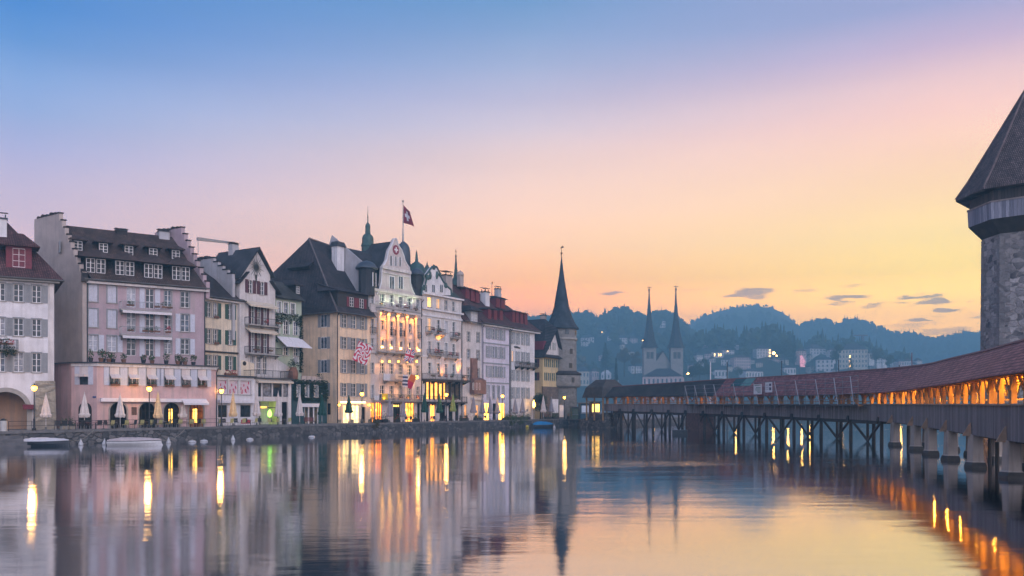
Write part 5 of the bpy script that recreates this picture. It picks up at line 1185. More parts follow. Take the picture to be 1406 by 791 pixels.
for px, py in ((642, 410), (649.5, 412), (656, 414)): h.hipdormer(px, py, 1.3, 1.9, None, OXRED, RED_TILE, frame=OXRED, rise=.5, ovr=.3, n=1)
mb = MB(); u0, u1 = h.u(645.5), h.u(654); z0, z1, z2 = h.z(541, um), h.z(522, um), h.z(492, um); mb.box(u0, u1-.3, -.5, -.004, z1, z2); mb.hull8([(u0-.2, -1.1, z0), (h.u(661), -1.1, z0), (h.u(661), -.004, z0), (u0-.2, -.004, z0)], [(u0-.2, -1.1, z1), (h.u(661), -1.1, z1), (h.u(661), -.004, z1+.5), (u0-.2, -.004, z1+.5)]); od = h.add('oriel', mb, plain('red_brown_wood', (.19,.105,.085,1), .7, .3, 1.2))
for px in (650, 654.5, 658.5): h.window(h.u(px, -1.1), z0+.75, .4, 1.3, rows=1, cols=1, v=-1.1, hole=False, parent=od, sill=False)
mb = MB(); mb.box(h.u(646), h.u(661), -.5, -.004, h.z(549, um), h.z(546.5, um)); h.add('shop_fascia', mb, W_OFF)
spot(h, h.u(637), -.6, h.z(535, um), 500, (h.u(637), .0, h.z(500, um)), 60)
# slim copper spire and its little bell gable on the roof behind
sp_ = MB(); v = 5.5; u = h.u(626, v); Yv = h.Y(u, v); sp_.lathe([(a*Yv/F, h.z(b, u, v)) for a, b in ((6.2,392), (5.6,385), (3.2,380), (2.2,372), (1.5,362), (.9,353.5), (1.3,352), (.9,350.5), (.35,349), (.3,346.5), (.9,345.2), (.3,344), (.15,342))], 8, (u, v, 0)); h.add('copper_spire', sp_, GREENC)
mb = MB(); v = 4.2; u = h.u(632, v); z0, z1 = h.z(388, u, v), h.z(378, u, v); mb.box(u-.55, u+.55, v-.4, v+.4, z0-.8, z1); mb.lathe([(.75, z1), (.7, z1+.25), (.4, z1+.7), (.05, z1+.9)], 8, (u, v, 0)); h.add('bell_turret', mb, W_TAN)

h = House('lavender_house', 'tall lavender house with rows of grey shutters and a bright yellow ground floor', 662.5, Fd(662.5, 6), 699.5, Fd(699.5, 6))
um = h.W*.5; ze = h.z(447, um); h.ze = ze; h.ov = .9
CL = [(668.5,672), (676,679.2), (682.6,685.8), (689,692.2)]
kw = dict(rows=3, shut=SHUT_BLUE, sw=.36, sp=.02, pane=GLASSB, sill=True)
h.grid(CL, [(452,466,680), (476,491.5,680), (503,518,680)], **kw); h.grid(CL, [(530,548,680)], rows=2, pane=GLASS, surround=SHUT_BLUE)
for a, b in ((664.8,671.8), (676.5,681.5), (685,693)): h.holes.append((h.u(a), h.u(b), -.2, h.z(554, um), False))
h.body(W_LAV, ze, 10)
for i, (a, b) in enumerate(((664.8,671.8), (676.5,681.5), (685,693))): dark_room(h, h.u(a)-.05, h.u(b)+.05, -.2, h.z(553.5, um), .205, 1.2, INT_DARK if i == 1 else glow('bright_bar', (1,.52,.07,1), 6.5, .35, 1.4))
mb = MB()
for a, b in ((664.8,671.8), (685,693)):
    for q in (0, .5, 1): x = h.u(a)+(h.u(b)-h.u(a))*q; mb.box(x-.06, x+.06, .05, .13, -.2, h.z(554, um))
h.add('shop_frame', mb, DARKWOOD)
for py in (472.5, 499.5, 526): z = h.z(py, um); mb = MB(); mb.box(.1, h.W-.2, -.16, .0, z-.1, z+.12); h.add('cornice', mb, SHUT_BLUE)
rv = 6.5; zr = h.z(408, h.u(684, rv), rv); h.k = (zr-ze)/(rv+.9); mb = MB()
mb.slab([(-1.0, -.95, ze), (h.W, -.95, ze), (h.W, rv, zr), (-1.0, rv, zr)], .15); mb.slab([(-1, rv, zr), (h.W, rv, zr), (h.W, 12, ze), (-1, 12, ze)], .15); h.add('roof', mb, RED_TILE); h.gutter(-.9, h.W, -1.0, ze)
mb = MB(); mb.box(-.3, h.W, -.7, 0, ze-.4, ze-.15); h.add('eave_soffit', mb, W_OFF)
for px, py in ((672.5,438.5), (680.5,439.5), (688.5,440)): h.hipdormer(px, py, 1.15, 2.0, None, OXRED, DARK_TILE, frame=OXRED, pane=GLASS, rise=.35, ovr=.3)
for px, py in ((684,420.5), (691,422)): h.hipdormer(px, py, 1.5, 1.7, None, OXRED, DARK_TILE, frame=OXRED, pane=GLASS, rise=.5, ovr=.4)
h.chimney(666, 395, 420, 1.5, W_WHITE, 4); h.chimney(683.5, 393, 409, 1.2, W_GREY, rv); h.pipe(.0, 0, 0, ze-.2); h.pipe(h.W-.1, 0, 0, ze-.2)
mb = MB(); u = h.u(675.5, rv); zb, zt = h.z(408, u, rv), h.z(386.5, u, rv); mb.cyl((u, rv, zb-1), (u, rv, zt), .07, .04, 6); mb.extrude([(u, rv, zt-.5), (u+.6, rv, zt-.25), (u, rv, zt)], (0, .05, 0)); h.add('weather_vane', mb, STEEL)

h = House('grey_balcony_house', 'pale grey house with one black balcony, last of the shuttered row before the yellow gable', 700, Fd(700, 6), 734, Fd(734, 6))
um = h.W*.5; ze = h.z(453, um); h.ze = ze; h.ov = .9
CG = [(702.3,705.2), (709.2,712), (716.4,719.3), (723,725.8)]
kw = dict(rows=3, shut=SHUT_BLUE, sw=.36, sp=.02, pane=GLASSB)
h.grid(CG, [(457.5,473,714)], **kw); h.grid(CG[1:], [(483,499,714)], **kw); h.grid(CG[:1], [(483,497,714)], pane=LITD, rows=3); h.grid(CG, [(508.5,523,714), (532,547,714)], **kw)
h.grid([(701.5,704), (714,716), (723,725.5)], [(561,565.5,714)], rows=1, cols=1, sill=False)
h.body(W_WHITE, ze, 10)
h.balcony(h.u(706.5), h.u(732.5), h.z(504, um), 1.2, rail=STEEL, gap=.09, mat=STEEL, plants=4, seed=50)
rv = 6.5; zr = h.z(423, h.u(716, rv), rv); h.k = (zr-ze)/(rv+.9); mb = MB()
mb.slab([(0, -.95, ze), (h.W+1.4, -.95, ze), (h.W-.6, rv, zr), (0, rv, zr)], .15); mb.slab([(h.W+1.4, -.95, ze), (h.W+1.4, 12, ze), (h.W-.6, rv, zr)], .15); mb.slab([(0, rv, zr), (h.W-.6, rv, zr), (h.W+1.4, 12, ze), (0, 12, ze)], .15); h.add('roof', mb, RED_TILE)
mb = MB(); mb.box(0, h.W+1.2, -.75, 0, ze-.42, ze-.15); h.add('eave_soffit', mb, W_WHITE); h.gutter(0, h.W+1.4, -1.0, ze)
for px, py in ((705.5,443), (710.5,443.5), (716.5,445), (722.5,446)): h.hipdormer(px, py, 1.05, 2.3, None, OXRED, RED_TILE, frame=OXRED, pane=GLASS, rise=.3, ovr=.3)
mb = MB(); u, z = h.pz(710, 478, 0); mb.extrude([(u-1.1, -.1, z), (u+1.0, -.1, z-.1), (u+1.2, -.1, z+.15), (u-.2, -.1, z+.4), (u-1.3, -.1, z+.3)], (0, .08, 0)); h.add('wall_relief', mb, DARKWOOD)
h.pipe(.2, 0, 0, ze-.2)

# ================= 12 yellow house with the steep front gable
h = House('yellow_gable_house', 'yellow house with a steep white gable, dark roof and green shutters beside the round tower', 745.5, 186, 769, 192.5)
um = h.W*.5; ze = h.z(488, um); SD = 9; up, zp = h.pz(760.5, 452.5)
kw = dict(rows=2, shut=SHUT_GREEN, sw=.3, sp=.01)
h.grid([(748.4,750), (753.2,755), (758.6,760.4), (764,765.8)], [(494,504,757), (512.5,522.5,757)], **kw)
h.body(W_YEL, ze, SD, extra=lambda mb: None)
mb = MB(); mb.extrude([(0, -.05, ze), (h.W, -.05, ze), (up, -.05, zp)], (0, .3, 0)); ga = h.add('gable', mb, W_OFF)
for a, b in ((752.5,756), (758.5,762)): h.window((h.u(a)+h.u(b))/2, h.z(480, um), .5, 1.5, rows=2, v=-.05, hole=False, parent=ga, shut=SHUT_GREEN, sw=.28, sp=.01)
mb = MB(); zt = h.z(438, um, 4); q = .5
zrr = h.z(438.5, up, 4)
mb.slab([(-.7, -.8, ze-.6), (up, -.9, zp+.15), (up, 2.2, zrr)], .15); mb.slab([(-.7, -.8, ze-.6), (up, 2.2, zrr), (up, SD+1, zrr), (-.7, SD+1, ze-.6)], .15)
mb.slab([(up, -.9, zp+.15), (h.W+.7, -.8, ze-.6), (h.W+.7, 3, ze-.6), (up, 3, zp+.15)], .15); mb.slab([(up, 2.2, zrr), (h.W+.7, 2.2, ze-.6), (h.W+.7, SD+1, ze-.6), (up, SD+1, zrr)], .15); mb.slab([(-.6, -.9, ze-.55), (h.W+.6, -.9, ze-.55), (h.W+.6, -.02, ze+.15), (-.6, -.02, ze+.15)], .12); h.add('roof', mb, tiles('blue_black_tile', (.035,.037,.048,1), (.06,.062,.075,1), (.04,.045,.05,1), .3))
mb = MB(); z0, z1 = -.25, h.z(531, um); mb.box(-.06, h.W+.06, -.06, .3, z0, z1); h.add('stone_base', mb, rubble('brown_stone', (.12,.09,.075,1), (.2,.155,.13,1), (.12,.10,.09,1), 1.1, 1.4))
mb = MB(); mb.box(h.u(758), h.u(766), -.12, -.07, h.z(567, um), h.z(548, um)); h.add('white_board', mb, W_WHITE)
yv = lambda px: (lambda q: (q*h.p0.y-h.p0.x)/(h.n.x-q*h.n.y))((px-CX)/F)
zz = lambda py, v: Zw(py, h.p0.y+h.n.y*v)-h.base
for y0, y1 in ((493,504), (511.5,522.5)):
    a, b = yv(736.5), yv(732.5); c = (a+b)/2; z0, z1 = zz(y1, c), zz(y0, c); mb = MB(); mb.box(-.03, .05, c-.5, c+.5, z0, z1); w = h.add('window', mb, GLASS)
    for d0 in (c-1.1, c+.52): m3 = MB(); m3.box(-.055, -.003, d0, d0+.58, z0, z1); m3.build('shutter', SHUT_RED, w)
h.k = 1; h.chimney(746, 430.5, 443, 1.2, W_TAN, 4.5)
c = yv(737); z0, z1 = zz(480, c), zz(468, c); mb = MB(); mb.hull8([(.1, c-1.4, z0), (3, c-1.4, z0), (3, c+1.2, z0), (.1, c+1.2, z0)], [(.7, c-1.4, z1), (3, c-1.4, z1), (3, c+1.2, z1), (.7, c+1.2, z1)]); h.add('dormer', mb, OXRED)

# ================= round tower at the bridge head
TX, TY = X(771, 195), 195.0; TK = TY/F
tw = thing('round_tower', 'round stone tower with a tall pointed blue slate spire at the bridge head', 'tower', (TX, TY, ZQ)); TZ = lambda py: Zw(py, TY)-ZQ
def tl(prof, name, mat, n=24, parent=None, smooth=True, dx=0): mb = MB(); mb.lathe([(a*TK, TZ(b)) for a, b in prof], n, (dx*TK, 0, 0)); return mb.build(name, mat, parent or tw, smooth=smooth)
TSTONE = rubble('tower_rubble', (.17,.16,.15,1), (.27,.255,.24,1), (.22,.21,.20,1), 1.0, 1.6)
tl([(21,578), (21,515), (20.6,500), (20.6,449)], 'wall', TSTONE)
tl([(21.8,468), (21.8,465), (20.7,464.5)], 'string_course', STONE); tl([(22.5,517.5), (27.5,514.5), (27,513), (20.8,510)], 'skirt_roof', DARK_TILE); tl([(25,532), (26.5,529), (26,516), (20.9,515.5)], 'gallery', TSTONE)
tl([(24,452.3), (23.6,451), (19,444), (14.6,435), (10.6,422), (7.2,402), (4.3,385), (2.4,370), (1.2,360), (.7,353)], 'spire', tiles('tower_slate', (.040,.055,.075,1), (.06,.078,.10,1), (.045,.065,.08,1), .3, row=.3, wid=.3))
tl([(.5,353.5), (.45,350), (1.4,348.6), (1.3,347), (.4,346), (.3,340.5)], 'finial', plain('gilt', (.12,.08,.05,1), .4, .2, 3, .6)); mb = MB(); z = TZ(339.5); mb.extrude([(-.3, 0, z-.3), (.5, 0, z-.1), (.35, 0, z+.35), (-.1, 0, z+.1)], (0, .06, 0)); mb.build('weather_vane', STEEL, tw)
for px, y0, y1 in ((777.5,454,460.5), (783.5,480,487), (782.5,499.5,506), (782.5,519,526), (790.5,455,460)):
    q = (px-771)/21; q = max(-.97, min(.97, q)); a = math.asin(q); r = 21.15 if y0 < 515 else 26.6; mb = MB(); c, s_ = math.cos(a), math.sin(a); rr = r*TK; w = .38; 
    t1 = Vector((c, s_, 0)); o = Vector((s_, -c, 0)); p = o*rr*.99
    mb.hull8([p-t1*w+Vector((0,0,TZ(y1))), p+t1*w+Vector((0,0,TZ(y1))), p+t1*w-o*.3+Vector((0,0,TZ(y1))), p-t1*w-o*.3+Vector((0,0,TZ(y1)))], [p-t1*w+Vector((0,0,TZ(y0))), p+t1*w+Vector((0,0,TZ(y0))), p+t1*w-o*.3+Vector((0,0,TZ(y0))), p-t1*w-o*.3+Vector((0,0,TZ(y0)))])
    mb.build('window', GLASS, tw)

# ------------------------------------------------------------------ the covered wooden bridge
BP = [Vector(p) for p in ((18.3,16), (21.8,29), (24,37.5), (26.6,47.4), (28.9,55), (31.1,62.5), (33.4,70.5), (36,79), (37.9,87.5), (39.2,97), (39.2,106), (37.9,114.5), (35.3,124), (30.2,138), (24,150), (17,161.5))]
def cat(i, t):
    g = lambda k: BP[max(0, min(len(BP)-1, k))]
    a, b, c, d = g(i-1), g(i), g(i+1), g(i+2)
    return .5*((2*b)+(c-a)*t+(2*a-5*b+4*c-d)*t*t+(3*b-a-3*c+d)*t**3)
BS = []
for i in range(len(BP)-1):
    for k in range(12): BS.append(cat(i, k/12))
BS.append(BP[-1].copy())
BL = [0]
for a, b in zip(BS, BS[1:]): BL.append(BL[-1]+(b-a).length)
def bp(s):
    """point on the near face of the bridge, direction along it and the outward (camera side) normal"""
    s = max(0, min(BL[-1], s)); i = 0
    while i < len(BL)-2 and BL[i+1] < s: i += 1
    f = (s-BL[i])/(BL[i+1]-BL[i]); p = BS[i].lerp(BS[i+1], f); j0, j1 = max(0, i-3), min(len(BS)-1, i+4)
    d = (BS[j1]-BS[j0]).normalized(); return p, d, Vector((-d.y, d.x))
def s_at(px):
    best = min(range(len(BS)), key=lambda i: abs(CX+F*BS[i].x/BS[i].y-px) if BS[i].y > 20 else 1e9); return BL[best]
ZSB = [(15,2.0),(47,2.0),(87,2.32),(112,2.45),(135,2.8),(161,3.2)]; ZPT = [(15,3.85),(47,3.87),(87,4.05),(161,4.4)]; ZEV = [(15,5.45),(47,5.42),(55,5.33),(87,5.27),(115,5.4),(137,5.55),(161,5.72)]; ZRI = [(15,7.6),(60,7.6),(80,7.75),(105,8.2),(137,8.2),(161,7.7)]
BW = 3.4
def bpt(s, off, z): p, d, n = bp(s); q = p+n*off; return (q.x, q.y, z)
def prof(tab, s): return interp(tab, bp(s)[0].y)
p0 = bp(0)[0]
BR = thing('covered_bridge', 'long covered wooden footbridge with a tiled roof on stone piers and timber trestles', 'bridge', (0, 0, 0))
GREYPLK = planks('weathered_planks', (.15,.135,.145,1), (.25,.23,.24,1), .26)
OAK = plain('oak_timber', (.32,.20,.09,1), .7, .35, 1.2, 0, .4); OAKD = plain('dark_oak', (.045,.037,.034,1), .8, .35, 1.2, 0, .3); PIERST = plaster('pier_stone', (.42,.37,.33,1), (.12,.105,.10,1), .75)
SS = [BL[-1]*i/110 for i in range(111)]
def ribbon(name, mat, f0, f1, ss=SS, parent=BR, th=None):
    """sheet between two edges that run the length of the bridge; f(s) -> (offset, z)"""
    mb = MB()
    for a, b in zip(ss, ss[1:]):
        pts = [bpt(a, *f0(a)), bpt(b, *f0(b)), bpt(b, *f1(b)), bpt(a, *f1(a))]
        h0 = 0; h1 = math.hypot(f1(a)[0]-f0(a)[0], f1(a)[1]-f0(a)[1])
        mb.poly(pts, 0, [(a, h0), (b, h0), (b, h1), (a, h1)])
    return mb.build(name, mat, parent)
def solid(name, mat, f, ss=SS, parent=BR):
    """f(s) -> closed section [(offset, z)...] swept along the bridge"""
    mb = MB()
    for a, b in zip(ss, ss[1:]):
        A, B_ = f(a), f(b); n = len(A); acc = 0
        for k in range(n):
            q = (k+1) % n; l = math.hypot(A[q][0]-A[k][0], A[q][1]-A[k][1])
            mb.poly([bpt(a, *A[k]), bpt(b, *B_[k]), bpt(b, *B_[q]), bpt(a, *A[q])], 0, [(a, acc), (b, acc), (b, acc+l), (a, acc+l)]); acc += l
    for s, rev in ((ss[0], 0), (ss[-1], 1)):
        pts = [bpt(s, *q) for q in f(s)]; mb.poly(pts if not rev else pts[::-1], 0, [(0,0)]*len(pts))
    return mb.build(name, mat, parent)
solid('parapet', GREYPLK, lambda s: [(0, prof(ZSB, s)), (0, prof(ZPT, s)), (-.09, prof(ZPT, s)), (-.09, prof(ZSB, s))])
solid('parapet', GREYPLK, lambda s: [(-BW, prof(ZSB, s)), (-BW, prof(ZPT, s)), (-BW-.09, prof(ZPT, s)), (-BW-.09, prof(ZSB, s))])
solid('handrail', plain('worn_handrail', (.27,.22,.19,1), .6, .3, 1.0), lambda s: [(.16, prof(ZPT, s)+.003), (.16, prof(ZPT, s)+.1), (-.2, prof(ZPT, s)+.1), (-.2, prof(ZPT, s)+.003)])
solid('deck', OAKD, lambda s: [(-.1, prof(ZSB, s)+.42), (-.1, prof(ZSB, s)+.62), (-BW+.01, prof(ZSB, s)+.62), (-BW+.01, prof(ZSB, s)+.42)])
for o in (-.55, -BW+.55): solid('girder', OAKD, lambda s, o=o: [(o+.2, prof(ZSB, s)-.12), (o+.2, prof(ZSB, s)+.41), (o-.2, prof(ZSB, s)+.41), (o-.2, prof(ZSB, s)-.12)])
s_split = s_at(985)
BRIDGE_RED = tiles('bridge_red_tile', (.23,.085,.085,1), (.48,.21,.19,1), (.075,.05,.055,1), .5, True, .30, .20, .9); BRIDGE_OLD = tiles('bridge_old_tile', (.045,.040,.038,1), (.085,.072,.066,1), (.05,.07,.05,1), .6, True, .26, .18, .35)
def roof_sec(s):
    e, r = prof(ZEV, s), prof(ZRI, s); c = -BW/2; return [(.75, e), (.72, e+.12), (c, r), (-BW-.72, e+.12), (-BW-.75, e), (c, r-.16)]
for nm, ss, m_ in (('roof', [q for q in SS if q <= s_split]+[s_split], BRIDGE_RED), ('roof', [s_split]+[q for q in SS if q > s_split], BRIDGE_OLD)): solid(nm, m_, roof_sec, ss)
RIDGE = solid('ridge_cap', plain('ridge_clay', (.17,.085,.08,1), .8, .3, 2), lambda s: [(-BW/2+.17, prof(ZRI, s)-.08), (-BW/2, prof(ZRI, s)+.07), (-BW/2-.17, prof(ZRI, s)-.08)])
solid('ceiling_boards', plain('ceiling_oak', (.40,.25,.11,1), .7, .3, 1.5, 0, .2), lambda s: [(.66, prof(ZEV, s)-.03), (-BW/2, prof(ZRI, s)-.3), (-BW-.66, prof(ZEV, s)-.03), (-BW/2, prof(ZRI, s)-.34)])
def plate(o): return lambda s: [(o+.11, prof(ZEV, s)-.02), (o+.11, prof(ZEV, s)+.2), (o-.11, prof(ZEV, s)+.2), (o-.11, prof(ZEV, s)-.02)]
solid('wall_plate', OAK, plate(-.1)); solid('wall_plate', OAK, plate(-BW+.1))
n = int(BL[-1]/2.42)
for side, step in ((-.25, 1), (-BW+.25, 2)):
    for i in range(0, n+1, step):
        s = i*2.42; p, d, nn = bp(s); z0, z1 = prof(ZSB, s)+.5, prof(ZEV, s); mb = MB(); q = p+nn*side; mb.hull8([(q.x+d.x*a+nn.x*b, q.y+d.y*a+nn.y*b, z0) for a, b in ((-.2,-.13), (.2,-.13), (.2,.13), (-.2,.13))], [(q.x+d.x*a+nn.x*b, q.y+d.y*a+nn.y*b, z1) for a, b in ((-.2,-.13), (.2,-.13), (.2,.13), (-.2,.13))])
        mb.build('post', OAK, BR)
mb = MB(); m2 = MB()
for i in range(n+1):
    s = i*2.42; z1 = prof(ZEV, s); 
    for side in (-.1, -BW+.1):
        for sg in (-1, 1):
            if 0 < s+sg*.8 < BL[-1]: mb.bar(bpt(s, side, z1-.75), bpt(s+sg*.75, side, z1-.02), .12)
    m2.bar(bpt(s, 0, z1+.1), bpt(s, -BW, z1+.1), .2); r = prof(ZRI, s)-.35; c = -BW/2
    m2.bar(bpt(s, .5, z1+.1), bpt(s, c, r), .14); m2.bar(bpt(s, -BW-.5, z1+.1), bpt(s, c, r), .14); m2.bar(bpt(s, c, z1+.1), bpt(s, c, r), .14)
tag(mb.build('knee_braces', OAK, BR), kind='stuff'); tag(m2.build('rafters', OAK, BR), kind='stuff')
for o in (-BW+.1,):
    solid('mid_rail', OAK, lambda s: [(o+.06, prof(ZPT, s)+.32), (o+.06, prof(ZPT, s)+.42), (o-.06, prof(ZPT, s)+.42), (o-.06, prof(ZPT, s)+.32)])
# lamps under the roof
k = 0; s = 2.0
while s < BL[-1]-2:
    y = bp(s)[0].y; e = 0
    if y < 92: e = 1300
    elif y > 128: e = 170
    elif y > 92: e = 22
    p = bpt(s, -BW/2, prof(ZEV, s)+.55)
    if e:
        mb = MB(); mb.blob(p, .13, 0, 8, 6, 0); mb.cyl((p[0], p[1], p[2]+.12), (p[0], p[1], p[2]+.4), .025)
        b_ = mb.build('bridge_lamp', glow('bridge_bulb' if e > 20 else 'bridge_bulb_dim', (1,.42,.05,1), 22 if e > 20 else 6), BR)
        l = bpy.data.lights.new('lamp_glow', 'POINT'); l.energy = e; l.color = (1,.40,.035); l.shadow_soft_size = .14; lo = link('lamp_glow', l, BR, (p[0], p[1], p[2]-.25))
    s += 5.1 if y < 92 else 6.5
# stone piers with timber noses
def pier(s, off, w, nose=True):
    p, d, nn = bp(s); zt = prof(ZSB, s)+.02; q = p+nn*off; P = lambda a, b, z: (q.x+d.x*a+nn.x*b, q.y+d.y*a+nn.y*b, z); mb = MB()
    def ring(h, z): return [P(-h, -h, z), P(h, -h, z), P(h, h*.6, z), P(.0, h*1.25, z), P(-h, h*.6, z)]
    prev = None; wet = MB()
    for h, z in ((w*.52, -1.4), (w*.52, .14), (w*.46, .34), (w*.39, .42), (w*.34, zt)):
        r = ring(h, z)
        if prev:
            for k in range(5): (wet if z < .4 else mb).poly([prev[k], prev[(k+1) % 5], r[(k+1) % 5], r[k]])
        prev = r
    mb.poly(prev); pr = mb.build('pier', PIERST, BR); wet.build('wet_footing', plain('wet_stone', (.055,.052,.05,1), .4, .35, 1.5, 0, .3), pr)
    if nose:
        m2 = MB(); z = zt; h = w*.30; m2.hull8([P(-h*.6, .02-off, z-.1), P(h*.6, .02-off, z-.1), P(h*.35, .52-off, z-.1), P(-h*.35, .52-off, z-.1)], [P(-.04, .02-off, z+.75), P(.04, .02-off, z+.75), P(.04, .08-off, z+.72), P(-.04, .08-off, z+.72)])
        m2.build('timber_nose', plain('pale_timber', (.34,.24,.17,1), .75, .25, 2), pr)
for px in (1225, 1253, 1273, 1301, 1333, 1380): s = s_at(px); pier(s, -.25, 1.02); pier(s, -BW+.2, .95, False)
for y in (40.5, 33.5, 26.5): s = min(BL, key=lambda q: abs(bp(q)[0].y-y)); pier(s, -.25, 1.02); pier(s, -BW+.2, .95, False)
for px in (1262, 1289, 1312, 1321): mb = MB(); s = s_at(px); a = bpt(s, -BW*.6, -1.4); mb.cyl(a, (a[0], a[1], prof(ZSB, s)), .13, .13, 8); mb.build('timber_pile', OAKD, BR)
# timber trestles: piles, centre posts and V struts
TR = [1206, 1165, 1125, 1089, 1051, 1018, 992, 968, 943, 918, 895, 872, 852, 835]
for a, b in zip(TR, TR[1:]):
    sa, sb = s_at(a), s_at(b); sc = (sa+sb)/2; zc = prof(ZSB, sc); t_ = MB()
    for o in (-.35, -BW+.35):
        for w in (0, .28): t_.cyl(bpt(sa+w, o, -1.4), bpt(sa+w*.5, o, prof(ZSB, sa)+.3), .17, .15, 7)
        if o > -1:
            t_.cyl(bpt(sc, o, -1.4), bpt(sc, o, zc), .15, .15, 7)
            for q in (sa+.4, sb-.3): t_.bar(bpt(q, o, zc-.15), bpt(sc, o, .1), .2)
    t_.bar(bpt(sa, -.3, prof(ZSB, sa)-.15), bpt(sa, -BW+.3, prof(ZSB, sa)-.15), .3); t_.bar(bpt(sc, -.3, zc-.15), bpt(sc, -BW+.3, zc-.15), .3)
    t_.bar(bpt(sa+1.0, -.3, zc-.22), bpt(sb-1.0, -.3, zc-.22), .32)
    t_.build('trestle', OAKD, BR)
    m2 = MB(); p, d, nn = bp(sa); z = prof(ZSB, sa); m2.hull8([bpt(sa-.3, .02, z-.25), bpt(sa+.3, .02, z-.25), bpt(sa+.3, .2, z-.25), bpt(sa-.3, .2, z-.25)], [bpt(sa-.3, .02, z+.45), bpt(sa+.3, .02, z+.45), bpt(sa+.3, .06, z+.45), bpt(sa-.3, .06, z+.45)]); m2.build('fender_board', GREYPLK, BR)
# masonry pier house half way and the abutment on the quay
s0, s1 = s_at(958), s_at(941); mb = MB(); mb.hull8([bpt(s0, -.1, -1.4), bpt(s1, -.1, -1.4), bpt(s1, -BW+.1, -1.4), bpt(s0, -BW+.1, -1.4)], [bpt(s0, -.1, prof(ZSB, s0)), bpt(s1, -.1, prof(ZSB, s1)), bpt(s1, -BW+.1, prof(ZSB, s1)), bpt(s0, -BW+.1, prof(ZSB, s0))]); mb.build('brick_pier', plain('dark_brick', (.10,.06,.055,1), .85, .35, 3), BR)
e = BL[-1]; p, d, nn = bp(e); mb = MB(); Pq = lambda a, b, z: (p.x+d.x*a+nn.x*b, p.y+d.y*a+nn.y*b, z)
mb.hull8([Pq(-.8,.35,-1.4), Pq(7,.35,-1.4), Pq(7,-BW-.35,-1.4), Pq(-.8,-BW-.35,-1.4)], [Pq(-.8,.35,2.9), Pq(7,.35,1.5), Pq(7,-BW-.35,1.5), Pq(-.8,-BW-.35,2.9)]); mb.build('abutment', QUAYSTONE, BR)
# gatehouse roof at the far end
mb = MB(); z0, z1 = Zw(546, 162), Zw(521.5, 164); za = z1
b0 = [Pq(-1.2, 1.5, z0), Pq(4.8, 1.5, z0), Pq(4.8, -BW-1.5, z0), Pq(-1.2, -BW-1.5, z0)]; m0 = [Pq(-.8, .9, z0+1.9), Pq(4.4, .9, z0+1.9), Pq(4.4, -BW-.9, z0+1.9), Pq(-.8, -BW-.9, z0+1.9)]; t0 = [Pq(.2, -.7, za), Pq(3.4, -.7, za), Pq(3.4, -BW+.7, za), Pq(.2, -BW+.7, za)]
mb.hull8(b0, m0); 
for k in range(4): mb.poly([m0[k], m0[(k+1) % 4], t0[(k+1) % 4], t0[k]])
mb.poly(t0); mb.build('gate_roof', BRIDGE_OLD if False else plain('old_shingle', (.055,.050,.048,1), .85, .35, 1.5, 0, .5), BR)
for a in (-.6, 2, 4.4):
    for b in (.7, -BW-.7): mb = MB(); mb.cyl(Pq(a, b, 1.4), Pq(a, b, z0+.1), .16, .16, 6); mb.build('gate_post', OAK, BR)
# ---- scaffold hung along the near side while the roof is repaired
SC = thing('scaffold', 'grey tube scaffold hung along the repaired part of the wooden bridge', 'scaffold', (0, 0, 0))
sA, sB = s_at(1191), s_at(949); nb = 18; o1 = 1.0; ALU = plain('scaffold_tube', (.20,.20,.22,1), .4, .15, 4, .6)
zb = lambda s: prof(ZPT, s)-.15
for i in range(nb+1):
    s = sA+(sB-sA)*i/nb; mb = MB(); mb.cyl(bpt(s, o1, zb(s)-.5), bpt(s, o1, 7.35), .03, .03, 6); mb.cyl(bpt(s, .02, zb(s)), bpt(s, o1, zb(s)), .04, None, 6); mb.build('standard', ALU, SC)
    if i < nb:
        s2 = sA+(sB-sA)*(i+1)/nb
        mb = MB(); mb.cyl(bpt(s2, o1+.05, 7.3), bpt(s2+(s-s2)*.45, o1+.05, zb(s)+.15), .05, .05, 6)
        if i % 2 == 0 or i > 13: mb.build('brace', plain('pale_tube', (.42,.42,.46,1), .4, .1) if i < 9 else GALV, SC)
for z in (7.3, 6.75, 6.1, 5.35, 4.75):
    mb = MB(); ss = [sA+(sB-sA)*i/36 for i in range(37)]; mb.tube([bpt(q, o1, z) for q in ss], .035, 5); mb.build('ledger', ALU, SC)
solid('scaffold_deck', OAKD, lambda s: [(.06, zb(s)), (.06, zb(s)+.06), (o1, zb(s)+.06), (o1, zb(s))], [sA+(sB-sA)*i/36 for i in range(37)], SC)
solid('toe_board', plain('old_board', (.11,.10,.10,1), .8, .2), lambda s: [(o1+.01, zb(s)+.062), (o1+.01, zb(s)+.25), (o1+.04, zb(s)+.25), (o1+.04, zb(s)+.062)], [sA+(sB-sA)*i/36 for i in range(37)], SC)
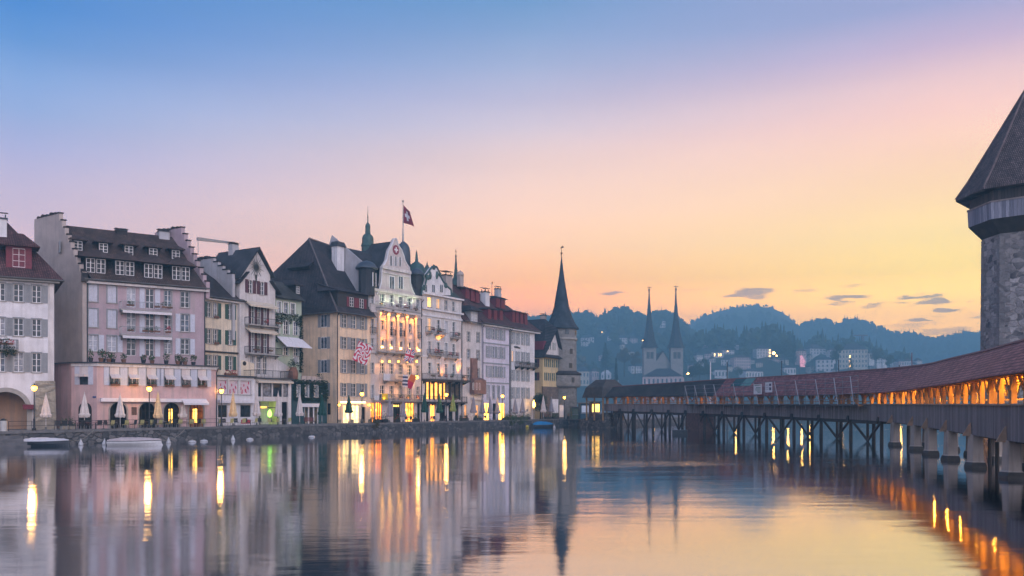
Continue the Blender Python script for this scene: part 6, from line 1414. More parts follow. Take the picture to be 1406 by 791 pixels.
# two notice boards tied to it
def board(pa, pb, ya, yb, label, rows, dark):
    sa, sb = s_at(pa), s_at(pb); y = bp(sa)[0].y-1; z0, z1 = Zw(yb, y), Zw(ya, y); q = thing('notice_board', label, 'sign', bpt(sa, o1+.12, z0)); org = Vector(bpt(sa, o1+.12, z0))
    p, d, nn = bp(sa); w = (Vector(bpt(sb, o1+.12, z0))-org).length; d3 = (Vector(bpt(sb, o1+.12, z0))-org)/w; n3 = Vector((nn.x, nn.y, 0))
    def pl(mb, x0, x1, a0, a1, t0, t1): 
        f = lambda x, t, z: tuple(d3*x+n3*t+Vector((0,0,z))); mb.hull8([f(x0,t0,a0), f(x1,t0,a0), f(x1,t1,a0), f(x0,t1,a0)], [f(x0,t0,a1), f(x1,t0,a1), f(x1,t1,a1), f(x0,t1,a1)])
    h_ = z1-z0; mb = MB(); pl(mb, 0, w, 0, h_, 0, .05); mb.build('panel', plain('notice_white', (.62,.63,.66,1), .5, .06), q)
    mb = MB()
    for (x0, x1, a0, a1) in rows: pl(mb, x0*w, x1*w, a0*h_, a1*h_, .052, .06)
    mb.build('printing', dark, q)
board(1058, 1046, 527, 541, 'white notice board with lines of green print tied to the scaffold', [(.12,.88,.86,.93), (.1,.7,.62,.68), (.1,.8,.5,.55), (.1,.75,.38,.43), (.1,.6,.26,.31), (.1,.5,.14,.19)], plain('green_print', (.05,.16,.12,1), .6, .1))
board(1070.5, 1059.5, 524.5, 538.5, 'white notice board with dark pictures tied to the scaffold', [(.1,.4,.62,.86), (.1,.4,.2,.5), (.5,.9,.7,.74), (.5,.9,.5,.54), (.5,.9,.3,.34)], plain('violet_print', (.09,.08,.14,1), .6, .1))
# tarpaulins on the roof
for pa, pb, lab, c in ((1027, 1012, 'pale green tarpaulin spread over the bridge roof', (.10,.22,.20,1)), (1012, 1000, 'dark green tarpaulin spread over the bridge roof', (.025,.075,.075,1))):
    sa, sb = s_at(pa), s_at(pb); mb = MB(); f = lambda s, t: bpt(s, .72+(-BW/2-.72)*t, prof(ZEV, s)+.12+(prof(ZRI, s)-prof(ZEV, s)-.12)*t+.07+.02*math.sin(s*9+t*7))
    for i in range(8):
        for j in range(6): a, b = sa+(sb-sa)*i/8, sa+(sb-sa)*(i+1)/8; mb.poly([f(a, .5+j/12.2), f(b, .5+j/12.2), f(b, .5+(j+1)/12.2), f(a, .5+(j+1)/12.2)])
    tag(mb.build('tarpaulin', plain('tarp_'+lab[:4], c, .6, .2, 1.5, 0, .3), smooth=True), lab, 'tarpaulin')

# ------------------------------------------------------------------ the octagonal water tower
WT = thing('water_tower', 'massive octagonal stone tower with timber gallery and pointed tiled roof at the right edge', 'tower', (53.2, 90, 0))
OCT = [math.radians(180-22.5+1.5+45*k) for k in range(8)]
def oct_ring(r, z, jit=0): return [(r*math.cos(a), r*math.sin(a), z) for a in OCT]
def oct_solid(levels, name, mat, uv=False, cap=True):
    mb = MB()
    for (r0, z0), (r1, z1) in zip(levels, levels[1:]):
        A, B_ = oct_ring(r0, z0), oct_ring(r1, z1)
        for k in range(8):
            q = (k+1) % 8; l0 = r0*.765; l1 = r1*.765; hh = math.hypot(z1-z0, r1-r0); x = k*7.3
            mb.poly([A[k], A[q], B_[q], B_[k]], 0, [(x-l0/2, 0), (x+l0/2, 0), (x+l1/2, hh), (x-l1/2, hh)] if uv else None)
    if cap: mb.poly(oct_ring(*levels[-1])); mb.poly(oct_ring(*levels[0])[::-1])
    return mb.build(name, mat, WT)
WTST = rubble('water_tower_stone', (.05,.05,.062,1), (.46,.43,.43,1), (.30,.285,.275,1), 1.15, 1.5)
oct_solid([(4.6, -1.5), (4.45, 3), (4.35, 12), (4.3, 21.6)], 'wall', WTST)
# corner stones, one long one short
rnd = random.Random(2)
for k, a in enumerate(OCT):
    mb = MB()
    c = Vector((math.cos(a), math.sin(a), 0)); tng = Vector((-c.y, c.x, 0)); z = .2; i = 0
    while z < 21.2:
        hh = rnd.uniform(.38, .6); r = 4.47-.0075*z*1.0
        for sg in (-1, 1):
            L_ = .95 if (i+sg) % 2 else .5; fd = Vector((math.cos(a+sg*math.pi/8), math.sin(a+sg*math.pi/8), 0)); e1 = (tng*sg-c*math.tan(math.pi/8)).normalized(); b0 = c*(r+.03)
            mb.hull8([b0+Vector((0,0,z)), b0+e1*L_+Vector((0,0,z)), b0+e1*L_-fd*.1+Vector((0,0,z)), b0-fd*.1+Vector((0,0,z))], [b0+Vector((0,0,z+hh)), b0+e1*L_+Vector((0,0,z+hh)), b0+e1*L_-fd*.1+Vector((0,0,z+hh)), b0-fd*.1+Vector((0,0,z+hh))])
        z += hh+.03; i += 1
    mb.build('quoins', rubble('quoin_stone', (.18,.175,.18,1), (.28,.27,.265,1), (.2,.19,.19,1), .3, 1.0), WT)
WOODB = planks('gallery_planks', (.17,.18,.23,1), (.34,.35,.42,1), .34)
oct_solid([(4.28, 21.3), (5.55, 22.7)], 'gallery_soffit', OAKD, False, False); oct_solid([(5.55, 22.7), (5.62, 24.35)], 'gallery_boards', WOODB, True); oct_solid([(5.4, 24.35), (5.42, 26.4)], 'gallery_wall', planks('upper_planks', (.06,.052,.055,1), (.095,.082,.082,1), .3), True)
oct_solid([(5.7, 24.36), (5.7, 24.5)], 'gallery_rail', plain('rail_wood', (.27,.23,.22,1), .7, .2))
TT = tiles('tower_tile', (.095,.07,.072,1), (.19,.145,.145,1), (.05,.05,.055,1), .4, True, .24, .18, .8)
oct_solid([(6.75, 25.55), (6.72, 25.75), (5.6, 27.4), (.12, 36.9)], 'roof', TT, True); mb = MB()
for a in OCT: mb.tube([(6.75*math.cos(a), 6.75*math.sin(a), 25.77), (5.63*math.cos(a), 5.63*math.sin(a), 27.43), (.1*math.cos(a), .1*math.sin(a), 36.95)], .1, 5)
mb.build('hip_tiles', plain('hip_tile', (.14,.105,.105,1), .8, .3, 2), WT); mb = MB(); mb.cyl((0,0,36.5), (0,0,39.5), .12, .03, 6); mb.blob((0,0,38.2), .3, 0, 8, 6, 0); mb.build('finial', STEEL, WT)
def slit(k, t, z0, z1, w, frame=True):
    """narrow opening on face k"""
    a0, a1 = OCT[k], OCT[(k+1) % 8]; r = 4.36; A, B_ = Vector((r*math.cos(a0), r*math.sin(a0), 0)), Vector((r*math.cos(a1), r*math.sin(a1), 0)); p = A.lerp(B_, t); e = (B_-A).normalized(); n = Vector(((A+B_)/2)).normalized(); mb = MB()
    q = lambda x, o, z: p+e*x+n*o+Vector((0,0,z))
    mb.hull8([q(-w/2,.05,z0), q(w/2,.05,z0), q(w/2,-.1,z0), q(-w/2,-.1,z0)], [q(-w/2,.05,z1), q(w/2,.05,z1), q(w/2,-.1,z1), q(-w/2,-.1,z1)]); o = mb.build('window', GLASS, WT); m2 = MB()
    for x0, x1, za, zb in ((-w/2-.14,-w/2,z0-.1,z1+.14), (w/2,w/2+.14,z0-.1,z1+.14), (-w/2,w/2,z1,z1+.14), (-w/2,w/2,z0-.1,z0)):
        m2.hull8([q(x0,.1,za), q(x1,.1,za), q(x1,-.1,za), q(x0,-.1,za)], [q(x0,.1,zb), q(x1,.1,zb), q(x1,-.1,zb), q(x0,-.1,zb)])
    m2.build('surround', STONE, o)
slit(1, .80, 18.9, 21.0, .42); slit(1, .80, 10.7, 13.0, .22); slit(2, .3, 18.9, 21.0, .42); slit(2, .6, 8, 10, .3); slit(3, .5, 14, 16, .4)

# ------------------------------------------------------------------ the town on the far shore
def on_hill(px, py):
    hz = (lambda Y: max(hz_wood(px, Y), hz_mid(px, Y) if px > 850 else -9, ZQ))
    Y = 660.0
    while Y < 1580:
        if Zw(py, Y) <= hz(Y): return Y
        Y += 4
    return 920.0
FARW = plaster('far_white', (.66,.64,.64,1)); FARP = plaster('far_rose', (.55,.43,.42,1)); FARC = plaster('far_cream', (.58,.52,.42,1)); FARR = tiles('far_roof', (.06,.045,.045,1), (.10,.08,.078,1), mossa=.2, row=.5, wid=.5); FARD = SLATE
AMBER = glow('amber_window', (1,.55,.16,1), 9)
WBOX = {}
def far_house(label, px0, px1, pe, pr, pb, wall=FARW, roof=FARR, rows=2, cols=4, lit=(), d=None, hip=True, turn=.25, name='hillside_house', group='houses on the far shore'):
    d = d or (610.0 if 'arched' in label else on_hill((px0+px1)/2, pb)); w = (px1-px0)/F*d; zb = Zw(pb, d); he = Zw(pe, d)-zb; hr = Zw(pr, d)-zb; D = min(22, max(9, w*.7))
    t = thing(name, label, 'house', (X((px0+px1)/2, d), d, zb), turn, group); w2 = w/2/math.cos(turn)*.92
    mb = MB(); mb.box(-w2, w2, 0, D, -9, he); mb.build('wall', wall, t); mb = MB(); o = .5; i = min(w2*.7, D*.5) if hip else 0; e = he+.02
    A, B_, C_, D_ = (-w2-o, -o, e), (w2+o, -o, e), (w2+o, D+o, e), (-w2-o, D+o, e); P, Q_ = (-w2-o+i+(0 if not hip else 0), D/2, hr), (w2+o-i, D/2, hr)
    mb.poly([A, B_, Q_, P]); mb.poly([C_, D_, P, Q_]); mb.poly([B_, C_, Q_]); mb.poly([D_, A, P]); mb.poly([A, D_, C_, B_]); mb.build('roof', roof, t)
    k = 0
    for r in range(rows):
        for c in range(cols):
            hh = he/rows; ww = 2*w2/cols; lt = k in lit; key = (round(ww, 1), round(hh, 1), lt)
            if key not in WBOX: m2 = MB(); m2.box(-ww*.2, ww*.2, -.06, .02, 0, hh*.5); WBOX[key] = m2.mesh('window', AMBER if lt else GLASSB)
            link('window', WBOX[key], t, (-w2+ww*(c+.5), 0, hh*(r+.28))); k += 1
    return t
FH = [
 ('white villa high on the wooded hill left of the twin spires', 797, 809, 464, 460, 471, FARW, FARD, 2, 3, ()),
 ('long pale villa below the ridge left of the twin spires', 848, 862, 464, 460, 472, FARW, FARD, 2, 4, ()),
 ('small pale house right of the long villa below the ridge', 864, 876, 465, 461, 472, FARP, FARR, 2, 3, ()),
 ('hillside house with two amber lit windows above the round tower', 821, 832, 455, 451, 460, FARC, FARR, 2, 3, (0, 4)),
 ('cream house behind the bridge gate with a dark roof', 790, 810, 510, 503, 530, FARC, FARD, 2, 4, ()),
 ('rose house right of the round tower behind the bridge gate', 812, 823, 510, 506, 530, FARP, FARR, 2, 3, ()),
 ('white house with a pale roof behind the bridge gate', 825, 838, 513, 508, 530, FARW, FARW, 2, 3, ()),
 ('low white house behind the far end of the bridge roof', 839, 850, 522, 517, 534, FARW, FARD, 1, 3, ()),
 ('terraced white house left of the church towers', 866, 882, 503, 499, 513, FARW, FARD, 2, 4, ()),
 ('rose house with a row of arched windows below the twin spires', 881, 938, 517, 505, 531, FARP, FARD, 1, 9, ()),
 ('slim tower block on the ridge between the twin spires', 906, 914, 441, 440, 450, FARW, FARD, 2, 2, ()),
 ('cluster house at the left of the lakeside slope', 956, 966, 488, 484, 496, FARW, FARD, 2, 3, ()),
 ('cluster house with a grey roof beside the white flag mast', 967, 977, 486, 482, 494, FARP, FARD, 2, 3, ()),
 ('pale hotel with a row of small lit windows on the slope', 976, 995, 484, 480, 491, FARW, FARD, 1, 6, (1, 3, 4)),
 ('upper white house with an amber lamp on the slope', 988, 1010, 481, 477, 487, FARW, FARD, 2, 5, (7,)),
 ('grey roofed house left of the large rose block', 990, 1006, 494, 488, 503, FARW, FARD, 2, 4, ()),
 ('large rose white block with four rows of windows', 1007, 1032, 491, 487, 508, FARP, FARR, 4, 7, ()),
 ('low white house in front of the large rose block', 1022, 1050, 510, 506, 520, FARW, FARD, 1, 6, ()),
 ('shore house behind the green tarpaulin', 981, 1000, 508, 503, 520, FARW, FARD, 1, 4, ()),
 ('tall grey house with lit upper windows among the trees', 1038, 1060, 479, 474, 491, FARW, FARD, 3, 5, (4, 9, 14)),
 ('gabled white house on the slope left of the big hotel', 1110, 1136, 479, 472, 487, FARW, FARR, 2, 5, ()),
 ('three storey white house below the gabled white house', 1121, 1145, 494, 490, 511, FARW, FARD, 3, 4, ()),
 ('low pale house behind the scaffold near the pink banner', 1076, 1094, 505, 501, 515, FARW, FARD, 1, 4, ()),
 ('rose house above the pink banner on the slope', 1096, 1108, 482, 478, 489, FARP, FARR, 2, 3, ()),
 ('big lakeside hotel with a raised roof and a few lit windows', 1152, 1191, 480, 471, 506, FARC, FARD, 4, 9, (3, 12, 21)),
 ('small white house right of the lakeside hotel', 1202, 1212, 492, 488, 500, FARW, FARD, 2, 3, ()),
 ('pale farmhouse at the right end of the shore town', 1222, 1232, 499, 495, 506, FARW, FARR, 1, 3, (1,)),
 ('white chalet at the foot of the hill beside the red mast', 1242, 1251, 496, 492, 503, FARW, FARR, 1, 3, ()),
 ('low house at the water right of the lakeside hotel', 1194, 1206, 504, 500, 511, FARP, FARD, 1, 3, ()),
]
SMALL = [(802,474),(812,468),(838,466),(856,479),(884,474),(956,479),(963,502),(953,507),(970,476),(980,497),(989,487),(984,514),(1003,509),(1012,479),(1034,499),(1043,503),(1066,496),(1079,499),(1086,512),(1104,496),(1113,494),(1116,509),(1138,489),(1147,514),(1144,486),(1197,489),(1209,509),(1215,497),(1228,511),(1238,501),(1257,505),(1263,500),(826,494),(842,503),(868,489),(894,510)]
HSPOT = [(x-6, x+6, on_hill(x, y+1.5)) for x, y in SMALL]+[(f[1]-2.5, f[2]+2.5, on_hill((f[1]+f[2])/2, f[5])) for f in FH]
def clear_of_houses(px, Y, r): return not any(a < px < b and d-165 < Y < d+24 for a, b, d in HSPOT)
forest('far_forest', hz_far, 1040, 1600, 1450, 2325, 1500, 15, 24, 1, None, .10)
forest('dome_copse', hz_dome, 930, 1100, 2460, 2655, 130, 7, 13, 2, None, .12)
forest('dome_wood', hz_dome, 880, 1120, 1620, 2110, 420, 17, 26, 12, None, .15)
forest('wooded_hill_forest', hz_wood, 720, 990, 880, 1600, 1300, 15, 25, 3, clear_of_houses, .10)
forest('slope_wood', hz_mid, 930, 1250, 945, 1156, 330, 17, 28, 4, clear_of_houses, .28)
forest('slope_gardens', hz_mid, 860, 1380, 690, 965, 260, 9, 17, 5, clear_of_houses, .2)

for i, f in enumerate(FH): far_house(*f, turn=(-.25, .1, .3)[i % 3])

# many small houses scattered through the trees, too alike to tell apart
rnd = random.Random(77)
for px, py in SMALL:
    w = rnd.uniform(5, 9.5); h_ = rnd.uniform(3.5, 6)
    far_house('tiny pale house among the trees of the far hillside with no lit window', px-w/2, px+w/2, py-h_, py-h_-rnd.uniform(2.5, 4), py+1.5, rnd.choice((FARW, FARW, FARP, FARC)), rnd.choice((FARR, FARD)), rnd.choice((1, 2)), rnd.choice((2, 3)), (), None, True, rnd.uniform(-.4, .4), 'small_hillside_house', 'tiny houses scattered over the far hillside')

# the twin-towered church
CD = 650.0; ck = CD/F
ch = thing('church', 'church with two square towers under needle thin slate spires', 'church', (X(910, CD), CD, ZQ+10)); CZ = lambda py: Zw(py, CD)-ZQ-10
CST = plaster('church_stone', (.28,.265,.25,1)); SPS = tiles('spire_slate', (.030,.035,.045,1), (.05,.055,.065,1), mossa=.1, row=.6, wid=.5)
for px, tip in ((891.3, 398.5), (928, 397.5)):
    x = (px-910)*ck; w = 8.3*ck; mb = MB(); mb.box(x-w, x+w, -w, w, -24, CZ(477.5)); mb.box(x-w-.25, x+w+.25, -w-.25, w+.25, CZ(499), CZ(498)); tw_ = mb.build('bell_tower', CST, ch)
    m2 = MB(); z0 = CZ(478); pr = [(9.6*ck*1.3, z0), (7.5*ck*1.3, z0+(CZ(472)-z0)), (4.6*ck*1.25, CZ(455)), (2.9*ck*1.2, CZ(437)), (1.5*ck*1.2, CZ(418)), (.5*ck, tip and CZ(tip))]
    m2.lathe(pr, 8, (x, 0, 0), 0, math.pi/8); m2.build('spire', SPS, tw_); m3 = MB(); m3.cyl((x,0,CZ(tip)-1), (x,0,CZ(tip-5.5)),   .3, .2, 6); m3.blob((x,0,CZ(tip)), .9, 0, 8, 6, 0); m3.bar((x-1.7,0,CZ(tip-3.8)), (x+1.7,0,CZ(tip-3.8)), .35); m3.build('finial_cross', STEEL, tw_)
    for q in (-2.6, 2.6): m4 = MB(); m4.box(x+q*ck-1.2, x+q*ck+1.2, -w-.08, -w+.02, CZ(493), CZ(484)); m4.build('bell_opening', GLASS, tw_)
    m5 = MB(); m5.box(x+w-.02, x+w+.08, -1.2, 1.2, CZ(493), CZ(484)); m5.build('bell_opening', GLASS, tw_)
mb = MB(); x0, x1 = (898-910)*ck, (921-910)*ck; mb.extrude([(x0, -1, -24), (x1, -1, -24), (x1, -1, CZ(499)), (0, -1, CZ(483)), (x0, -1, CZ(499))], (0, 60, 0)); mb.build('nave', CST, ch); mb = MB(); mb.slab([(x0-.4, -1.4, CZ(500)), (.0, -1.4, CZ(482)), (0, 60, CZ(482)), (x0-.4, 60, CZ(500))], .3); mb.slab([(0, -1.4, CZ(482)), (x1+.4, -1.4, CZ(500)), (x1+.4, 60, CZ(500)), (0, 60, CZ(482))], .3); mb.build('roof', SPS, ch)

# lamps among the houses, masts, crane, banner
for i, (px, py, r, lab) in enumerate(((883,468.5,.55,'amber hillside lamp left of the church towers'), (944.4,482.4,.55,'upper of two amber lamps right of the church'), (945,514,.6,'lower of two amber lamps right of the church'), (927.5,513,.6,'amber lamp over the rose house roof below the right spire'), (1028,479,.5,'amber lamp above the large rose block'), (1052,471,.6,'amber lamp above the tall grey house'), (1062.5,485.6,.8,'brightest amber lamp beside the tall grey house'), (1066.5,489,.45,'small amber lamp just below the brightest hillside lamp'), (1163,492,.6,'amber lamp in front of the lakeside hotel'), (1180,503,.8,'rose white lamp at the foot of the lakeside hotel'), (989.5,506.5,.4,'white lamp by the shore left of the rose block'))):
    d = on_hill(px, py+4); z = Zw(py, d); r *= 2.1; zg_ = max(ZQ, z-10); t = thing('hill_lamp', lab, 'lamp', (X(px, d-8), d-8, zg_)); mb = MB(); mb.cyl((0,0,-1), (0,0,z-zg_-.3), .12, .07, 6); mb.build('pole', STEEL, t); mb = MB(); mb.blob((0,0,z-zg_), r, 0, 8, 6, 0); mb.build('bulb', glow('rose_bulb', (1,.45,.38,1), 14) if 'rose white' in lab else (glow('white_bulb', (.8,.9,1,1), 5) if 'white lamp' in lab else glow('amber_bulb', (1,.48,.12,1), 22)), t)
for px, y0, y1, lab, c in ((975.5,497,522,'white flag mast on the shore behind the bridge', W_WHITE), (998.5,498,520,'dark mast behind the green tarpaulin', STEEL), (1073.3,496.5,514,'dark mast behind the bridge roof left of the pink banner', STEEL), (1151.5,495,510,'dark mast in front of the lakeside hotel', STEEL), (1235,502,514,'thick dark mast at the right end of the shore', STEEL), (1252,485,503,'slim red mast at the right end of the shore', OXRED)):
    d = 312 if px < 1240 else 360; mb = MB(); mb.cyl((0,0,0), (0,0,Zw(y0, d)-ZQ), .28, .18, 8); mb.lathe([(.5,0),(.5,.4),(.3,.6)], 8); mb.blob((0,0,Zw(y0, d)-ZQ), .25, 0, 8, 5, 0); tag(mb.build('mast', c, None, (X(px, d), d, ZQ)), lab, 'mast')
d = 1100; cr = thing('tower_crane', 'red tower crane standing above the lakeside hotel', 'crane', (X(1185, d), d, Zw(480, d)-20)); zt = Zw(460.5, d)-Zw(480, d)+20; mb = MB()
for a in (-.9, .9):
    for b in (-.9, .9): mb.cyl((a,b,0), (a,b,zt), .25, .25, 4)
for q in range(int(zt/2)): mb.bar((-.9,-.9,q*2), (.9,-.9,q*2+2), .2)
mb.build('mast', plain('crane_red', (.16,.07,.07,1), .6, .2), cr); mb = MB(); xl, xr = (1172.5-1185)/F*d, (1191.5-1185)/F*d; mb.bar((xl,0,zt), (xr,0,zt), 1.1); mb.bar((xl,0,zt), (0,0,zt+1.6), .12); mb.bar((xr,0,zt), (0,0,zt+1.6), .12); mb.bar((0,0,zt), (0,0,zt+1.7), .3); mb.bar((xl+1,0,zt), (xl+1,0,zt-4), .1); mb.build('jib', plain('crane_red', 0), cr)
d = 720; b_ = thing('lit_banner', 'tall pink and white lit banner flag on the far shore', 'banner', (X(1098, d), d, ZQ)); mb = MB(); mb.cyl((0,0,0), (0,0,Zw(486.5, d)-ZQ), .25, .16, 6); mb.build('pole', STEEL, b_); mb = MB(); n = 8
for i in range(n):
    z1, z0 = Zw(488+16*i/n, d)-ZQ, Zw(488+16*(i+1)/n, d)-ZQ; w = 1.2*(4+i)*.5*(1 if i < 6 else .7)
    w0 = 1.2*(4.5+i)*.5*(1 if i < 5 else .6); mb.poly([(.1, .15*math.sin(i), z1), (w, .4*math.sin(i*1.3+1), z1), (w0, .4*math.sin(i*1.3+2.3), z0), (.1, .15*math.sin(i+1), z0)])
mb.build('cloth', glow('pink_lit_cloth', (.95,.40,.50,1), .75, .5, .6), b_, smooth=True)
# trees one can tell apart on the far shore
def big_tree(name, label, px, ptop, pbase, d, wpx, kind, mat=None, seed=1, group=None):
    rnd = random.Random(seed); zb = Zw(pbase, d); h = Zw(ptop, d)-zb; w = wpx/F*d/2; t = thing(name, label, 'tree', (X(px, d), d, zb), 0, group)
    mb = MB(); mb.cyl((0,0,-8), (0,0,h*.75), h*.028, h*.008, 7)
    for k in range(5): a = rnd.uniform(0, 6.3); z = h*(.25+.1*k); mb.cyl((0,0,z), (math.cos(a)*w*.6, math.sin(a)*w*.6, z+h*.14), h*.010, h*.004, 5)
    mb.build('trunk', BARK, t); mb = MB()
    if kind == 'conifer':
        for i in range(int(520)):
            f = rnd.random()**.7; z = h*(.08+.92*f); r = w*(1-f)*(.55+.45*((z*1.3) % 1)); a = rnd.uniform(0, 6.3); q = rnd.uniform(.35, 1); mb.leaf(Vector((math.cos(a)*r*q, math.sin(a)*r*q, z-r*q*.25)), h*.035*rnd.uniform(.7, 1.4), 0, rnd)
    else:
        cl = [(rnd.uniform(-.6, .6)*w, rnd.uniform(-.6, .6)*w, h*rnd.uniform(.35, .82), rnd.uniform(.32, .55)*w) for _ in range(11)]
        for x, y, z, r in cl: mb.leaves((x, y, z), (r*1.1, r*1.1, r), 95, h*.035, 0, rnd, .25)
    mb.build('crown', mat or (CONIF if kind == 'conifer' else LEAFA), t); return t
BT = [('broad_tree', 'broad dark tree, left of three before the shore houses', 951, 500, 526, 660, 15, 'b'), ('broad_tree', 'tallest broad dark tree, middle of three before the shore houses', 961, 490, 526, 660, 20, 'b'), ('broad_tree', 'broad dark tree, right of three before the shore houses', 972, 496, 526, 666, 14, 'b'),
 ('broad_tree', 'small round tree in front of the large rose block', 1014.5, 502, 520, 671, 13, 'b'), ('conifer_tree', 'slim dark conifer standing right of the tall grey house', 1090.5, 461, 500, 880, 10, 'conifer'), ('broad_tree', 'large dark tree between the tall grey house and the slim conifer', 1077, 460, 502, 891, 26, 'b'),
 ('broad_tree', 'dark tree left of the lakeside hotel', 1148, 468, 507, 770, 18, 'b'), ('conifer_tree', 'pointed conifer in front of the lakeside hotel', 1168, 490, 510, 686, 12, 'conifer'), ('broad_tree', 'round tree right of the hotel under the crane', 1203, 474, 500, 818, 20, 'b'), ('broad_tree', 'dark tree at the right end of the shore town', 1221, 484, 508, 774, 15, 'b'),
 ('conifer_tree', 'wide conifer in the middle of the wooded hill left of the spires', 831, 471, 512, 836, 22, 'conifer'), ('conifer_tree', 'narrow dark cypress between the bridge gate and the church', 846, 492, 530, 660, 8, 'conifer'), ('broad_tree', 'autumn tinted tree left of the church towers', 857, 476, 506, 818, 22, 'a'), ('broad_tree', 'second autumn tinted tree nearest the left church tower', 872, 480, 508, 809, 16, 'a')]
for i, b in enumerate(BT): big_tree(b[0], b[1], *b[2:7], 'conifer' if b[7] == 'conifer' else 'b', LEAFB if b[7] == 'a' else None, 60+i, 'trees standing apart on the far shore')
# lamps along the far promenade, seen in the water under the bridge
fl = thing('street_lamp', 'promenade lamp on the far shore behind the bridge', 'lamp', (0, 0, ZQ), 0, 'promenade lamps on the far shore'); mb = MB(); mb.cyl((0,0,0), (0,0,8.2), .12, .07, 6); mb.build('post', STEEL, fl); mb = MB(); mb.blob((0,0,8.4), .42, 0, 10, 6, 0); mb.build('globe', glow('far_globe', (1,.52,.10,1), 90), fl)
for i, px in enumerate((1062, 1082, 1101, 1112, 1156, 1237, 1247, 842, 897, 1010)):
    o = fl if i == 0 else copy_tree(fl); d = 318 if px < 1100 else 345; o.location = (X(px, d), d, ZQ)

# ------------------------------------------------------------------ things on the quay and on the water
def street_lamp(px, py, label, off=.7):
    p = onq(px, off); h_ = Zw(py, p.y)-ZQ; t = thing('street_lamp', label, 'lamp', p, 0, 'lit street lamps along the quay')
    mb = MB(); mb.lathe([(.17,0),(.17,.25),(.11,.35),(.09,1.1),(.105,1.15),(.065,1.25),(.05,h_-.42),(.09,h_-.36),(.05,h_-.3)], 10); mb.build('post', STEEL, t, smooth=True)
    mb = MB(); mb.lathe([(.08,-.28),(.22,-.14),(.27,.02),(.24,.16),(.12,.27)], 12, (0,0,h_)); mb.build('lantern', BULB, t, smooth=True)
    mb = MB(); mb.lathe([(.28,.2),(.24,.27),(.06,.38),(.02,.5)], 10, (0,0,h_)); mb.build('lantern_cap', STEEL, t)
    l = bpy.data.lights.new('lamp_glow', 'POINT'); l.energy = 330; l.color = (1,.50,.12); l.shadow_soft_size = .3; link('lamp_glow', l, t, (0, -.45, h_))
    return t
for px, py, lab in ((47,533,'lit street lamp by the stone arch of the white corner house'), (205,534,'lit street lamp in front of the pink restaurant wing'), (304,537,'lit street lamp before the red patterned windows'), (497,541,'lit street lamp at the peach corner house'), (613,542,'lit street lamp before the glazed veranda'), (690,544,'lit street lamp at the lavender house'), (775,546,'lit street lamp in front of the round tower')): street_lamp(px, py, lab)
def lamp_on(h, px, py, v, name='wall_lantern', r=.2):
    u, z = h.pz(px, py, v); mb = MB(); mb.blob((u, v, z), r, 0, 10, 6, 0); w = h.add(name, mb, BULB); m2 = MB(); m2.bar((u, 0, z+.35), (u, v, z+.35), .05); m2.cyl((u, v, z+.18), (u, v, z+.38), .1, .03); m2.build('lantern_bracket', STEEL, w)
    l = bpy.data.lights.new('lamp_glow', 'POINT'); l.energy = 240; l.color = (1,.48,.10); l.shadow_soft_size = .2; link('lamp_glow', l, h.root, (u, v-.3, z))
lamp_on(HOTEL, 572, 518, -1.4, r=.3)
torch = thing('torch_lamp', 'slanted flame shaped lamp at the corner of the grey balcony house', 'lamp', onq(733, 4.5)); mb = MB(); mb.cyl((0,0,0), (0,0,2.3), .05); mb.build('post', STEEL, torch); mb = MB(); mb.lathe([(.05,2.3),(.3,2.7),(.28,3.2),(.02,4.0)], 10); mb.build('flame', glow('torch_flame', (1,.5,.08,1), 14), torch, smooth=True)
# parasols, folded
def fold_mesh(hh, w, seed):
    rnd = random.Random(seed); mb = MB(); n = 24; levels = []
    for f, r in ((0,.85), (.05,.95), (.12,1.0), (.16,.8), (.3,.72), (.6,.45), (.85,.22), (.97,.08), (1,.02)):
        levels.append([(w*r*(1+(.16 if k % 3 == 0 else -.08))*math.cos(2*math.pi*k/n)*(1+rnd.uniform(-.06,.06)), w*r*(1+(.16 if k % 3 == 0 else -.08))*math.sin(2*math.pi*k/n), hh*f+(rnd.uniform(-.05,.05) if f == 0 else 0)) for k in range(n)])
    for a, b in zip(levels, levels[1:]):
        for k in range(n): q = (k+1) % n; mb.poly([a[k], a[q], b[q], b[k]])
    mb.poly(levels[-1]); mb.poly(levels[0][::-1]); return mb
CLOTHW = plain('parasol_white', (.58,.52,.50,1), .85, .12, 2, 0, .2); CLOTHG = plain('parasol_green', (.012,.055,.042,1), .8, .2, 2, 0, .2); CLOTHL = plain('parasol_lime', (.20,.26,.08,1), .8, .2); CLOTHY = plain('parasol_lamp_tint', (.60,.46,.28,1), .85, .12); CLOTHS = plain('parasol_grey', (.27,.25,.28,1), .85, .15)  # yellowish cloth: parasols near street lamps, lamplight put into the colour
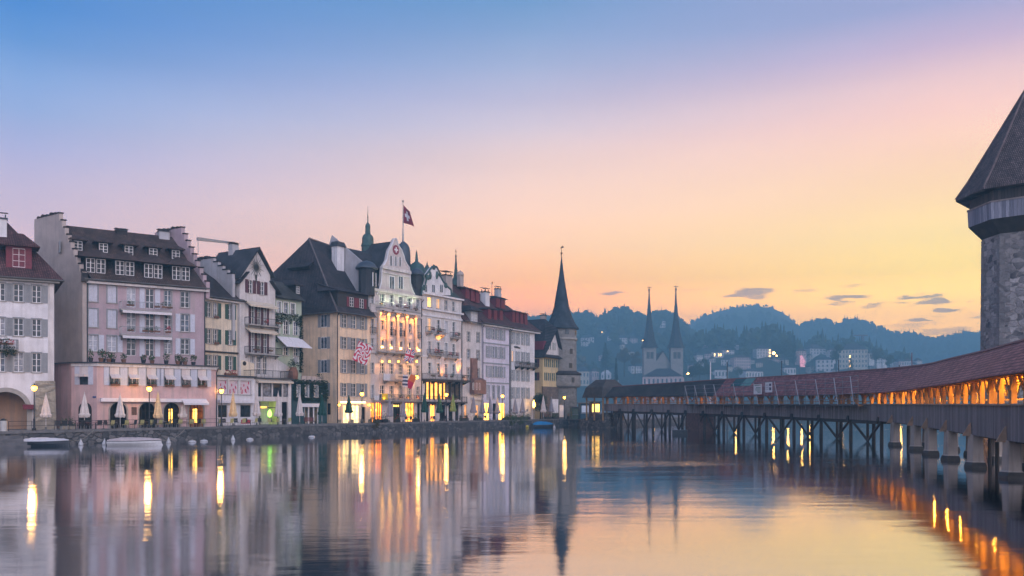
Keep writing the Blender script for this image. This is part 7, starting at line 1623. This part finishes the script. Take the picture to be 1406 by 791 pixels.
PAR = [(63,541,573,'w','folded white parasol beside the stone buttress'), (116,540,573,'w','folded white parasol in front of the side arch of the pink wing'), (165,541,573,'w','folded white parasol before the first front arch of the pink wing'), (217,537,574,'y','folded parasol with lamplight in its cloth colour right of the street lamp by the pink wing'), (251,542,573,'w','folded white parasol before the third arch of the pink wing'), (288,538,573,'w','folded white parasol at the right corner of the pink wing'), (320,537,572,'y','folded parasol with lamplight in its cloth colour before the red patterned windows'), (352.5,538,571,'w','folded white parasol at the left post of the bistro'), (382,538,572,'w','folded white parasol before the green lit bistro'), (411.5,539,571,'w','folded white parasol in front of the ivy covered shop'),
 (442,541,570,'g','folded dark green parasol between ivy shop and peach corner house'), (479,542,567,'g','folded dark green parasol before the lit shop of the peach house'), (535,547,572,'s','folded grey parasol left of the hotel entrance'), (553.5,549,574,'s','folded grey parasol right of the hotel entrance'), (583,539,566,'g','folded dark green parasol at the left end of the glazed veranda'), (603.5,540,567,'g','folded dark green parasol before the middle of the glazed veranda'), (622,541,565,'l','folded lime green parasol before the glazed veranda'), (650,543,567,'s','folded grey parasol before the red oriel'), (662.5,544,568,'s','folded grey parasol between oriel and lavender house'), (673,545,568,'s','folded grey parasol before the left bright window of the lavender house'), (683,546,568,'s','folded grey parasol before the lavender house, next to its street lamp'), (707.5,546,568,'s','folded grey parasol on the left before the grey balcony house'), (717.5,545,567,'s','folded grey parasol on the right before the grey balcony house'), (746,543,566,'w','folded white parasol right of the small dark tree'), (757,546,566,'s','folded grey parasol before the yellow gable house')]
for i, (px, yt, yb, c, lab) in enumerate(PAR):
    p = onq(px, 2.0 if px < 430 else 1.8); zt, zb = Zw(yt, p.y)-ZQ, Zw(yb, p.y)-ZQ; t = thing('parasol', lab, 'parasol', p, i*1.3, 'folded parasols along the quay'); mb = MB(); mb.cyl((0,0,.1), (0,0,zt+.15), .045, .035, 8); mb.build('pole', plain('parasol_pole', (.45,.43,.42,1), .5, .1), t); mb = MB(); mb.lathe([(.42,0),(.42,.08),(.12,.12),(.08,.4)], 12); mb.build('base', plain('parasol_base', (.12,.12,.12,1), .7, .2), t)
    m2 = fold_mesh(zt-max(zb, .9), .5 if px < 430 else .55, i); m2.build('canopy', {'w':CLOTHW,'g':CLOTHG,'l':CLOTHL,'y':CLOTHY,'s':CLOTHS}[c], t, (0,0,max(zb, .9)), smooth=True)
# café chairs and tables
def chair_proto(label, mat, group):
    t = thing('cafe_chair', label, 'chair', (0,0,0), 0, group); mb = MB(); mb.box(-.24,.24,-.24,.24,.43,.48); mb.build('seat', mat, t); mb = MB(); mb.hull8([(-.25,.22,.5),(.25,.22,.5),(.25,.26,.5),(-.25,.26,.5)], [(-.25,.32,.98),(.25,.32,.98),(.25,.36,.98),(-.25,.36,.98)]); mb.build('backrest', mat, t)
    for a in (-.21,.21):
        for b in (-.21,.21): mb = MB(); mb.cyl((a*1.1,b*1.1,0), (a,b,.43), .018, None, 6); mb.build('leg', GALV, t)
    return t
def table_proto(label, mat, group, w=.38):
    t = thing('cafe_table', label, 'table', (0,0,0), 0, group); mb = MB(); mb.lathe([(w,.70),(w,.74)], 16); mb.build('tabletop', mat, t); mb = MB(); mb.lathe([(.22,0),(.22,.03),(.035,.08),(.035,.70)], 10); mb.build('pedestal', STEEL, t); return t
RATY = plain('straw_weave', (.40,.37,.16,1), .8, .25, 8); RATD = plain('dark_weave', (.035,.032,.035,1), .8, .25, 8)
QANG = math.atan2(QD.y, QD.x); rnd = random.Random(11)
c0 = chair_proto('straw yellow cafe chair on the quay terrace', RATY, 'straw yellow chairs on the quay terrace'); c1 = chair_proto('dark woven cafe chair on the quay terrace', RATD, 'dark woven chairs on the quay terrace'); t0 = table_proto('small round cafe table on the quay terrace', plain('table_top', (.20,.18,.17,1), .5, .2), 'round cafe tables on the quay'); t1 = table_proto('round cafe table with a red brown top before the alley', plain('red_table_top', (.12,.03,.035,1), .5, .2), 'red brown cafe tables before the alley', .5)
used = set()
def put(o, p, a):
    q = o if o.name not in used else copy_tree(o); used.add(o.name); q.location = p; q.rotation_euler.z = a
for px in (152, 172, 193.5, 205, 219, 232, 246, 263, 279, 300, 316.5, 333, 348.5, 367.5, 379.5, 396): put(c0, onq(px+rnd.uniform(-1, 1), 1.1+rnd.uniform(0, .5)), QANG+math.pi+rnd.uniform(-.3, .3))
for px in (160, 182, 199, 212, 226, 239, 255, 271, 291, 308, 325, 341, 358, 374, 388, 560, 566, 590, 597, 609, 615, 628, 634, 641, 655, 668, 678): put(c1, onq(px+rnd.uniform(-1, 1), (1.2 if px > 500 else 2.5)+rnd.uniform(0, .5)), QANG+rnd.choice((0, math.pi))+rnd.uniform(-.4, .4))
for px in (156, 177, 199, 225, 251, 268, 285, 305, 322, 344, 371, 391, 563, 594, 612, 631, 647, 673): put(t0, onq(px, 1.9), 0)
for px in (84, 95, 106, 118, 131, 142): put(t1, onq(px, 1.7+rnd.uniform(0, .8)), 0)
for px in (80, 88, 100, 111, 123, 136, 148): put(c1, onq(px, 1.0+rnd.uniform(0, .4)), QANG+rnd.choice((0, math.pi))+rnd.uniform(-.4, .4))
# planters, bench, bins
def planter(px, off, w, label, seed, hgt=.8, flower=False, box=STEEL):
    r_ = random.Random(seed); t = thing('planter', label, 'planter', onq(px, off), QANG, 'planters along the quay'); mb = MB(); mb.box(-w/2, w/2, -.25, .25, 0, .5); mb.build('box', box, t); mb = MB(); mb.box(-w/2+.05, w/2-.05, -.2, .2, .5, .55); 
    for k in range(int(w*130)): mb.leaf(Vector((r_.uniform(-w/2, w/2), r_.uniform(-.32, .32), .5+abs(r_.gauss(0, .5))*hgt)), .08*r_.uniform(.6, 1.4), 1 if flower and r_.random() < .2 else 0, r_)
    mb.build('plants', [LEAFM, FLOWER], t); return t
for i, (px, off, w, lab) in enumerate(((93,4.5,1.6,'sand coloured planter in the alley beside the pink wing'), (519,2.6,1.6,'leafy planter left of the hotel door'), (528,2.4,1.4,'leafy planter at the left grey hotel parasol'), (545,2.6,1.2,'low planter right before the hotel entrance'), (571,2.4,1.5,'planter at the right end of the hotel front'), (637,1.6,2.2,'dark planter trough before the red oriel'), (656,1.6,2.2,'dark planter trough between oriel and lavender house'), (697,1.5,2.4,'low hedge trough left before the grey balcony house'), (705,1.5,2.4,'low hedge trough second before the grey balcony house'), (714,1.5,2.4,'low hedge trough third before the grey balcony house'), (723,1.5,2.4,'low hedge trough at the corner of the grey balcony house'), (752,1.6,2.4,'low hedge trough before the white boards of the yellow house'), (762,1.6,2.4,'low hedge trough left of the round tower lamp'), (783,1.8,2.2,'low hedge trough at the foot of the round tower'))): planter(px, off, w, lab, 70+i, .9, i % 2 == 1, SAND if i == 0 else STEEL)
t = thing('bench', 'red slatted bench in front of the ivy covered shop', 'bench', onq(426, 1.6), QANG); mb = MB()
for k in range(4): mb.box(-.95,.95,-.22+k*.12,-.13+k*.12,.43,.46)
REDW = plain('red_bench_wood', (.17,.045,.045,1), .6, .25); mb.build('seat', REDW, t); mb = MB()
for k in range(4): mb.box(-.95,.95,.28,.31,.5+k*.13,.6+k*.13)
mb.build('backrest', REDW, t)
for a in (-.8, .8): mb = MB(); mb.box(a-.03,a+.03,-.22,-.17,0,.43); mb.box(a-.03,a+.03,.24,.29,0,1.0); mb.box(a-.03,a+.03,-.17,.24,.38,.43); mb.build('leg', STEEL, t)
t = thing('litter_bin', 'pale cylindrical litter bin at the quay edge near the arch', 'bin', onq(5, .6)); mb = MB(); mb.lathe([(.27,0),(.3,.05),(.3,1.05),(.26,1.1)], 14); mb.build('drum', plain('bin_cream', (.48,.46,.44,1), .5, .15), t, smooth=False); mb = MB(); mb.lathe([(.31,1.08),(.31,1.14),(.2,1.25),(.03,1.3)], 14); mb.build('lid', STEEL, t)
# quay railing in front of the left terrace
rl = thing('quay_railing', 'thin dark metal railing along the edge of the left quay terrace', 'railing', (0,0,0)); S0 = (onq(12, .25)-Q(0)).dot(QD); S1 = (onq(300, .25)-Q(0)).dot(QD); n = int((S1-S0)/2.1)
for i in range(n+1): q = Q(S0+(S1-S0)*i/n, .25, ZQ); mb = MB(); mb.cyl(q, q+Vector((0,0,1.02)), .03, None, 6); mb.build('post', STEEL, rl)
for z in (1.0, .55): mb = MB(); mb.cyl(Q(S0, .25, ZQ+z), Q(S1, .25, ZQ+z), .022, None, 6); mb.build('rail', STEEL, rl)
# stone landing at the left
mb = MB()
for i in range(4): a, b = Q(-45, -2.6+i*.62), Q((onq(22)-Q(0)).dot(QD), -2.6+i*.62); n_ = QN*.66; z = .15+i*.3; mb.hull8([a-Vector((0,0,1.5)), b-Vector((0,0,1.5)), b+n_-Vector((0,0,1.5)), a+n_-Vector((0,0,1.5))], [a+Vector((0,0,z)), b+Vector((0,0,z)), b+n_+Vector((0,0,z)), a+n_+Vector((0,0,z))])
tag(mb.build('landing_steps', plain('landing_stone', (.13,.125,.13,1), .8, .3, 1.2, 0, .3)), 'dark stone landing steps going down to the water below the arch', 'steps')
# boats
def boat(name, label, px0, px1, pw, hullm, coverm, rise, turn=0, hull=.42, seed=1, cover=True):
    d = H*F/(pw-HY); L_ = (px1-px0)/F*d; r_ = random.Random(seed); t = thing(name, label, 'boat', (X((px0+px1)/2, d), d, 0), turn); W = L_*.34; mb = MB(); ns = 18; rows = []
    for i in range(ns+1):
        f = i/ns; x = -L_/2+L_*f; b = W/2*(1-max(0, (f-.45)/.55)**2.2*.96)*(.86+.14*min(1, f*6)); sh = hull*(1+.25*max(0, f-.5)*2*.6)
        rows.append([(x+.25*(f > .95), 0, -.18), (x, -b*.7, -.12), (x, -b, sh*.55), (x, -b*1.03, sh), (x, -b*.96, sh+.03), (x, b*.96, sh+.03), (x, b*1.03, sh), (x, b, sh*.55), (x, b*.7, -.12)])
    for a, b in zip(rows, rows[1:]):
        for k in range(9): q = (k+1) % 9; mb.poly([a[k], b[k], b[q], a[q]])
    mb.poly(rows[0]); mb.poly(rows[-1][::-1]); mb.build('hull', hullm, t)
    mb = MB()
    for sd in (3, 6):
        for a, b in zip(rows, rows[1:]): A, B_ = Vector(a[sd]), Vector(b[sd]); mb.cyl(A, B_, .035, .035, 5)
    mb.build('rubbing_strake', DARKWOOD, t); mb = MB(); A = Vector((L_/2-.1, 0, hull*1.2)); Bq = Vector((L_/2+1.2, 3.4, 1.5)); pts = [A.lerp(Bq, i/8)-Vector((0,0,.45*math.sin(math.pi*i/8))) for i in range(9)]; mb.tube(pts, .02, 5); mb.build('mooring_rope', plain('rope', (.3,.27,.22,1), .9, .2), t)
    mb = MB(); mb.hull8([(-L_/2-.28, -.13, -.2), (-L_/2-.02, -.13, -.2), (-L_/2-.02, .13, -.2), (-L_/2-.28, .13, -.2)], [(-L_/2-.36, -.15, hull+.22), (-L_/2-.02, -.15, hull+.28), (-L_/2-.02, .15, hull+.28), (-L_/2-.36, .15, hull+.22)]); mb.build('outboard_motor', STEEL, t)
    mb = MB(); m_ = 9; cov = []
    for i in range(ns+1):
        f = i/ns; y0 = abs(rows[i][4][1])*1.05; sh = rows[i][4][2]; top = rise*math.sin(math.pi*min(1, max(0, f*.94+.03)))**.55*(1-.35*f); row = []
        for k in range(m_): g = -1+2*k/(m_-1); row.append((rows[i][4][0], g*y0, sh-.09*(abs(g) > .99)+top*(1-abs(g)**1.5)+r_.uniform(-.025, .025)*(abs(g) < .9)+(.03 if i % 4 == 0 else 0)*(abs(g) < .9)))
        cov.append(row)
    for a, b in zip(cov, cov[1:]):
        for k in range(m_-1): mb.poly([a[k], b[k], b[k+1], a[k+1]])
    mb.poly(cov[0]); mb.poly(cov[-1][::-1]); mb.build('cover', coverm, t, smooth=True); return t
HULLW = plain('white_hull', (.60,.60,.62,1), .35, .08); HULLD = plain('dark_hull', (.03,.035,.045,1), .35, .2)
boat('moored_boat', 'moored motorboat with dark hull under a pale grey cover', 30, 93, 612.5, HULLD, plain('grey_cover', (.50,.51,.55,1), .8, .12, 1.5, 0, .3), .42, .12, .45, 1)
boat('moored_boat', 'moored white boat under a wrinkled rose beige cover', 151, 221, 611.5, HULLW, plain('beige_cover', (.46,.39,.38,1), .8, .15, 1.5, 0, .4), .38, .05, .45, 2)
boat('moored_boat', 'small boat wrapped in a bright blue cover below the yellow house', 731, 760, 587.5, HULLD, plain('blue_cover', (.012,.16,.36,1), .6, .15, 1.5, 0, .3), .75, .25, .55, 3)
d = H*F/36.5; t = thing('work_raft', 'flat dark work raft moored under the bridge', 'raft', (X(933.5, d), d, 0), -.2); mb = MB(); mb.box(-1.05, 1.05, -.9, .9, -.2, .62); mb.build('float', plain('raft_dark', (.03,.035,.04,1), .6, .25), t); mb = MB()
for a in (-.95, .95): mb.cyl((a, -.8, .6), (a, -.8, .95), .04); mb.cyl((a, .8, .6), (a, .8, .95), .04)
mb.build('bollard', STEEL, t)
bw = plain('buoy_white', (.48,.49,.52,1), .4, .06); by = plain('buoy_yellow', (.5,.42,.05,1), .5, .1)
for k, (px, py, kind, lab) in enumerate(((111,611.5,'c','white cone buoy right of the grey covered boat'), (143.5,611,'c','white cone buoy left of the beige covered boat'), (231.5,609,'c','white cone buoy right of the beige covered boat'), (320,605,'c','white cone buoy below the lamplight coloured parasol by the red windows'), (264,607.5,'o','left of two low white floats before the pink wing'), (280,606.5,'o','right of two low white floats before the pink wing'), (343,604,'o','low white float below the bistro'), (428,600.5,'o','low white float below the ivy shop'), (628,589.5,'y','yellow ball buoy below the glazed veranda'), (724,587.5,'y','yellow ball buoy left of the blue covered boat'), (761,588,'c','white cone buoy right of the blue covered boat'))):
    d = H*F/(py-HY); t = thing('mooring_buoy', lab, 'buoy', (X(px, d), d, 0), 0, 'mooring buoys on the river'); mb = MB()
    if kind == 'c': mb.lathe([(.12,-.1),(.24,.02),(.24,.14),(.14,.34),(.05,.55),(.02,.62)], 12)
    elif kind == 'o': mb.lathe([(.25,-.1),(.42,.02),(.4,.12),(.25,.2),(.05,.23)], 14)
    else: mb.lathe([(.1,-.1),(.3,.05),(.33,.22),(.25,.4),(.06,.5)], 12)
    mb.build('float', by if kind == 'y' else bw, t, smooth=True); mb = MB(); mb.lathe([(.04,.0),(.09,.03),(.09,.06),(.04,.09)], 8, (0,0,.24 if kind == 'o' else (.46 if kind == 'y' else .58))); mb.build('mooring_ring', GALV, t)
# bushes hanging over the wall, the small tree by the yellow house
for px, lab, m_, w in ((514,'rusty brown bush hanging over the quay wall before the hotel', LEAFB, 1.0), (700,'left dark bush growing from the quay wall before the balcony house', LEAFM, 1.6), (713,'right dark bush growing from the quay wall before the balcony house', LEAFM, 1.8)):
    r_ = random.Random(px); t = thing('wall_bush', lab, 'bush', onq(px, .1)); mb = MB(); mb.leaves((0,-.25,.0), (w,.6,.95), 330, .12, 0, r_, .1); mb.build('leaves', m_, t); mb = MB(); 
    for k in range(6): mb.cyl((0,.2,-.2), (r_.uniform(-w*.7, w*.7), -.4, r_.uniform(-.6, .6)), .03, .012, 5)
    mb.build('stems', BARK, t)
r_ = random.Random(5); p = onq(742, 3.5); t = thing('small_tree', 'small round dark green tree between balcony house and yellow house', 'tree', p); mb = MB(); mb.cyl((0,0,-.1), (0,0,3.6), .16, .07, 8)
for k in range(7): a = k*.9; mb.cyl((0,0,1.5+.25*k), (math.cos(a)*1.3, math.sin(a)*1.3, 2.7+.3*k), .05, .02, 5)
mb.build('trunk', BARK, t); mb = MB()
for k in range(16): a = r_.uniform(0, 6.3); q = r_.uniform(.3, 1.35); mb.leaves((math.cos(a)*q, math.sin(a)*q, r_.uniform(1.9, 4.9)), (.85,.85,.75), 130, .13, 0, r_, .3)
mb.build('crown', leafm('dark_leaf', (.010,.024,.014,1), (.028,.05,.024,1)), t)
# kiosks at the bridge head
def kiosk(px, d, w, h_, mat, label, name='kiosk', lit=None, rz=.2):
    t = thing(name, label, 'kiosk', (X(px, d), d, ZQ), rz); mb = MB(); mb.box(-w/2, w/2, 0, 1.8, 0, h_); mb.build('body', mat, t); mb = MB(); mb.slab([(-w/2-.25,-.35,h_+.14), (w/2+.25,-.35,h_+.14), (w/2+.25,2.0,h_+.3), (-w/2-.25,2.0,h_+.3)], .12); mb.build('roof', STEEL, t); mb = MB(); mb.box(-w*.4, w*.4, -.05, -.003, h_*.45, h_*.9); mb.build('hatch', lit or WHITE, t); mb = MB(); mb.box(-w*.45, w*.45, -.3, -.003, h_*.38, h_*.42); mb.build('counter', GALV, t); return t
kiosk(792, 181, 2.0, 2.3, plain('sage_paint', (.09,.13,.10,1), .6, .15), 'sage green hut at the foot of the round tower', lit=plain('sage_shutter', (.12,.16,.13,1), .6, .1)); kiosk(803.5, 177, 1.9, 3.1, plain('teal_kiosk', (.02,.07,.11,1), .5, .15), 'blue kiosk with a white upper front beside the bridge gate', lit=plain('kiosk_white', (.58,.66,.75,1), .5, .08)); kiosk(818, 170.5, 1.8, 3.4, plain('brown_kiosk', (.09,.04,.03,1), .6, .2), 'brown kiosk with a yellow lit hatch under the bridge gate', lit=INT_YEL)
t = thing('white_banner', 'upright white banner stand below the round tower lamp', 'banner', onq(771, 2.2), QANG-.4); mb = MB(); mb.box(-.55,.55,0,.05,.35,2.9); mb.build('cloth', W_WHITE, t)
for a in (-.58, .58): mb = MB(); mb.cyl((a,.02,0), (a,.02,3.0), .03); mb.build('pole', GALV, t)
# ------------------------------------------------------------------ flags
def cloth(fn, nx, ny, mat, name, parent, split=None, thick=.02):
    mb = MB()
    for i in range(nx):
        for j in range(ny):
            a, b, c, e = fn(i/nx, j/ny), fn((i+1)/nx, j/ny), fn((i+1)/nx, (j+1)/ny), fn(i/nx, (j+1)/ny)
            mb.poly([a, b, c, e], split((i+.5)/nx, (j+.5)/ny) if split else 0)
    return mb.build(name, mat, parent, smooth=True)
FRED = plain('flag_red', (.46,.015,.05,1), .8, .1); FWHITE = plain('flag_white', (.62,.60,.62,1), .8, .06); FBLUE = plain('flag_blue', (.03,.05,.16,1), .8, .1); FORANGE = plain('flag_orange', (.55,.13,.03,1), .8, .1); FDARK = plain('flag_dark', (.06,.05,.09,1), .8, .1)
u, v, zt = POLE; Yp = HOTEL.Y(u, v); t = thing('roof_flag', 'dark red flag with a white cross drooping from the tall hotel roof pole', 'flag', (X(553.6, Yp), Yp, Zw(281.5, Yp))); k = Yp/F
def fr(a, b):   # a along the fly, b down the hoist
    x = a*(9+5.5*b)*k; z = -(a*10+b*24.5-b*a*5)*k; return (x+.06, .55*math.sin(a*5+b*2)*a, z)
def cross(a, b): return 1 if (abs(a-.45) < .3 and abs(b-.5) < .09) or (abs(a-.45) < .09 and abs(b-.5) < .3) else 0
cloth(fr, 20, 20, [plain('flag_maroon', (.17,.02,.04,1), .8, .15), FWHITE], 'cloth', t, cross)
def hang(px, py, off, w, h_, label, split, mats, tilt, yaw, nx=24, ny=24):
    d = Fd(px, off); t = thing('hanging_flag', label, 'flag', (X(px, d), d, Zw(py, d)), yaw, 'flags hung on the hotel front'); ct, st = math.cos(tilt), math.sin(tilt)
    def f(a, b): x, z = (a-.5)*w, (.5-b)*h_; y = .10*math.sin(a*7+b*3); return (x*ct-z*st, y, x*st+z*ct)
    cloth(f, nx, ny, mats, 'cloth', t, split); mb = MB(); A, B_ = f(0, -.03), f(1.0, -.03); mb.cyl((A[0], A[1], A[2]), (B_[0]*1.25, B_[1]+.5, B_[2]+.1), .035, None, 6); mb.build('staff', GALV, t); return t
def flame(a, b):
    x, y = a-.5, b-.5; r = math.hypot(x, y); th = math.atan2(y, x)
    if r < .07: return 1
    if r < .12: return 0
    return 1 if math.sin(9*th+2.6*math.sin(r*16)) > 0 else 0
hang(498, 485, 3.4, 2.35, 3.1, 'square flag of red and white flames swirling from its centre', flame, [FWHITE, FRED], -.35, QANG-.62, 60, 60)
def union(a, b):
    x, y = (a-.5)*1.5, b-.5
    if abs(x) < .09 or abs(y) < .09: return 2
    if abs(x) < .16 or abs(y) < .16: return 1
    for q in (abs(x)-1.5*abs(y), ): 
        if abs(q) < .09: return 2
        if abs(q) < .22: return 1
    return 0
hang(562.5, 488.5, 3.3, 1.55, 2.2, 'hanging flag of red and white crosses on dark blue', union, [FBLUE, FWHITE, FRED], -.28, QANG-.62, 48, 48)
hang(556.5, 523, 3.4, .9, 2.0, 'grey white hanging flag with dark bands beside the hotel balcony', lambda a, b: 1 if int(b*7) % 2 else 0, [FWHITE, FDARK], -.05, QANG-.6)
hang(564.5, 524, 3.2, 1.1, 2.3, 'orange red hanging flag glowing beside the hotel wall lantern', lambda a, b: 0 if b > .5 else 1, [FRED, FORANGE], -.45, QANG-.6)
